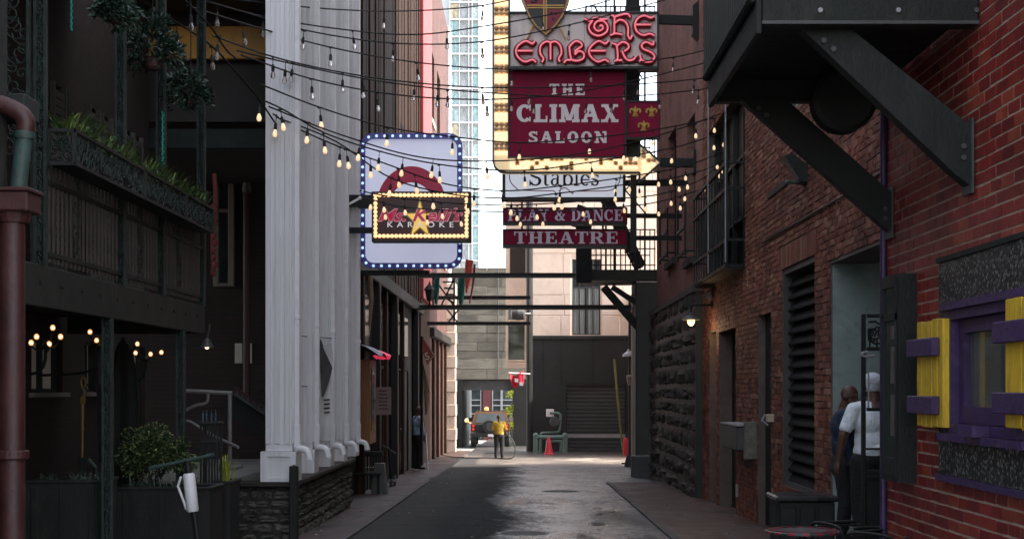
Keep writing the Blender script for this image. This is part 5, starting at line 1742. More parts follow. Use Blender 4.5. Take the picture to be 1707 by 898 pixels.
# red-brick building beyond
rb = thing('far_brick_building', 'red brick building further up on the left with a coral corner', 'building', (XL, 50, gz(50)))
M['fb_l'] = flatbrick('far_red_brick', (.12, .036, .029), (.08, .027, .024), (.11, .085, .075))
FW = [(50.0, 51.8, 6.5, 9.5), (53.5, 55.3, 6.5, 9.5), (57.0, 58.8, 6.5, 9.5), (50.0, 51.8, 11, 13.6), (53.5, 55.3, 11, 13.6)]
o = MB(); o.cells(lambda a, b, c, e: o.box(-9, XL, a, b, c, e), 49.2, 61.5, -1.5, 17, FW); o.build('wall', M['fb_l'], rb)
for a, b, c, e in FW:
    o = MB(); o.box(XL - .3, XL - .27, a, b, c, e); ww = o.build('window', M['glassd'], rb)
    o = MB(); o.box(XL - .26, XL + .06, a, b, c, c + .15); o.box(XL - .26, XL - .15, (a + b) / 2 - .05, (a + b) / 2 + .05, c + .15, e); o.build('frame', M['cream'], ww)
cor = pm('coral_paint', (.32, .05, .05), .6, .12, 1.5, .2, 20, dirt=(.35, .07, .06))
o = MB(); o.bbox(XL - .3, XL + .1, 45.1, 49.1, 4.5, 17, .02); o.build('coral_pilaster', cor, rb)
o = MB(); o.bbox(XL - .3, XL + .02, 45.1, 49.19, -1.2, 4.48, .02); o.build('base_pier', M['timber'], rb)
o = MB(); o.bbox(XL + .001, XL + .12, 60.3, 61.5, 5, 17, .02); o.build('corner_strip', M['white2'], rb)
for k, y in enumerate((50.5, 53, 55.5, 58)):
    o = MB(); o.bbox(XL, XL + .1, y, y + .35, -1.4, 3.4, .02); o.build('pilaster', M['timber'], rb)
o = MB(); o.bbox(XL - .05, XL + .2, 49.2, 61.4, 3.42, 3.75, .03); o.build('fascia', M['brown'], rb)
# lantern, signs and pennants on the left wall
d = 41.5
t = thing('street_lantern', 'black glazed lantern on a wall bracket below the steel beams', 'lantern', P(716, 490, d))
c = P(716, 490, d)
o = MB(); o.lathe(c + Vector((0, 0, -.2)), [(.08, 0), (.13, .3), (.17, .32), (.1, .42), (.03, .5), (.02, .56)], 6); o.build('cage', M['black'], t)
o = MB(); o.tube(smooth_path([c + Vector((0, 0, -.2)), c + Vector((-.05, 0, -.4)), (XL, d, c.z - .45)], 4), .03, 6); o.build('bracket', M['black'], t)
d = 39.0
t = thing('hanging_sign', 'diamond shaped red hanging sign with a pale letter above a tan pennant', 'sign', P(705, 620, d))
o = MB(); o.prism([P(705, 560, d), P(725, 592, d), P(712, 608, d), P(704, 585, d)], (0, .04, 0)); o.build('diamond', pm('sign_red', (.3, .05, .03), .5, .2), t)
o = MB(); 
for a, b in (((706, 564), (723, 591)), ((723, 592), (712, 605))): o.bar(P(*a, d - .01), P(*b, d - .01), .05, .01)
o.tube(smooth_path([P(713, 588, d - .02), P(709, 589, d - .02), P(710, 593, d - .02), P(714, 594, d - .02), P(714, 598, d - .02), P(709, 598, d - .02)], 4), .02, 5)
o.build('letter', M['cream'], t)
o = MB(); o.tube([P(703, 560, d + .05), P(703, 775, d + .05)], .04, 8); o.build('pole', M['black'], t)
o = MB(); cloth(o, [(703, 608), (705, 640), (709, 690)], [(706, 606), (716, 650), (712, 692)], d, .05); tag(o.build('tan_pennant', pm('tan_cloth', (.28, .2, .13), .85, .25, 5, .3), None, True), 'tan pennant hanging below the diamond sign', 'flag')
for k, (l, r_, c_, d, lab) in enumerate((([(776, 432), (775, 455), (776, 488)], [(789, 434), (786, 462), (779, 490)], (.5, .09, .06), 45.5, 'coral pennant hung from the upper steel beam'),
        ([(764, 462), (763, 490), (768, 515)], [(775, 462), (774, 492), (770, 516)], (.02, .13, .1), 45.2, 'dark green pennant beside the coral pennant'),
        ([(724, 463), (723, 485), (725, 506)], [(733, 463), (732, 486), (729, 508)], (.02, .13, .1), 42.6, 'dark green pennant close to the wall lantern'),
        ([(789, 440), (787, 470), (782, 505)], [(793, 440), (791, 470), (784, 507)], (.14, .015, .03), 45.8, 'maroon pennant on the right of the coral pennant'))):
    o = MB(); cloth(o, l, r_, d, .06); tag(o.build('pennant', pm('pennant_cloth_%d' % k, c_, .8, .2, 4, .2), None, True), lab, 'flag', 'pennants on the steel beams')
# steel beams across the alley
for px0, px1, py, d, h, lab in ((713, 1075, 459, 44.2, .15, 'upper long steel beam across the alley under the signs'), (708, 1062, 512, 43.0, .14, 'lower long steel beam across the alley under the signs'), (778, 884, 496, 48, .12, 'short upper steel beam behind the long beams'), (716, 884, 539, 48, .12, 'short lower steel beam behind the long beams')):
    t = thing('steel_beam', lab, 'beam', (0, d, ZP(py, d)), 'steel beams across the alley')
    x0, x1 = min(XP(px0, d), XL - .02), XP(px1, d)
    z = ZP(py, d)
    o = MB(); o.box(x0, x1, d - .012, d + .012, z - h / 2 + .018, z + h / 2 - .018); o.build('web', M['steel'], t)
    for zz in (z - h / 2, z + h / 2 - .017):
        o = MB(); o.box(x0, x1, d - .07, d + .07, zz, zz + .017); o.build('flange', M['steel'], t)
t = thing('beam_truss', 'small iron lattice bracing the steel beams at the left wall', 'bracket', P(745, 480, 43.5))
o = MB(); d = 43.6
for a, b in (((722, 462), (722, 512)), ((757, 462), (757, 540)), ((722, 462), (757, 510)), ((757, 465), (735, 510)), ((738, 470), (757, 470)), ((740, 480), (757, 481)), ((742, 490), (757, 491)), ((745, 498), (757, 505)), ((745, 515), (765, 540)), ((765, 515), (745, 540))):
    o.bar(P(*a, d), P(*b, d), .05)
o.build('lattice', M['steel'], t)
# glass tower far behind
D9 = 190.0
gt = thing('glass_tower', 'tall pale glass office tower far behind the left roofs', 'skyscraper', (XP(770, D9), D9, 0))
gx = lambda px: XP(px, D9)
o = MB(); o.box(gx(600), gx(801), D9 + .6, D9 + 25, -6, 75); o.build('core', pm('pale_cladding', (.6, .64, .64), .5, .08, .1, 0), gt)
tg = glass('teal_glass', (.28, .42, .42), .35); tg2 = glass('amber_glass', (.5, .42, .28), .3); tg3 = glass('pale_glass', (.42, .52, .52), .3)
rg = random.Random(2)
zz = 5.0
r_ = 0
while zz < 60:
    for (a, b) in ((750, 756), (757, 764), (788, 797)):
        o = MB(); o.box(gx(a), gx(b), D9 + .3, D9 + .59, zz, zz + rg.choice((1.6, 2.0))); o.build('window', rg.choice((tg, tg2, tg3, tg) if a < 780 else (tg, tg, tg3)), gt)
    o = MB(); o.box(gx(750), gx(801), D9, D9 + .599, zz + 2.05, zz + 2.25); o.build('floor_band', M['white2'], gt)
    zz += 2.3; r_ += 1
o = MB()
for px in (749, 765, 781, 786.5, 797.5): o.box(gx(px), gx(px + 1.2), D9 - .1, D9 + .59, 0, 70)
o.build('mullion', M['white2'], gt)
o = MB()
for k in range(26):
    for s_ in (0, 1):
        a, b = (766.5, 780.5) if s_ else (780.5, 766.5)
        o.bar((gx(a), D9 + .2, 4 + k * 2.4), (gx(b), D9 + .2, 6.4 + k * 2.4), .12)
o.build('diagrid', M['grey'], gt)
# ---------------------------------------------------------------- lettering
def bez(s):     # stroke glyphs: list of polygons in a w x 1 box
    return s
def Rr(x0, y0, x1, y1): return [(x0, y0), (x1, y0), (x1, y1), (x0, y1)]
def Ln(x0, y0, x1, y1, w): return [(x0 - w / 2, y0), (x0 + w / 2, y0), (x1 + w / 2, y1), (x1 - w / 2, y1)]
def Arc(cx, cy, rx, ry, a0, a1, wh, wv, n=14):
    out = []
    for i in range(n):
        a, b = R(a0 + (a1 - a0) * i / n), R(a0 + (a1 - a0) * (i + 1) / n)
        out.append([(cx + rx * math.cos(a), cy + ry * math.sin(a)), (cx + rx * math.cos(b), cy + ry * math.sin(b)),
                    (cx + (rx - wh) * math.cos(b), cy + (ry - wv) * math.sin(b)), (cx + (rx - wh) * math.cos(a), cy + (ry - wv) * math.sin(a))])
    return out
def glyph(ch, st=.22, hl=.1, sf=.1):
    g = {}
    E = sf
    if ch == 'A': return .98, [Ln(.2, E, .47, 1, hl * 1.1), Ln(.78, E, .5, 1, st), Rr(.28, .3, .68, .3 + hl), Rr(.0, 0, .36, E), Rr(.58, 0, .98, E)]
    if ch == 'B': ch = 'P'
    if ch == 'C': return .84, Arc(.44, .5, .44, .5, 42, 318, st, hl) + [Rr(.7, .64, .78, .98), Rr(.7, .04, .78, .3)]
    if ch == 'D': return .88, [Rr(.1, E, .1 + st, 1 - E), Rr(0, 0, .42, E), Rr(0, 1 - E, .42, 1)] + Arc(.4, .5, .48, .5, -90, 90, st, hl)
    if ch == 'E': return .8, [Rr(.1, E, .1 + st, 1 - E), Rr(0, 0, .78, E), Rr(0, 1 - E, .76, 1), Rr(.1 + st, .5 - hl / 2, .56, .5 + hl / 2), Rr(.69, E, .78, .32), Rr(.67, .7, .76, 1 - E), Rr(.5, .36, .57, .64)]
    if ch == 'H': return .96, [Rr(.1, E, .1 + st, 1 - E), Rr(.86 - st, E, .86, 1 - E), Rr(.1 + st, .5 - hl / 2, .86 - st, .5 + hl / 2)] + [Rr(a, b, a + .42, b + E) for a in (0, .54) for b in (0, 1 - E)]
    if ch == 'I': return .42, [Rr(.1, E, .1 + st, 1 - E), Rr(0, 0, .42, E), Rr(0, 1 - E, .42, 1)]
    if ch == 'L': return .78, [Rr(.1, E, .1 + st, 1 - E), Rr(0, 0, .76, E), Rr(0, 1 - E, .44, 1), Rr(.67, E, .76, .36)]
    if ch == 'M': return 1.14, [Rr(.12, E, .12 + hl * 1.1, 1 - E), Ln(.24, 1, .55, .1, st), Ln(.9, 1, .58, .1, hl * 1.2), Rr(.82, E, .82 + st, 1 - E), Rr(0, 0, .36, E), Rr(.72, 0, 1.14, E), Rr(.0, 1 - E, .3, 1), Rr(.86, 1 - E, 1.14, 1)]
    if ch == 'N': return .96, [Rr(.12, E, .12 + hl * 1.1, 1 - E), Rr(.78, .0, .78 + hl * 1.1, 1 - E), Ln(.2, 1, .8, 0, st), Rr(0, 0, .36, E), Rr(0, 1 - E, .26, 1), Rr(.64, 1 - E, .96, 1)]
    if ch == 'O': return .88, Arc(.44, .5, .44, .5, 0, 360, st, hl, 24)
    if ch == 'P': return .82, [Rr(.1, E, .1 + st, 1 - E), Rr(0, 0, .44, E), Rr(0, 1 - E, .42, 1), Rr(.1 + st, .42, .44, .42 + hl)] + Arc(.42, .71, .4, .29, -90, 90, st, hl)
    if ch == 'R': return .94, [Rr(.1, E, .1 + st, 1 - E), Rr(0, 0, .42, E), Rr(0, 1 - E, .42, 1), Rr(.1 + st, .44, .46, .44 + hl), Ln(.74, E, .5, .5, st), Rr(.62, 0, .94, E)] + Arc(.44, .72, .4, .28, -90, 90, st, hl)
    if ch == 'S': return .74, Arc(.37, .74, .35, .26, 20, 268, st * .9, hl) + Arc(.37, .28, .37, .28, -165, 92, st * .9, hl) + [Ln(.2, .62, .5, .42, st), Rr(.62, .68, .7, .98), Rr(.02, .02, .1, .32)]
    if ch == 'T': return .84, [Rr(.42 - st / 2, E, .42 + st / 2, 1 - E), Rr(.2, 0, .64, E), Rr(0, 1 - E, .84, 1), Rr(0, .68, .09, 1 - E), Rr(.75, .68, .84, 1 - E)]
    if ch == 'X': return .96, [Ln(.22, 1, .76, 0, st), Ln(.74, 1, .22, 0, hl * 1.2), Rr(0, 0, .38, E), Rr(.56, 0, .96, E), Rr(.02, 1 - E, .42, 1), Rr(.58, 1 - E, .94, 1)]
    if ch == 'Y': return .94, [Ln(.2, 1, .5, .45, st), Ln(.78, 1, .52, .45, hl * 1.2), Rr(.5 - st / 2, E, .5 + st / 2, .5), Rr(.28, 0, .72, E), Rr(0, 1 - E, .4, 1), Rr(.6, 1 - E, .94, 1)]
    if ch == '&': return .95, Arc(.42, .76, .22, .24, 0, 360, .1, hl * .8, 16) + Arc(.36, .27, .36, .27, 60, 330, st, hl) + [Ln(.28, .7, .8, .02, st * .9), Ln(.66, .18, .84, .5, hl), Rr(.7, .5, .95, .5 + E), Rr(.7, 0, .95, E)]
    if ch == 't': return .5, [Rr(.14, .1, .14 + st * .8, .95), Rr(0, .62, .46, .7)] + Arc(.32, .16, .18, .16, 180, 320, st * .8, .08)
    if ch == 'a': return .66, [Rr(.38, .06, .38 + st * .75, .5)] + Arc(.3, .5, .25, .2, 0, 160, st * .6, .07) + Arc(.26, .22, .24, .22, 60, 330, st * .7, .07) + [Rr(.5, 0, .66, .08)]
    if ch == 'b': return .74, [Rr(.1, .0, .1 + st * .75, 1), Rr(0, .93, .2, 1.0)] + Arc(.4, .34, .33, .34, -150, 150, st * .75, .08)
    if ch == 'l': return .42, [Rr(.12, .06, .12 + st * .75, 1), Rr(0, 0, .4, .07), Rr(.0, .93, .2, 1.0)]
    if ch == 'e': return .66, Arc(.33, .34, .33, .34, 20, 310, st * .75, .08) + [Rr(.1, .32, .62, .39)]
    if ch == 's': return .54, Arc(.26, .5, .24, .19, 20, 268, st * .7, .07) + Arc(.26, .2, .26, .2, -165, 92, st * .7, .07) + [Ln(.16, .42, .36, .28, st * .7), Rr(.44, .46, .5, .66), Rr(.02, .02, .08, .22)]
    if ch == ' ': return .4, []
    return .5, []
def letter(parent, ch, px0, px1, pyt, pyb, d, mat, yoff=0.0, **kw):     # painted letter filling the pixel box at depth d
    w_, pl = glyph(ch, **kw)
    o = MB()
    x0, x1, z0, z1 = XP(px0, d), XP(px1, d), ZP(pyb, d), ZP(pyt, d)
    for i, p in enumerate(pl):
        q = [(x0 + (x1 - x0) * u / w_, d - yoff - .00025 * i, z0 + (z1 - z0) * v) for u, v in p]
        a = sum(q[k][0] * q[(k + 1) % len(q)][2] - q[(k + 1) % len(q)][0] * q[k][2] for k in range(len(q)))
        o.add(q if a > 0 else q[::-1], [tuple(range(len(q)))])
    return o.build('letter', mat, parent)
def word(parent, s, px0, px1, pyt, pyb, d, mat, yoff=.004, gap=.12, **kw):
    ws = [glyph(c, **kw)[0] + gap for c in s]
    tot = sum(ws) - gap
    x = px0
    for c, w_ in zip(s, ws):
        e = x + (px1 - px0) * (w_ - gap) / tot
        if c != ' ': letter(parent, c, x, e, pyt, pyb, d, mat, yoff, **kw)
        x += (px1 - px0) * w_ / tot
def fonttext(parent, name, s, px0, px1, pyt, pyb, d, mat, yoff, shear=0, off=0, ext=.002, space=1.0):
    cu = bpy.data.curves.new(name, 'FONT')
    cu.body = s; cu.shear = shear; cu.offset = off; cu.extrude = ext; cu.space_character = space
    tmp = bpy.data.objects.new(name + '_tmp', cu)
    C.objects.link(tmp)
    dg = bpy.context.evaluated_depsgraph_get()
    me = bpy.data.meshes.new_from_object(tmp.evaluated_get(dg))
    bpy.data.objects.remove(tmp)
    xs = [v.co.x for v in me.vertices]; ys = [v.co.y for v in me.vertices]
    x0, x1, y0, y1 = min(xs), max(xs), min(ys), max(ys)
    X0, X1, Z0, Z1 = XP(px0, d), XP(px1, d), ZP(pyb, d), ZP(pyt, d)
    pw = wloc(parent)
    for v in me.vertices:
        v.co = Vector((X0 + (v.co.x - x0) / (x1 - x0) * (X1 - X0), d - yoff - v.co.z, Z0 + (v.co.y - y0) / (y1 - y0) * (Z1 - Z0))) - pw
    me.materials.clear(); me.materials.append(mat)
    me.name = name
    ob = bpy.data.objects.new(name, me)
    C.objects.link(ob); ob.parent = parent
    return ob
def boxpx(o, px0, px1, pyt, pyb, d, dep, b=.01):
    o.bbox(XP(px0, d), XP(px1, d), d, d + dep, ZP(pyb, d), ZP(pyt, d), b)

maroon = pm('maroon_sign_paint', (.25, .006, .042), .65, .16, 1.5, .15, 30, dirt=(.14, .012, .03), dirt_amt=.5, stretch=(1, 1, .4), spec=.2)
offwhite = pm('offwhite_lettering', (.8, .73, .72), .5, .08, 3, .05, 30)
lilac = pm('lilac_lettering', (.74, .68, .8), .5, .08, 3, .05, 30)
# ---------------------------------------------------------------- neon board: THE EMBERS
d = 28.0
t = thing('neon_sign', 'pale board with red neon letters THE EMBERS and a quartered shield', 'sign', P(972, 66, d))
o = MB(); boxpx(o, 850, 1096, 22, 111, d, .28); o.build('panel', pm('warm_grey_panel', (.72, .65, .62), .55, .1, .9, .15, 20, dirt=(.4, .27, .2), dirt_amt=.5, stretch=(1, 1, .25)), t)
o = MB()
for a in ((847, 1099, 19, 22.5), (847, 1099, 110.5, 115), (847, 850.5, 22.5, 110.5), (1095.5, 1099, 22.5, 110.5)): boxpx(o, *a, d - .05, .36, .006)
o.build('frame', M['signbox'], t)
o = MB()
for px in (912, 974, 1036): o.box(XP(px, d), XP(px + .35, d), d - .0035, d - .0005, ZP(110, d), ZP(23, d))
for px in range(856, 1096, 20):
    for py in (25, 108): o.lathe(P(px, py, d - .006), [(.008, 0), (.008, .006)], 6, 'Y')
o.build('seam_and_rivets', M['steel'], t)
tubem = em('neon_tube', (1, .17, .22), .5, (.9, .3, .35), .3)
backm = pm('dark_red_letter_can', (.16, .008, .02), .5, .2, 8, .1)
# strokes in the pixel space of a 1707-wide enlargement of the board (scale 5.69, origin 810,0)
def q(*pts): return [(810 + x / 5.69, y / 5.69) for x, y in pts]
neon = {
 'T': [q((930, 190), (980, 215), (1020, 190), (1060, 185), (1100, 200), (1150, 195)), q((1010, 210), (975, 270), (1000, 330), (1070, 355), (1140, 320), (1150, 260), (1105, 215), (1045, 225), (1025, 275), (1060, 310), (1105, 290), (1100, 260), (1075, 262))],
 'h': [q((1180, 155), (1215, 180), (1215, 250), (1212, 330), (1175, 350)), q((1205, 335), (1250, 335), (1290, 345)), q((1215, 180), (1270, 160), (1340, 150), (1365, 180)), q((1215, 240), (1265, 205), (1320, 225), (1345, 280), (1345, 350), (1365, 385), (1385, 350))],
 'e': [q((1590, 170), (1560, 185), (1500, 165), (1440, 190), (1410, 250), (1430, 315), (1490, 350), (1550, 335), (1595, 355)), q((1415, 250), (1560, 250))],
 'E': [q((465, 400), (440, 430), (380, 405), (315, 440), (285, 495), (305, 555), (370, 600), (440, 580), (475, 605)), q((300, 497), (445, 497))],
 'M': [q((530, 605), (545, 570), (515, 520), (520, 450), (570, 410), (612, 420)), q((612, 420), (612, 580)), q((612, 420), (660, 410), (705, 450), (715, 520), (690, 570), (700, 600))],
 'B': [q((790, 450), (795, 520), (805, 580), (760, 585), (740, 612)), q((790, 460), (840, 410), (890, 415), (910, 450), (870, 480), (840, 500)), q((850, 495), (845, 530), (880, 500), (925, 520), (920, 570), (860, 592), (805, 580))],
 'E2': [q((1160, 400), (1130, 430), (1070, 405), (1010, 440), (975, 495), (995, 555), (1060, 600), (1125, 580), (1165, 605)), q((990, 497), (1135, 497))],
 'R': [q((1195, 425), (1235, 445), (1245, 510), (1245, 575), (1215, 595)), q((1235, 585), (1290, 588)), q((1240, 450), (1290, 415), (1340, 430), (1350, 470), (1310, 500)), q((1290, 500), (1310, 550), (1345, 585), (1395, 580), (1415, 550))],
 'S': [q((1585, 405), (1580, 440), (1520, 415), (1475, 440), (1490, 480), (1560, 510), (1595, 550), (1570, 595), (1510, 600), (1460, 575)), q((1455, 535), (1465, 575), (1450, 608))]}
for k, strokes in neon.items():
    bk, tb_ = MB(), MB()
    for s_ in strokes:
        pts = smooth_path([Vector((a, b, 0)) for a, b in s_], 5)
        W3 = [P(p.x, p.y, d) for p in pts]
        bk.tube([v + Vector((0, -.035, 0)) for v in W3], .06, 6)
        tb_.tube([v + Vector((0, -.115, 0)) for v in W3], .019, 6)
    lt = bk.build('letter', backm, t)
    tb_.build('neon_tube', tubem, lt, True)
sh = MB()
SH = [(866, -6), (872, 8), (880, 28), (892, 45), (910, 61), (928, 44), (940, 27), (948, 6), (950, -6)]
goldm = M['gold']
def shield(scale, dy, mat, name, par):
    o = MB(); cx, cy = 909, 8
    o.prism([P(cx + (x - cx) * scale, cy + (y - cy) * scale, d - dy) for x, y in SH], (0, .025, 0)); return o.build(name, mat, par)
shp = shield(1.0, .09, M['signbox'], 'shield', t)
shield(.955, .1, goldm, 'gold_rim', shp)
shield(.88, .11, pm('shield_red', (.22, .01, .03), .5, .2), 'red_field', shp)
o = MB()
for pts in ([(910, 15), (938.5, 15), (943, 0), (943, -6), (910, -6)][::1], [(909, 15), (880, 15), (886, 28), (895, 42), (909, 54)]):
    o.prism([P(a, b, d - .116) for a, b in pts], (0, .005, 0))
o.build('black_quarter', M['signbox'], shp)
o = MB()
for x in (906.5, 910.5): o.box(XP(x - 1, d), XP(x + 1, d), d - .126, d - .118, ZP(55, d), ZP(-6, d))
for z in (12, 16): o.box(XP(879, d), XP(940, d), d - .1255, d - .1185, ZP(z + 1, d), ZP(z - 1, d))
o.build('gold_cross', goldm, shp)
o = MB()
for a, b in ((918, 22), (926, 23), (922, 32)): o.ball(P(a, b, d - .12), .028, (1, .2, 1), 6, 4)
o.build('star', M['signbox'], shp)
o = MB(); 
for a, b in (((890, 40), (878, 66)), ((930, 40), (943, 66))): o.bar(P(*a, d - .05), P(*b, d - .05), .07, .02)
o.build('sword', goldm, shp)
o = MB()
pts = smooth_path([P(894, 0, d - .125), P(888, -2, d - .125), P(887, 3, d - .125), P(894, 3, d - .125), P(896, -4, d - .125)], 4); o.tube(pts, .014, 5)
o.build('charge', M['signbox'], shp)
o = MB(); o.bar(P(1098, 33, d + .1), (XR2, d + .1, ZP(33, d)), .12, .17); o.build('arm', M['black'], t)
o = MB(); o.prism([(XR2 - .12, d - .05, ZP(10, d)), (XR2, d - .05, ZP(2, d)), (XR2, d - .05, ZP(66, d)), (XR2 - .12, d - .05, ZP(56, d))], (0, .3, 0)); o.build('wall_plate', M['black'], t)
# ---------------------------------------------------------------- maroon saloon board
d = 28.2
t = thing('saloon_sign', 'maroon board lettered THE CLIMAX SALOON in white slab capitals', 'sign', P(945, 190, d))
o = MB(); boxpx(o, 849, 1042, 119, 261, d, .12); o.build('panel', maroon, t)
o = MB()
for a in ((846.5, 1044.5, 116.5, 119.4), (846.5, 1044.5, 260.6, 263)): boxpx(o, *a, d - .02, .16, .004)
for a in ((846.5, 849.2, 119.4, 260.6), (1041.8, 1044.5, 119.4, 260.6)): boxpx(o, *a, d - .02, .16, .004)
o.build('frame', M['signbox'], t)
sl_ = dict(st=.27, hl=.17, sf=.16)
word(t, 'THE', 916, 975, 140, 159, d, offwhite, gap=.22, **sl_)
word(t, 'CLIMAX', 861, 1031, 174, 204, d, offwhite, gap=.1, **sl_)
word(t, 'SALOON', 881, 1011, 219, 238.5, d, offwhite, gap=.22, **sl_)
d = 28.25
t = thing('fleur_sign', 'small maroon square sign with three gold fleurs de lis beside the saloon board', 'sign', P(1073, 200, d))
o = MB(); boxpx(o, 1046, 1099, 170, 229, d, .1); o.build('panel', maroon, t)
o = MB()
for a in ((1044.6, 1101, 167.5, 170.4), (1044.6, 1101, 228.6, 231.5), (1044.6, 1046.4, 170.4, 228.6), (1098.6, 1101, 170.4, 228.6)): boxpx(o, *a, d - .02, .14, .003)
o.build('frame', M['signbox'], t)
def fleur(cx, cy, s):
    o = MB()
    f = lambda pts, k: o.prism([P(cx + x * s, cy - y * s, d - .004 - k * .001) for x, y in pts], (0, .003, 0))
    f([(0, 10), (2.4, 4), (1.6, -2), (0, -5), (-1.6, -2), (-2.4, 4)], 0)
    for sg in (-1, 1):
        pts = smooth_path([P(cx + sg * x * s, cy - y * s, d - .008) for x, y in ((1.5, -3), (2.5, 1), (5, 4), (8, 2.5), (8.3, -1), (6.5, -1.5))], 4)
        o.tube(pts, [.012, .016, .02, .024] + [.022] * (len(pts) - 5) + [.01], 5)
        o.tube([P(cx, cy + 5 * s, d - .008), P(cx + sg * 3.5 * s, cy + 8 * s, d - .008), P(cx + sg * 5 * s, cy + 6.5 * s, d - .008)], .014, 5)
    f([(-4, -3.4), (4, -3.4), (4, -5), (-4, -5)], 2)
    f([(0, -4), (1.4, -7), (0, -10), (-1.4, -7)], 1)
    o.build('fleur_de_lis', goldm, t)
fleur(1059, 186, 1.0); fleur(1086, 186, 1.0); fleur(1073, 210, 1.0)
# ---------------------------------------------------------------- bulb-lit arrow
d = 28.45
t = thing('arrow_sign', 'big yellow bulb lit arrow bent round the saloon board and pointing right', 'sign', P(940, 275, d))
AR = [(822, -14), (822, 268), (825, 279), (833, 286), (845, 288), (1066, 288), (1066, 303), (1102, 271), (1066, 241), (1066, 261), (849, 261), (849, -14)]
lampb = pm('cream_arrow_face', (.62, .43, .18), .5, .12, 3, .1)
o = MB(); o.prism([P(a, b, d) for a, b in AR], (0, .25, 0)); 
m_, t_, b_, N_, K_ = nmat('arrow_face')
v_ = coords(t_)
n_ = noise(t_, v_, 2.2, 4)
K_(ramp(t_, n_, [(.35, (.95, .68, .36)), (.65, (1, .86, .58))]), b_.inputs['Emission Color'])
b_.inputs['Emission Strength'].default_value = .48 / 2 ** vs.exposure
b_.inputs['Base Color'].default_value = (.75, .52, .25, 1)
o.build('face', m_, t)
o = MB()
for i in range(len(AR)):
    a, b = AR[i], AR[(i + 1) % len(AR)]
    if i == len(AR) - 1: continue
    o.bar(P(*a, d - .02), P(*b, d - .02), .035, .09, up=(0, 1, 0))
o.build('rim', M['signbox'], t)
bs_on = em('arrow_bulb', (1, .82, .55), 1.0, (.9, .6, .3), .25)
bs_off = pm('dead_bulb', (.7, .46, .26), .25, .15, 6, 0)
ball = MB().lathe((0, 0, 0), [(.03, 0), (.05, -.03), (.045, -.06), (.02, -.085), (.001, -.09)], 10, 'Y')
m_on, m_off = ball.mesh('bulb', bs_on, (0, 0, 0), True), ball.mesh('bulb', bs_off, (0, 0, 0), True)
rb_ = random.Random(12)
pos = [(828 + 8 * c, y) for c in range(3) for y in [i * 8 for i in range(0, 33)]] + [(854 + i * 8.2, 265.5 + 7.2 * r_) for i in range(26) for r_ in range(3)] + [(1073, 252 + 9 * k) for k in range(5)] + [(1081, 260 + 8 * k) for k in range(4)] + [(1089, 268 + 7 * k) for k in range(2)]
for a, b in pos:
    off = (int(b) % 32 in (16, 24)) if a < 850 else (rb_.random() < .3)
    inst('bulb', m_off if off else m_on, t, P(a, b, d - .001))
o = MB()
o.bar(P(1100, 271, d + .1), (XR2, d + .1, ZP(271, d)), .12, .17); o.bar((XR2 - .01, d + .1, ZP(250, d)), (XR2 - .01, d + .1, ZP(290, d)), .1, .3)
o.build('arm', M['black'], t)
o = MB(); o.box(XP(1045, d), XP(1068, d), d + .26, d + .3, ZP(262, d), ZP(-10, d)); o.bar(P(1056, -10, d + .4), P(1056, 420, d + .4), .12); o.build('back_post', M['black'], t)
# ---------------------------------------------------------------- blue-white stables sign
d = 30.0
t = thing('stables_sign', 'pale blue framed sign with black lettering reading Stables', 'sign', P(940, 310, d))
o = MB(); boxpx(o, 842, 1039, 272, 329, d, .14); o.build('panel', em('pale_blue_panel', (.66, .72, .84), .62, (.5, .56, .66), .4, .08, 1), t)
o = MB()
for a in ((837, 1043, 328.5, 334.5), (837, 842.3, 268, 328.5), (1038.5, 1043, 268, 328.5), (842.3, 1038.5, 268, 272.3)): boxpx(o, *a, d - .05, .25, .006)
o.build('frame', M['signbox'], t)
blk = pm('black_lettering', (.015, .015, .02), .5, .1)
x = 882
for ch, w_, top in (('S', 22, 284), ('t', 14, 288), ('a', 19, 282.5), ('b', 21, 284), ('l', 11, 284), ('e', 18, 281), ('s', 15, 281)):
    hfix = {'a': 310 - 27.5, 'e': 282, 's': 282}.get(ch, top)
    letter(t, ch, x, x + w_ - 1.5, 281, 310, d, blk, .006, st=.2, hl=.08, sf=.07)
    x += w_ - .3
o = MB()
for pts in ([(849, 288), (851, 303), (860, 313), (868, 317), (910, 318), (922, 318), (927, 322)], [(931, 319), (940, 313), (947, 316), (955, 323), (960, 319), (1010, 318), (1024, 314), (1032, 304), (1035, 288)]):
    o.tube([p for p in smooth_path([P(a, b, d - .005) for a, b in pts], 5)], .01, 5)
o.build('scroll_line', pm('wine_line', (.25, .02, .06), .5, .1), t)
o = MB(); o.bar(P(1043, 305, d), (XR2, d, ZP(305, d)), .08, .12); o.build('arm', M['black'], t)
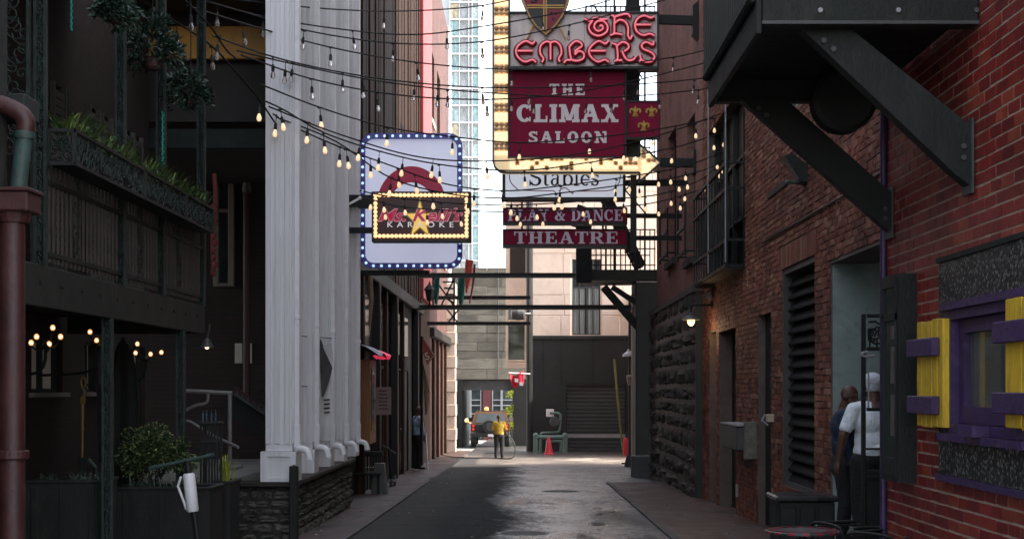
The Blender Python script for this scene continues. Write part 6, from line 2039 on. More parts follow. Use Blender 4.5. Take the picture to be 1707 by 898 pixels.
# ---------------------------------------------------------------- two long maroon signs
d = 31.0
for s_, y0, y1, x0, x1, lt, lb_, lab in (('PLAY & DANCE', 346, 373, 847, 1038, 349, 368, 'long maroon sign lettered PLAY & DANCE under the stables sign'), ('THEATRE', 382, 411, 857, 1030, 386, 406, 'long maroon sign lettered THEATRE, lowest of the hanging signs')):
    t = thing('long_sign', lab, 'sign', P(940, (y0 + y1) / 2, d))
    o = MB(); boxpx(o, 840, 1044, y0 + 1, y1 - 3, d, .16); o.build('panel', maroon, t)
    o = MB()
    for a in ((838, 1046, y1 - 3, y1 + 1.5), (838, 1046, y0 - .5, y0 + 1), (838, 840, y0 + 1, y1 - 3), (1044, 1046, y0 + 1, y1 - 3)): boxpx(o, *a, d - .03, .22, .004)
    o.build('frame', maroon if False else M['signbox'], t)
    word(t, s_, x0, x1, lt, lb_, d, lilac, gap=.1, st=.24, hl=.1, sf=.09)
    o = MB(); o.bar(P(1046, (y0 + y1) / 2, d + .08), (XR2, d + .08, ZP((y0 + y1) / 2, d)), .06, .1)
    for px in (870, 1005): o.tube([P(px, y0, d + .08), P(px, y0 - (12 if y0 < 360 else 9), d + .08)], .025, 6)
    o.build('arm', M['black'], t)
# ---------------------------------------------------------------- blue lit sign with red arc
d = 26.2
t = thing('blue_lit_sign', 'tall rounded pale sign edged with blue bulbs and crossed by a red arc', 'sign', P(686, 335, d))
def rrect(x0, x1, y0, y1, r, n=6):
    out = []
    for cx, cy, a0 in ((x1 - r, y0 + r, -90), (x1 - r, y1 - r, 0), (x0 + r, y1 - r, 90), (x0 + r, y0 + r, 180)):
        for i in range(n + 1):
            a = R(a0 + 90 * i / n); out.append((cx + r * math.cos(a), cy + r * math.sin(a)))
    return out
O_ = rrect(600, 771, 222, 448, 22)
I_ = rrect(609, 762, 232, 438, 14)
o = MB(); o.prism([P(a, b, d + .03) for a, b in I_], (0, .3, 0)); o.build('panel', em('milky_panel', (.66, .68, .88), .5, (.58, .6, .7), .35, .14, .9), t)
o = MB()
n = len(O_)
V = [P(a, b, d - .04) for a, b in O_] + [P(a, b, d - .04) for a, b in I_] + [P(a, b, d + .4) for a, b in O_] + [P(a, b, d + .4) for a, b in I_]
o.add(V, [f for i in range(n) for f in ((i, (i + 1) % n, n + (i + 1) % n, n + i), (2 * n + i, i, 2 * n + i if False else (i + 1) % n, 2 * n + (i + 1) % n)[0:0] or (i, 2 * n + i, 2 * n + (i + 1) % n, (i + 1) % n), (n + i, n + (i + 1) % n, 3 * n + (i + 1) % n, 3 * n + i))])
o.build('bulb_rim', pm('violet_blue_rim', (.075, .07, .3), .4, .2, 4, .1), t)
bl = MB().lathe((0, 0, 0), [(.022, .01), (.027, -.012), (.022, -.03), (.009, -.04), (.001, -.042)], 10, 'Y').mesh('bulb', em('blue_white_bulb', (.5, .72, 1), 1.0, (.6, .8, 1)), (0, 0, 0), True)
Md = rrect(604.5, 766.5, 227, 443, 18, 8)
per = []
for i in range(len(Md)):
    a, b = Md[i], Md[(i + 1) % len(Md)]
    per.append((a, b, math.hypot(b[0] - a[0], b[1] - a[1])))
L = sum(p[2] for p in per)
s_ = 0
k = 0
N_b = 54
for a, b, l in per:
    while k * L / N_b < s_ + l:
        f = (k * L / N_b - s_) / l
        inst('bulb', bl, t, P(a[0] + (b[0] - a[0]) * f, a[1] + (b[1] - a[1]) * f, d - .05)); k += 1
    s_ += l
arcm = pm('crimson_arc', (.55, .012, .07), .45, .1, 3, .1)
o = MB()
cx, cy, r0, r1 = 686, 345, 43, 68
m_ = 30
V = []
for i in range(m_ + 1):
    a = R(178 + 184 * i / m_)
    V += [P(cx + r1 * 0.86 * math.cos(a), cy + r1 * math.sin(a), d + .025), P(cx + r0 * .86 * math.cos(a), cy + r0 * .95 * math.sin(a), d + .025)]
o.add(V, [(2 * i, 2 * i + 1, 2 * i + 3, 2 * i + 2) for i in range(m_)][::1])
o.build('red_arc', arcm, t)
o = MB(); o.bar(P(560, 330, d + .25), P(600, 330, d + .25), .12, .18); o.build('arm', M['black'], t)
o = MB(); o.bar(P(560, 385, d + .25), P(600, 385, d + .25), .1, .12); o.build('arm', M['black'], t)
o = MB(); o.box(XP(575, d), XP(715, d), d + .05, d + .45, ZP(456, d), ZP(450, d)); o.build('shelf', M['black'], t)
# ---------------------------------------------------------------- karaoke sign
d = 24.6
t = thing('karaoke_sign', 'dark sign bordered by warm bulbs reading Ms. Kelli\'s KARAOKE over a gold star', 'sign', P(702, 361, d))
o = MB(); boxpx(o, 622, 783, 322, 400, d, .22); o.build('panel', pm('dark_maroon_panel', (.06, .014, .014), .4, .3, 3, .1), t)
o = MB()
for a in ((619.5, 785, 319, 322.2), (619.5, 785, 399.8, 403), (619.5, 622.2, 322.2, 399.8), (782.8, 785, 322.2, 399.8)): boxpx(o, *a, d - .03, .27, .006)
o.build('frame', M['signbox'], t)
warm = em('marquee_bulb', (1, .64, .3), 1.15, (1, .75, .5))
bl = MB().lathe((0, 0, 0), [(.034, .005), (.036, -.02), (.028, -.042), (.001, -.05)], 10, 'Y').mesh('bulb', warm, (0, 0, 0), True)
for i in range(23):
    for y in (325.5, 393.5): inst('bulb', bl, t, P(626 + i * 6.9, y, d - .002))
for j in range(9):
    for x in (626, 777.8): inst('bulb', bl, t, P(x, 332.5 + j * 6.9, d - .002))
def starpx(s, k, mat, nm, par):
    o = MB(); pts = []
    for i in range(10):
        a = R(90 + 36 * i); r = (1 if i % 2 == 0 else .4) * s
        pts.append(P(700 + r * .78 * math.cos(a), 366 - r * math.sin(a) * 1.0, d - k))
    o.prism(pts, (0, .004, 0)); return o.build(nm, mat, par)
st_ = starpx(38, .006, M['gold'], 'star', t)
starpx(34, .011, M['signbox'], 'star_line', st_)
starpx(31.5, .016, em('lit_gold', (1, .66, .16), .65, (.55, .33, .05)), 'star_face', st_)
pinkw = em('pale_pink_outline', (.85, .5, .52), .4, (.6, .35, .38))
fonttext(t, 'lettering_outline', "Ms. Kelli's", 630, 772, 347, 370, d, pinkw, .022, .35, .035, .001)
fonttext(t, 'lettering', "Ms. Kelli's", 631, 771, 348, 369, d, em('crimson_lettering', (.6, .03, .1), .35, (.38, .015, .06)), .027, .35, .022, .001)
fonttext(t, 'lettering', 'KARAOKE', 646, 756, 370, 379, d, em('lit_white_lettering', (.9, .85, .85), .35), .022, 0, .01, .001, 1.9)
o = MB(); o.bar(P(540, 335, d + .1), P(620, 335, d + .1), .12, .2); o.bbox(XP(596, d), XP(616, d), d + .02, d + .2, ZP(346, d), ZP(326, d)); o.build('arm', M['black'], t)
o = MB(); o.bar(P(540, 384, d + .1), P(620, 384, d + .1), .08, .1); o.build('arm', M['black'], t)
# ---------------------------------------------------------------- string lights
clear, t_, b_, N_, K_ = nmat('clear_bulb')
b_.inputs['Transmission Weight'].default_value = .9
b_.inputs['Roughness'].default_value = .03
b_.inputs['IOR'].default_value = 1.25
b_.inputs['Base Color'].default_value = (.95, .93, .92, 1)
b_.inputs['Specular IOR Level'].default_value = .8
glow = em('string_bulb_glow', (1, .67, .36), .85, (1, .8, .6))
BP = [(.004, -.0), (.022, -.008), (.027, -.035), (.042, -.075), (.05, -.11), (.045, -.145), (.028, -.168), (.001, -.176)]
def bulbmesh(mat): return MB().lathe((0, 0, 0), [(r * 1.0, z) for r, z in BP], 12).mesh('bulb', mat, (0, 0, 0), True)
m_clear, m_glow = bulbmesh(clear), bulbmesh(glow)
sock = MB().lathe((0, 0, 0), [(.012, .12), (.02, .115), (.03, .09), (.034, .0), (.03, -.02), (.02, -.025)], 10)
sock.tube([(0, 0, .11), (0, 0, .26)], .008, 5)
sock.bar((-.05, 0, .26), (.05, 0, .26), .03)
m_sock = sock.mesh('socket', M['rubber'])
fil = MB().tube([(0, 0, -.02), (.012, 0, -.06), (-.012, 0, -.09), (.012, 0, -.12), (0, 0, -.06)], .0035, 4).mesh('filament', M['gold'])
rs = random.Random(77)
def strand(lab, pts, dl, dr, bulbs, lit_y=None, r=.011, every=None):
    xs = [p[0] for p in pts]
    def at(px):
        f = (px - xs[0]) / (xs[-1] - xs[0])
        d = dl + (dr - dl) * f
        for i in range(len(pts) - 1):
            if pts[i][0] <= px <= pts[i + 1][0] or i == len(pts) - 2:
                break
        # monotone Catmull in px
        p0, p1, p2, p3 = pts[max(i - 1, 0)], pts[i], pts[i + 1], pts[min(i + 2, len(pts) - 1)]
        t = (px - p1[0]) / (p2[0] - p1[0])
        m1 = (p2[1] - p0[1]) / max(1, p2[0] - p0[0]) * (p2[0] - p1[0])
        m2 = (p3[1] - p1[1]) / max(1, p3[0] - p1[0]) * (p2[0] - p1[0])
        y = (2 * t**3 - 3 * t**2 + 1) * p1[1] + (t**3 - 2 * t**2 + t) * m1 + (-2 * t**3 + 3 * t**2) * p2[1] + (t**3 - t**2) * m2
        return y, d
    y0, d0 = at((xs[0] + xs[-1]) / 2)
    T = thing('string_light', lab, 'string lights', P((xs[0] + xs[-1]) / 2, y0, d0), 'strings of bulbs across the alley')
    n = 40
    o = MB()
    V = []
    for i in range(n + 1):
        px = xs[0] + (xs[-1] - xs[0]) * i / n
        y, d = at(px)
        V.append(P(px, y, d))
    o.tube(V, r, 5)
    o.build('cable', M['rubber'], T)
    for b in bulbs:
        px, lit = (b, None) if not isinstance(b, tuple) else b
        y, d = at(px)
        on = lit if lit is not None else (lit_y is not None and y + 12 > lit_y)
        p = P(px, y, d) + Vector((0, 0, -.165))
        q = inst('bulb', m_glow if on else m_clear, T, p, (rs.uniform(-.14, .14), rs.uniform(-.14, .14), rs.uniform(0, 3)), [.63 - .01 * max(0, d - 19)] * 3)
        s_ = bpy.data.objects.new('socket', m_sock); C.objects.link(s_); s_.parent = q
        if not on:
            f_ = bpy.data.objects.new('filament', fil); C.objects.link(f_); f_.parent = q
LY = 170
strand('topmost string of clear bulbs leaving the frame at the centre', [(345, -6), (476, 9), (560, 16), (640, 19), (720, 17), (800, 10), (870, -4)], 17, 26, [476, 640, 804])
strand('second string of clear bulbs, rising across the board that reads THE EMBERS', [(330, 0), (405, 20), (505, 50), (655, 72), (800, 70), (948, 42), (1110, 0)], 17, 26, [362, 505, 655, 804, 948])
strand('string of clear bulbs passing along the bottom of the neon board', [(312, 10), (408, 40), (550, 79), (700, 105), (850, 116), (985, 112), (1122, 96), (1175, 84)], 16.5, 27, [407, 551, 697, 853, 985, 1122])
strand('string of clear bulbs crossing the word CLIMAX from above', [(355, 60), (455, 95), (575, 122), (690, 138), (805, 146), (950, 145), (1100, 138), (1195, 128)], 16.5, 26.5, [455, 486, 571, 690, 805, 883, 1040, 1156])
strand('string of clear bulbs cut by the two fleurs de lis', [(395, 85), (475, 104), (605, 131), (730, 148), (850, 157), (1000, 163), (1164, 150), (1215, 138)], 17, 26.5, [475, 606, 729, 746, 853, 977, 1020, 1099, 1164])
strand('first string of glowing bulbs, crossing the word SALOON', [(432, 140), (535, 180), (645, 212), (754, 228), (866, 238), (983, 230), (1088, 217), (1191, 197), (1250, 182)], 17.5, 26, [535, 645, 754, 866, 983, 1088, 1191], LY)
strand('string of glowing bulbs along the shaft of the yellow arrow', [(440, 168), (471, 182), (541, 222), (670, 262), (770, 279), (875, 284), (987, 270), (1120, 247), (1190, 226), (1258, 205)], 17.5, 26, [471, 541, 631, 670, 733, 875, 987, 1120, 1190, 1207], LY)
strand('string of glowing bulbs just under the yellow arrow', [(455, 190), (482, 208), (566, 245), (640, 272), (740, 306), (840, 318), (933, 310), (1050, 294), (1144, 276), (1240, 240)], 18, 26, [459, 482, 566, 618, 665, 694, 790, 838, 933, 1026, 1049, 1098, 1118, 1143, 1195], LY)
strand('string of glowing bulbs across the word Stables', [(462, 196), (560, 236), (650, 296), (754, 324), (850, 330), (933, 322), (1040, 308), (1134, 294), (1208, 268), (1250, 228)], 18, 26, [580, 650, 722, 780, 852, 925, 936, 1026, 1066, 1132, 1146, 1199], LY)
strand('string of glowing bulbs along the top of the karaoke sign', [(600, 318), (640, 326), (700, 334), (760, 339), (840, 342), (935, 338), (1010, 332), (1098, 324), (1174, 296), (1208, 262)], 22, 26, [618, 640, 675, 737, 862, 895, 972, 1040, 1076, 1119, 1142, 1174, 1205], LY)
strand('lowest string of glowing bulbs, over the word DANCE', [(610, 330), (660, 343), (720, 349), (790, 352), (850, 353), (950, 351), (1020, 346), (1090, 338), (1150, 322), (1240, 290)], 23, 26.5, [642, 712, 768, 868, 905, 985, 1098, 1134], LY)
strand('bare upper strand of a few clear bulbs between the two topmost strings', [(322, -4), (430, 26), (560, 48), (690, 58), (800, 45), (960, 16), (1040, -6)], 16.8, 26, [438, 590, 745, 905])
strand('strand of clear bulbs sagging just above the word THE on the saloon board', [(402, 92), (520, 132), (660, 158), (800, 166), (930, 158), (1060, 134), (1180, 104)], 17, 26.5, [520, 630, 812, 890, 1064])
strand('strand of glowing bulbs ending highest on the right window cage', [(448, 178), (560, 222), (700, 262), (840, 268), (980, 254), (1110, 222), (1238, 176)], 17.6, 25, [512, 598, 720, 812, 1040, 1160], LY)
# pale guide wire from the balcony to the columns, with bulbs near the frame edge
strand('pale guide wire slanting down from the top left with bulbs, the steepest of the strings', [(228, -4), (295, 38), (354, 78), (395, 122), (432, 166), (458, 204)], 14.5, 18, [(295, False), (354, False), (432, True)], None, .012)
strand('short slack loop of cable at the top left, beside the ochre board', [(300, -8), (320, 12), (352, 46), (378, 84), (396, 100)], 15, 16.5, [(318, False), (362, False)], None)
# ---------------------------------------------------------------- right pavement furniture
d = 12.0
t = thing('iron_gate', 'open black iron screen door with an ornamental top panel beside the men', 'gate', (XP(1455, d), d, gz(d)))
x0, x1 = XP(1437, d), XP(1437, d) + .62
o = MB()
zt_ = ZP(523, d)
for x in (x0, x1 - .04): o.bbox(x, x + .034, d, d + .045, gz(d) + .05, zt_, .006)
for z in (zt_ - .03, ZP(584, d), ZP(685, d), ZP(789, d)): o.bbox(x0 + .045, x1 - .04, d + .005, d + .04, z, z + .03, .004)
o.build('frame', M['black'], t)
o = MB(); o.box(x0 + .045, x1 - .04, d + .015, d + .03, gz(d) + .08, ZP(791, d)); o.bbox(x0 + .03, x1 - .02, d - .02, d - .001, ZP(797, d), ZP(790, d), .004); o.build('kick_panel', M['black'], t)
o = MB()
rs = random.Random(9)
scrolls(o, lambda u, v: (x0 + .05 + u, d + .02, ZP(582, d) + .02 + v), .52, ZP(530, d) - ZP(582, d), 14, .008, rs)
for k in range(9): o.bar((x0 + .07 + k * .06, d + .02, ZP(582, d) + .02), (x0 + .07 + k * .06, d + .02, ZP(562, d)), .012)
o.build('scroll_panel', M['black'], t)
o = MB(); o.bar((x0 + .06, d + .022, ZP(685, d)), (x0 + .06, d + .022, ZP(585, d)), .012); o.tube(smooth_path([(x0 + .04, d - .02, ZP(586, d)), (x0 - .01, d - .03, ZP(589, d)), (x0 + .02, d - .03, ZP(594, d)), (x0 + .1, d - .02, ZP(592, d))], 4), .012, 6); o.build('latch', M['grey'], t)
d = 12.9
t = thing('black_cabinet', 'low black panelled cabinet with an overhanging lid on the right pavement', 'cabinet', (XP(1345, d), d, gz(d)))
x0, x1 = XP(1299, d), XP(1392, d)
o = MB(); o.bbox(x0, x1, d, d + .5, gz(d) + .06, ZP(836, d), .01); o.build('body', M['black'], t)
o = MB(); o.bbox(x0 - .03, x1 + .03, d - .04, d + .54, ZP(836, d) + .002, ZP(826, d), .015); o.build('lid', pm('satin_black', (.02, .021, .021), .28, .2, 5, .1), t)
for a, b in ((.03, .3), (.36, .64), (.7, .97)):
    o = MB(); o.bbox(x0 + (x1 - x0) * a, x0 + (x1 - x0) * b, d - .018, d - .001, gz(d) + .14, ZP(845, d), .008); o.build('panel', M['char'], t)
d = 10.5
c = Vector((XP(1342, d), d + .1, ZP(885, d)))
t = thing('bistro_table', 'round bistro table with a red and dark mosaic rim in the lower right', 'table', (c.x, c.y, gz(d)))
o = MB(); o.lathe(c, [(.26, -.02), (.275, -.015), (.275, -.004), (.262, 0), (.001, 0)], 40); o.build('top', pm('mosaic_grey', (.1, .1, .1), .35, .5, 20, .2, 60), t)
mr = pm('red_tile', (.3, .015, .03), .3, .2, 8, .1, rand=.3)
mg = pm('dark_tile', (.03, .05, .045), .3, .2, 8, .1, rand=.3)
tile = {}
for k in range(32):
    a0, a1 = k / 32 * 6.2832 + .012, (k + 1) / 32 * 6.2832 - .012
    o = MB()
    pts = [(c.x + r_ * math.cos(a), c.y + r_ * math.sin(a), c.z + .001) for r_, a in ((.19, a0), (.258, a0), (.258, a1), (.19, a1))]
    o.prism(pts, (0, 0, .004)); o.build('tile', mr if k % 2 else mg, t)
    o = MB(); pts = [(c.x + .2755 * math.cos(a), c.y + .2755 * math.sin(a), c.z + z) for z, a in ((-.018, a0), (-.018, a1), (-.003, a1), (-.003, a0))]
    o.prism(pts, (.002 * math.cos(a0), .002 * math.sin(a0), 0)); o.build('rim_tile', mr if k % 2 else mg, t)
o = MB(); o.tube([(c.x, c.y, c.z - .02), (c.x, c.y, gz(d) + .06)], .03, 10)
for k in range(3):
    a = k * 2.094 + .4; o.tube([(c.x, c.y, gz(d) + .12), (c.x + .22 * math.cos(a), c.y + .22 * math.sin(a), gz(d) + .065)], .018, 6)
o.build('pedestal', M['black'], t)
def chair(x, y, rot, lab):
    t = thing('metal_chair', lab, 'chair', (x, y, gz(y) + .05), 'black tubular chairs by the bistro table')
    t.rotation_euler.z = rot
    L = lambda pts: [Vector((x + a, y + b, gz(y) + .05 + c_)) for a, b, c_ in pts]
    for s_ in (-1, 1):
        o = MB(); o.tube(smooth_path(L([(s_ * .25, .22, 0), (s_ * .25, .22, .6), (s_ * .25, .18, .66), (s_ * .25, 0, .67), (s_ * .25, -.17, .66), (s_ * .25, -.22, .6), (s_ * .25, -.24, 0)]), 5), .014, 8); o.build('arm_frame', pm('polished_black_tube', (.03, .032, .033), .18, .2, 5, 0) if 'polished_black_tube' not in bpy.data.materials else bpy.data.materials['polished_black_tube'], t, True)
        o = MB(); o.bbox(x + s_ * .25 - .025, x + s_ * .25 + .025, y - .16, y + .16, gz(y) + .05 + .685, gz(y) + .05 + .705, .008); o.build('armrest', M['black'], t)
    o = MB(); o.bbox(x - .24, x + .24, y - .22, y + .22, gz(y) + .48, gz(y) + .51, .012); o.build('seat', M['black'], t)
    o = MB(); o.tube(smooth_path(L([(-.24, .22, .4), (-.24, .25, .6), (-.18, .27, .7), (.18, .27, .7), (.24, .25, .6), (.24, .22, .4)]), 5), .013, 8)
    o.build('backrest', M['black'], t)
chair(XP(1425, 11.6), 11.6, 1.9, 'black tubular metal chair in front of the two men')
chair(XP(1490, 10.7), 10.7, 2.2, 'black tubular metal chair under the menu display case')

# ---------------------------------------------------------------- people
def blob(name, parts, mat, parent, mw, vox=.014, smooth=4):
    o = MB()
    for p in parts:
        if p[0] == 't':
            o.tube([Vector(q) for q in p[1]], p[2], 12)
            for q, r_ in ((p[1][0], p[2][0]), (p[1][-1], p[2][-1])): o.ball(q, r_, n=12, m=8)
            for q, r_ in zip(p[1][1:-1], p[2][1:-1]): o.ball(q, r_ * 1.0, n=12, m=8)
        else:
            o.ball(p[1], 1.0, p[2], 16, 10) if False else o.add([(p[1][0] + vx * p[2][0], p[1][1] + vy * p[2][1], p[1][2] + vz * p[2][2]) for vx, vy, vz in BALL.v], BALL.f)
    me = o.mesh(name + '_raw', None)
    ob = bpy.data.objects.new(name, me)
    C.objects.link(ob)
    rm = ob.modifiers.new('r', 'REMESH'); rm.mode = 'VOXEL'; rm.voxel_size = vox
    sm = ob.modifiers.new('s', 'SMOOTH'); sm.iterations = smooth; sm.factor = .5
    dg = bpy.context.evaluated_depsgraph_get()
    m2 = bpy.data.meshes.new_from_object(ob.evaluated_get(dg))
    bpy.data.objects.remove(ob)
    m2.transform(Matrix.Translation(-wloc(parent)) @ mw)
    m2.name = name
    m2.materials.clear(); m2.materials.append(mat)
    m2.polygons.foreach_set('use_smooth', [True] * len(m2.polygons))
    r = bpy.data.objects.new(name, m2)
    C.objects.link(r); r.parent = parent
    return r
BALL = MB().ball((0, 0, 0), 1, n=18, m=12)
def hand(parts, w_, dirn, side, curl=.5):       # palm, four unequal fingers, thumb; w_ = wrist
    w_, dn = Vector(w_), Vector(dirn).normalized()
    lat = dn.cross(Vector((side, 0, .0))).normalized() if abs(dn.x) < .9 else Vector((0, 1, 0))
    nrm = dn.cross(lat).normalized()
    pc = w_ + dn * .055
    parts.append(('t', [w_, w_ + dn * .03, pc + dn * .025], [.026, .032, .03]))
    parts.append(('t', [w_ + dn * .04 + lat * .02, w_ + dn * .08 + lat * .024], [.02, .018]))
    parts.append(('t', [w_ + dn * .04 - lat * .02, w_ + dn * .08 - lat * .024], [.02, .018]))
    for k, (off, l) in enumerate(((.03, .062), (.01, .074), (-.01, .07), (-.03, .055))):
        b = w_ + dn * .09 + lat * off
        m_ = b + dn * l * .5 + nrm * l * .12 * curl
        e = m_ + (dn * (1 - curl * .5) + nrm * curl).normalized() * l * .5
        parts.append(('t', [b, m_, e], [.011, .0105, .009]))
    b = w_ + dn * .025 + lat * .03
    parts.append(('t', [b, b + dn * .03 + lat * .025, b + dn * .062 + lat * .022 + nrm * .02], [.014, .0125, .01]))
def head_parts(z, fwd=0.0, bald=True, pitch=0.0):       # z = chin height; faces +Y
    f = fwd
    ps = [('e', (0, f + .01, z + .135), (.076, .097, .093)), ('e', (0, f + .045, z + .055), (.056, .062, .062)), ('e', (0, f + .055, z + .02), (.034, .045, .025)),
          ('t', [(0, f - .02, z - .05), (0, f - .005, z + .05)], [.056, .056]),
          ('t', [(0, f + .105, z + .115), (0, f + .128, z + .085)], [.011, .017]), ('e', (0, f + .1, z + .045), (.026, .016, .012)), ('e', (0, f + .095, z + .135), (.05, .02, .012)),
          ('e', (.076, f - .0, z + .1), (.014, .024, .034)), ('e', (-.076, f - .0, z + .1), (.014, .024, .034))]
    return ps
def rotpart(ps, c, rx=0, rz=0):
    m = Matrix.Translation(c) @ Matrix.Rotation(rz, 4, 'Z') @ Matrix.Rotation(rx, 4, 'X') @ Matrix.Translation(-Vector(c))
    out = []
    for p in ps:
        if p[0] == 't': out.append(('t', [m @ Vector(q) for q in p[1]], p[2]))
        else:
            out.append(('e', m @ Vector(p[1]), p[2]))
    return out
def person(label, loc, rz, h, top, bottom, skin, arms, legs=None, cap=None, vest=None, head_rx=0, head_rz=0, sleeve=.6, jacket=False, lean=0, group=None, girth=1.0):
    t = thing('person', label, 'person', loc, group)
    k = h / 1.76
    mw = Matrix.Translation(Vector(loc)) @ Matrix.Rotation(rz, 4, 'Z') @ Matrix.Diagonal((k * girth, k * girth, k, 1))
    lx = lambda z: (math.sin(lean) * max(0, z - .9))      # forward lean from the hips
    fz = lambda z: z - (1 - math.cos(lean)) * max(0, z - .9)
    J = lambda x, y, z: Vector((x, y + lx(z), fz(z)))
    legs = legs or [((.1, 0, .9), (.11, .03, .49), (.12, -.02, .09)), ((-.1, 0, .9), (-.11, .03, .49), (-.12, -.02, .09))]
    body, trou, shirt, shoes = [], [], [], []
    body += [('t', [J(0, 0, .98), J(0, 0, 1.2), J(0, 0, 1.38)], [.13, .12, .13])]
    hp = head_parts(1.54, .02)
    hp = rotpart(hp, Vector((0, 0, 1.52)), head_rx, head_rz)
    hp = [('t', [Vector(q) + Vector((0, lx(1.5), fz(1.5) - 1.5)) for q in p[1]], p[2]) if p[0] == 't' else ('e', Vector(p[1]) + Vector((0, lx(1.5), fz(1.5) - 1.5)), p[2]) for p in hp]
    body += hp
    body += [('t', [J(0, -.01, 1.4), J(0, 0, 1.52)], [.075, .056])]
    for s_, (sh_, el, wr) in zip((1, -1), arms):
        body.append(('t', [J(*sh_), J(*el), J(*wr)], [.052, .042, .028]))
        v = (J(*wr) - J(*el)).normalized()
        hand(body, J(*wr), v, s_)
        cut = J(*sh_) + (J(*el) - J(*sh_)) * min(1, sleeve * 1.0)
        if sleeve <= 1: shirt.append(('t', [J(*sh_), cut], [.068, .062]))
        else: shirt.append(('t', [J(*sh_), J(*el), J(*el) + (J(*wr) - J(*el)) * (sleeve - 1)], [.072, .058, .044]))
    for hip, kn, an in legs:
        body.append(('t', [hip, kn, an], [.085, .055, .04]))
        trou.append(('t', [hip, kn, (an[0], an[1], an[2] + .02)], [.115, .083, .066]))
        shoes.append(('t', [(an[0], an[1] - .02, an[2] - .03), (an[0] * 1.05, an[1] + .1, an[2] - .045), (an[0] * 1.1, an[1] + .16, an[2] - .05)], [.046, .042, .035]))
    trou.append(('e', (0, -.01, .94), (.175, .13, .12)))
    wz = .74 if jacket else .88
    shirt += [('e', J(0, -.01, 1.3), (.205, .135, .19)), ('e', J(0, 0, 1.1), (.175, .135, .22)), ('t', [J(-.14, -.01, 1.43), J(.14, -.01, 1.43)], [.07, .07]), ('e', J(0, 0, wz + .12), (.185, .145, .14))]
    if jacket: shirt.append(('e', J(0, .01, .86), (.185, .15, .16)))
    bo = blob('body', body, skin, t, mw, .011, 3)
    blob('trousers', trou, bottom, t, mw, .015, 5)
    so_ = blob('jacket' if jacket else 'shirt', shirt, top, t, mw, .014, 4)
    blob('shoe', shoes[:1], M['rubber'], t, mw, .012, 3); blob('shoe', shoes[1:], M['rubber'], t, mw, .012, 3)
    eyes = []
    if cap:
        cp_ = rotpart([('e', (0, .02, 1.54 + .165), (.088, .108, .075)), ('t', [(0, .02, 1.66), (0, .02, 1.7)], [.088, .088])], Vector((0, 0, 1.52)), head_rx, head_rz)
        cp_ = [(p[0], [Vector(q) + Vector((0, lx(1.5), fz(1.5) - 1.5)) for q in p[1]], p[2]) if p[0] == 't' else (p[0], Vector(p[1]) + Vector((0, lx(1.5), fz(1.5) - 1.5)), p[2]) for p in cp_]
        blob('cap', cp_, cap, t, mw, .011, 3)
    return t, mw
def cloth_mat(name, c, rough=.85):
    m, t_, b, N, K = nmat(name)
    v = coords(t_)
    n = noise(t_, v, 4, 5, .6, 1.2)
    K(ramp(t_, n, [(.35, [x * .8 for x in c]), (.65, [min(1, x * 1.1) for x in c])]), b.inputs['Base Color'])
    b.inputs['Roughness'].default_value = rough
    bump(t_, b, noise(t_, v, 9, 3, .5, 2.5), .7, .03)
    return m
navy = cloth_mat('navy_suit', (.01, .026, .056))
blackc = cloth_mat('black_cloth', (.014, .014, .016))
whitec = cloth_mat('white_shirt', (.8, .84, .88))
capm = cloth_mat('pale_cap', (.6, .62, .68))
yel = cloth_mat('yellow_shirt', (.5, .33, .035))
blue = cloth_mat('pale_blue_shirt', (.35, .45, .58))
d = 14.2
X = XP(1457, d)
t, mw = person('man in a white short sleeved shirt and pale cap, back turned, in the brick doorway', (X, d, .02), .25, 1.76, whitec, blackc, M['skin'],
    [((.19, -.01, 1.42), (.27, .03, 1.15), (.3, .2, .98)), ((-.19, -.01, 1.42), (-.3, -.03, 1.16), (-.33, .0, .9))], cap=capm, sleeve=.72, head_rz=.15, girth=1.18)
o = MB()        # apron strings
t2 = []
blob('apron_band', [('t', [(-.15, -.14, 1.03), (0, -.155, 1.03), (.15, -.14, 1.03)], [.012, .012, .012])], blackc, t, mw, .008, 1)
d = 14.75
X = XP(1406, d)
t, mw = person('bald man in a dark navy suit leaning towards the man in white', (X, d, .02), math.pi - .9 + 2.2, 1.66, navy, blackc, M['skin'],
    [((.19, 0, 1.42), (.25, .02, 1.14), (.22, .12, .92)), ((-.19, 0, 1.42), (-.24, 0, 1.14), (-.22, .08, .9))], jacket=True, sleeve=1.85, head_rx=-.25, head_rz=-.3)
blob('shirt_collar', [('t', [(-.05, .06, 1.5), (0, .1, 1.42), (0, .13, 1.3)], [.03, .028, .02]), ('t', [(.05, .06, 1.5), (0, .1, 1.42)], [.03, .028])], whitec, t, mw, .011, 1)
d = 51.4
person('worker in a yellow top and black trousers hosing the wet alley', (XP(832, d), d, gz(d)), .1, 1.62, yel, blackc, M['skin'],
    [((.19, -.01, 1.42), (.28, .08, 1.16), (.3, .3, 1.0)), ((-.19, -.01, 1.42), (-.25, .05, 1.15), (-.2, .25, 1.0))], sleeve=.9, lean=.12, head_rx=-.3)
o = MB()
hz = XP(832, d) + .28
o.tube(smooth_path([(hz - .1, d + .3, gz(d) + .98), (hz, d + .1, gz(d) + .9), (hz + .25, d, gz(d) + .6), (hz + .3, d - .1, gz(d) + .2), (hz + .1, d - .2, gz(d) + .03), (hz - .6, d + .3, gz(d) + .03), (hz - 1.8, d + .6, gz(d) + .03), (hz - 2.6, d + 4, gz(d + 4) + .03)], 6), .022, 6)
tag(o.build('water_hose', M['rubber'], None, True), 'black water hose trailing from the worker in yellow', 'hose')
d = 40.6
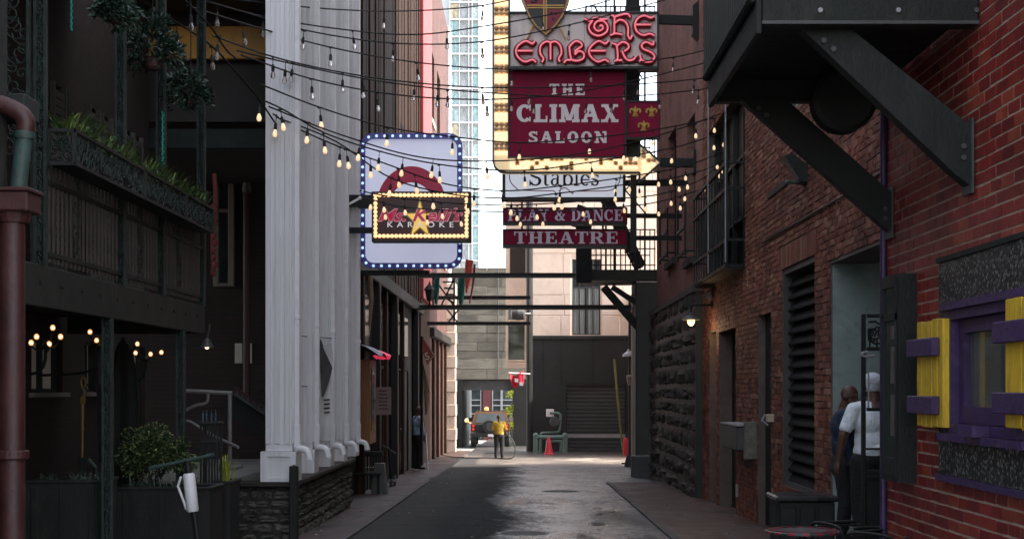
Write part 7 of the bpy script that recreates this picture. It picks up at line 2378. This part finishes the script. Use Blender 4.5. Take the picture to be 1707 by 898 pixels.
person('man in a pale blue shirt and black waistcoat standing against the dark left fronts', (XL + .26, d, gz(d) + .05), -math.pi / 2 + .5, 1.8, blue, blackc, M['skin'],
    [((.19, -.01, 1.42), (.24, .02, 1.14), (.22, .1, .9)), ((-.19, -.01, 1.42), (-.25, 0, 1.14), (-.24, .08, .9))], sleeve=1.7)
o = MB(); d = 40.4; o.tube([(XL + .55, d, gz(d) + .05), (XL + .5, d, gz(d) + 1.1)], .025, 8)
tag(o.build('pale_cane', M['white2']), 'pale post standing next to the man in the waistcoat', 'post')
# ---------------------------------------------------------------- truck in the passage
d = 70.0
g0 = gz(d)
xc = XP(817, d)
orange = pm('orange_car_paint', (.11, .042, .01), .3, .1, 2, .05, 30, coat=.6)
t = thing('parked_car', 'orange off-road car with a rear spare wheel parked under the bridge', 'car', (xc, d + 2, g0))
o = MB()
hw = .96
prof = [(0, .55), (0, 1.12), (.05, 1.15), (4.2, 1.15), (4.35, 1.05), (4.4, .6)]
o.prism([(xc - hw, d + y, g0 + z) for y, z in prof], (2 * hw, 0, 0))
o.build('body', orange, t)
o = MB()
V = []
for y, z, w_ in ((.04, 1.152, .9), (.22, 1.72, .76), (2.3, 1.74, .76), (2.9, 1.152, .9)):
    V += [(xc - w_, d + y, g0 + z), (xc + w_, d + y, g0 + z)]
o.add(V, [(0, 1, 3, 2), (2, 3, 5, 4), (4, 5, 7, 6), (0, 2, 4, 6), (1, 7, 5, 3), (0, 6, 7, 1)])
o.build('cabin', orange, t)
o = MB()
o.add([(xc - .76, d + .035, g0 + 1.2), (xc + .76, d + .035, g0 + 1.2), (xc + .66, d + .185, g0 + 1.64), (xc - .66, d + .185, g0 + 1.64)], [(0, 1, 2, 3)])
o.build('rear_window', M['glassd'], t)
o = MB(); o.bbox(xc - .98, xc + .98, d - .18, d + .1, g0 + .5, g0 + .72, .03); o.build('rear_bumper', M['rubber'], t)
o = MB(); o.bbox(xc - .7, xc + .7, d - .05, d - .001, g0 + .72, g0 + 1.14, .02); o.build('tailgate', M['rubber'], t)
o = MB(); o.lathe((xc + .0, d - .22, g0 + 1.0), [(.12, 0), (.3, 0), (.37, .04), (.37, .2), (.3, .22)], 24, 'Y'); sp_ = o.build('spare_wheel', M['rubber'], t)
o = MB(); o.lathe((xc, d - .235, g0 + 1.0), [(.001, .0), (.19, .0), (.2, .02)], 20, 'Y'); o.build('rim', M['steel'], sp_)
red = em('tail_light', (1, .05, .03), .5, (.5, .02, .02))
for s_ in (-1, 1):
    o = MB(); o.bbox(xc + s_ * .83 - .1, xc + s_ * .83 + .1, d - .03, d - .001, g0 + .8, g0 + 1.14, .01); tl = o.build('tail_light', M['rubber'], t)
    o = MB()
    for z in (.88, 1.04): o.lathe((xc + s_ * .83, d - .05, g0 + z), [(.001, 0), (.06, .004), (.065, .02)], 12, 'Y')
    o.build('lens', red, tl)
    for y in (.55, 3.5):
        o = MB(); o.lathe((xc + s_ * .84 - .14, d + y, g0 + .4), [(.2, 0), (.36, .01), (.4, .05), (.4, .23), (.36, .27), (.2, .28)], 24, 'X'); wh_ = o.build('wheel', M['rubber'], t)
        o = MB(); o.lathe((xc + s_ * .84 - .145, d + y, g0 + .4), [(.001, 0), (.2, .003), (.2, .287), (.001, .29)], 16, 'X'); o.build('rim', M['grey'], wh_)
    o = MB(); o.bbox(xc + s_ * 1.02 - .12 , xc + s_ * 1.02 + .12, d + 2.2, d + 2.3, g0 + 1.2, g0 + 1.4, .03); o.tube([(xc + s_ * .9, d + 2.3, g0 + 1.22), (xc + s_ * 1.0, d + 2.25, g0 + 1.28)], .02); o.build('mirror', M['rubber'] if s_ < 0 else M['white2'], t)
o = MB(); o.ball((xc - 1.18, d + .5, g0 + 1.3), .1, n=10, m=6); o.tube([(xc - .9, d + .5, g0 + 1.1), (xc - 1.16, d + .5, g0 + 1.28)], .02); o.build('side_lamp', em('amber_lamp', (1, .55, .2), 1.6, (1, .6, .2)), t)
o = MB(); o.tube([(xc - .66, d + .5, g0 + 1.78), (xc + .66, d + .5, g0 + 1.78)], .02, 6)
for x in (-.6, 0, .6): o.tube([(xc + x, d + .5, g0 + 1.73), (xc + x, d + .5, g0 + 1.78)], .018)
for x in (-.66, .66): o.tube([(xc + x, d + .35, g0 + 1.77), (xc + x, d + 2.2, g0 + 1.79)], .02, 6)
o.build('roof_rack', M['rubber'], t)
o = MB(); o.lathe((xc - .2, d + .5, g0 + 1.8), [(.11, 0), (.11, .1), (.07, .16), (.001, .17)], 14); o.build('beacon', em('amber_beacon', (1, .45, .12), .9, (.9, .4, .1)), t)
o = MB(); o.box(xc - .1, xc + .2, d - .19, d - .181, g0 + .52, g0 + .64); o.build('number_plate', M['white2'], t)
# ---------------------------------------------------------------- gas pipes, cone, poles at the black front
d = 59.5
gp = pm('green_pipe', (.12, .2, .17), .5, .2, 5, .2, dirt=(.2, .24, .22))
t = thing('gas_meter_pipes', 'green gas pipes with a round meter behind a low pipe guard rail', 'gas meter', P(918, 757, d))
o = MB(); T_ = lambda *p: [P(a, b, d + c) for a, b, c in p]
o.tube(smooth_path(T_((901, 755, .8), (902, 725, .8), (906, 721, .8), (928, 720, .8), (933, 716, .8), (934, 700, .8), (934, 692, .8), (930, 688, .8), (917, 688, .9)), 3), .05, 8)
o.tube(T_((912, 755, .9), (912, 735, .9), (935, 735, .9), (935, 755, .9)), .07, 8); o.build('pipework', gp, t, True)
o = MB(); o.lathe(P(925, 703, d + .5), [(.001, 0), (.2, .02), (.22, .12), (.2, .3), (.001, .32)], 18, 'Y'); o.build('meter', M['steel'], t)
o = MB(); o.bbox(XP(911, d), XP(924, d), d + .9, d + 1.0, ZP(695, d), ZP(682, d), .02); o.build('wall_plate', M['white2'], t)
o = MB()
for px in (893, 942): o.tube(T_((px, 760, 0), (px, 725, 0)), .11, 10); o.ball(P(px, 725, d), .11)
o.tube(T_((893, 728, 0), (942, 728, 0)), .08, 8); o.build('guard_rail', gp, t)
d = 57.5
t = thing('traffic_cone', 'pinkish red traffic cone standing before the green gas pipes', 'traffic cone', (XP(915, d), d, gz(d)))
cm_ = pm('cone_red', (.62, .04, .06), .45, .1, 4, .1)
o = MB(); o.lathe((XP(915, d), d, gz(d) + .04), [(.17, 0), (.06, .6), (.045, .66), (.001, .67)], 16); o.build('cone', cm_, t, True)
o = MB(); o.bbox(XP(915, d) - .21, XP(915, d) + .21, d - .21, d + .21, gz(d), gz(d) + .04, .015); o.build('base', cm_, t)
d = 56
o = MB(); o.lathe((XP(1043, d), d, gz(d)), [(.1, 0), (.1, .6), (.08, .68), (.001, .7)], 14)
tag(o.build('red_bollard', cm_), 'short red bollard at the right end of the black front', 'bollard')
d = 60.5
o = MB(); o.tube([P(1024, 598, d), P(1031, 680, d), P(1038, 752, d)], [.05, .05, .035], 8)
tag(o.build('bamboo_pole', pm('bamboo', (.17, .18, .06), .6, .25, 4, .2, dirt=(.08, .08, .05))), 'long yellow green pole leaning against the black roller door', 'pole')
# ---------------------------------------------------------------- scraps on the ground
rg = random.Random(41)
o = MB()
for k in range(60):
    y = rg.uniform(17, 40)
    x = rg.choice((rg.uniform(-2.2, 1.8), rg.uniform(-2.9, -2.3), rg.uniform(1.9, 3.1)))
    s_ = rg.uniform(.012, .03)
    a = rg.uniform(0, 6.28)
    h = gz(y) + (.042 if x < -2.3 or x > 1.9 else .006)
    u, v = Vector((math.cos(a), math.sin(a), 0)) * s_, Vector((-math.sin(a), math.cos(a), 0)) * s_ * rg.uniform(.4, 1)
    c = Vector((x, y, h))
    o.add([c - u - v, c + u - v + Vector((0, 0, s_ * .3)), c + u + v, c - u + v + Vector((0, 0, s_ * .5))], [(0, 1, 2, 3)])
tag(o.build('litter', pm('paper_scrap', (.5, .48, .44), .8, .3, 8, .1)), 'scattered scraps of paper and leaves on the wet alley', 'litter', kind='stuff')
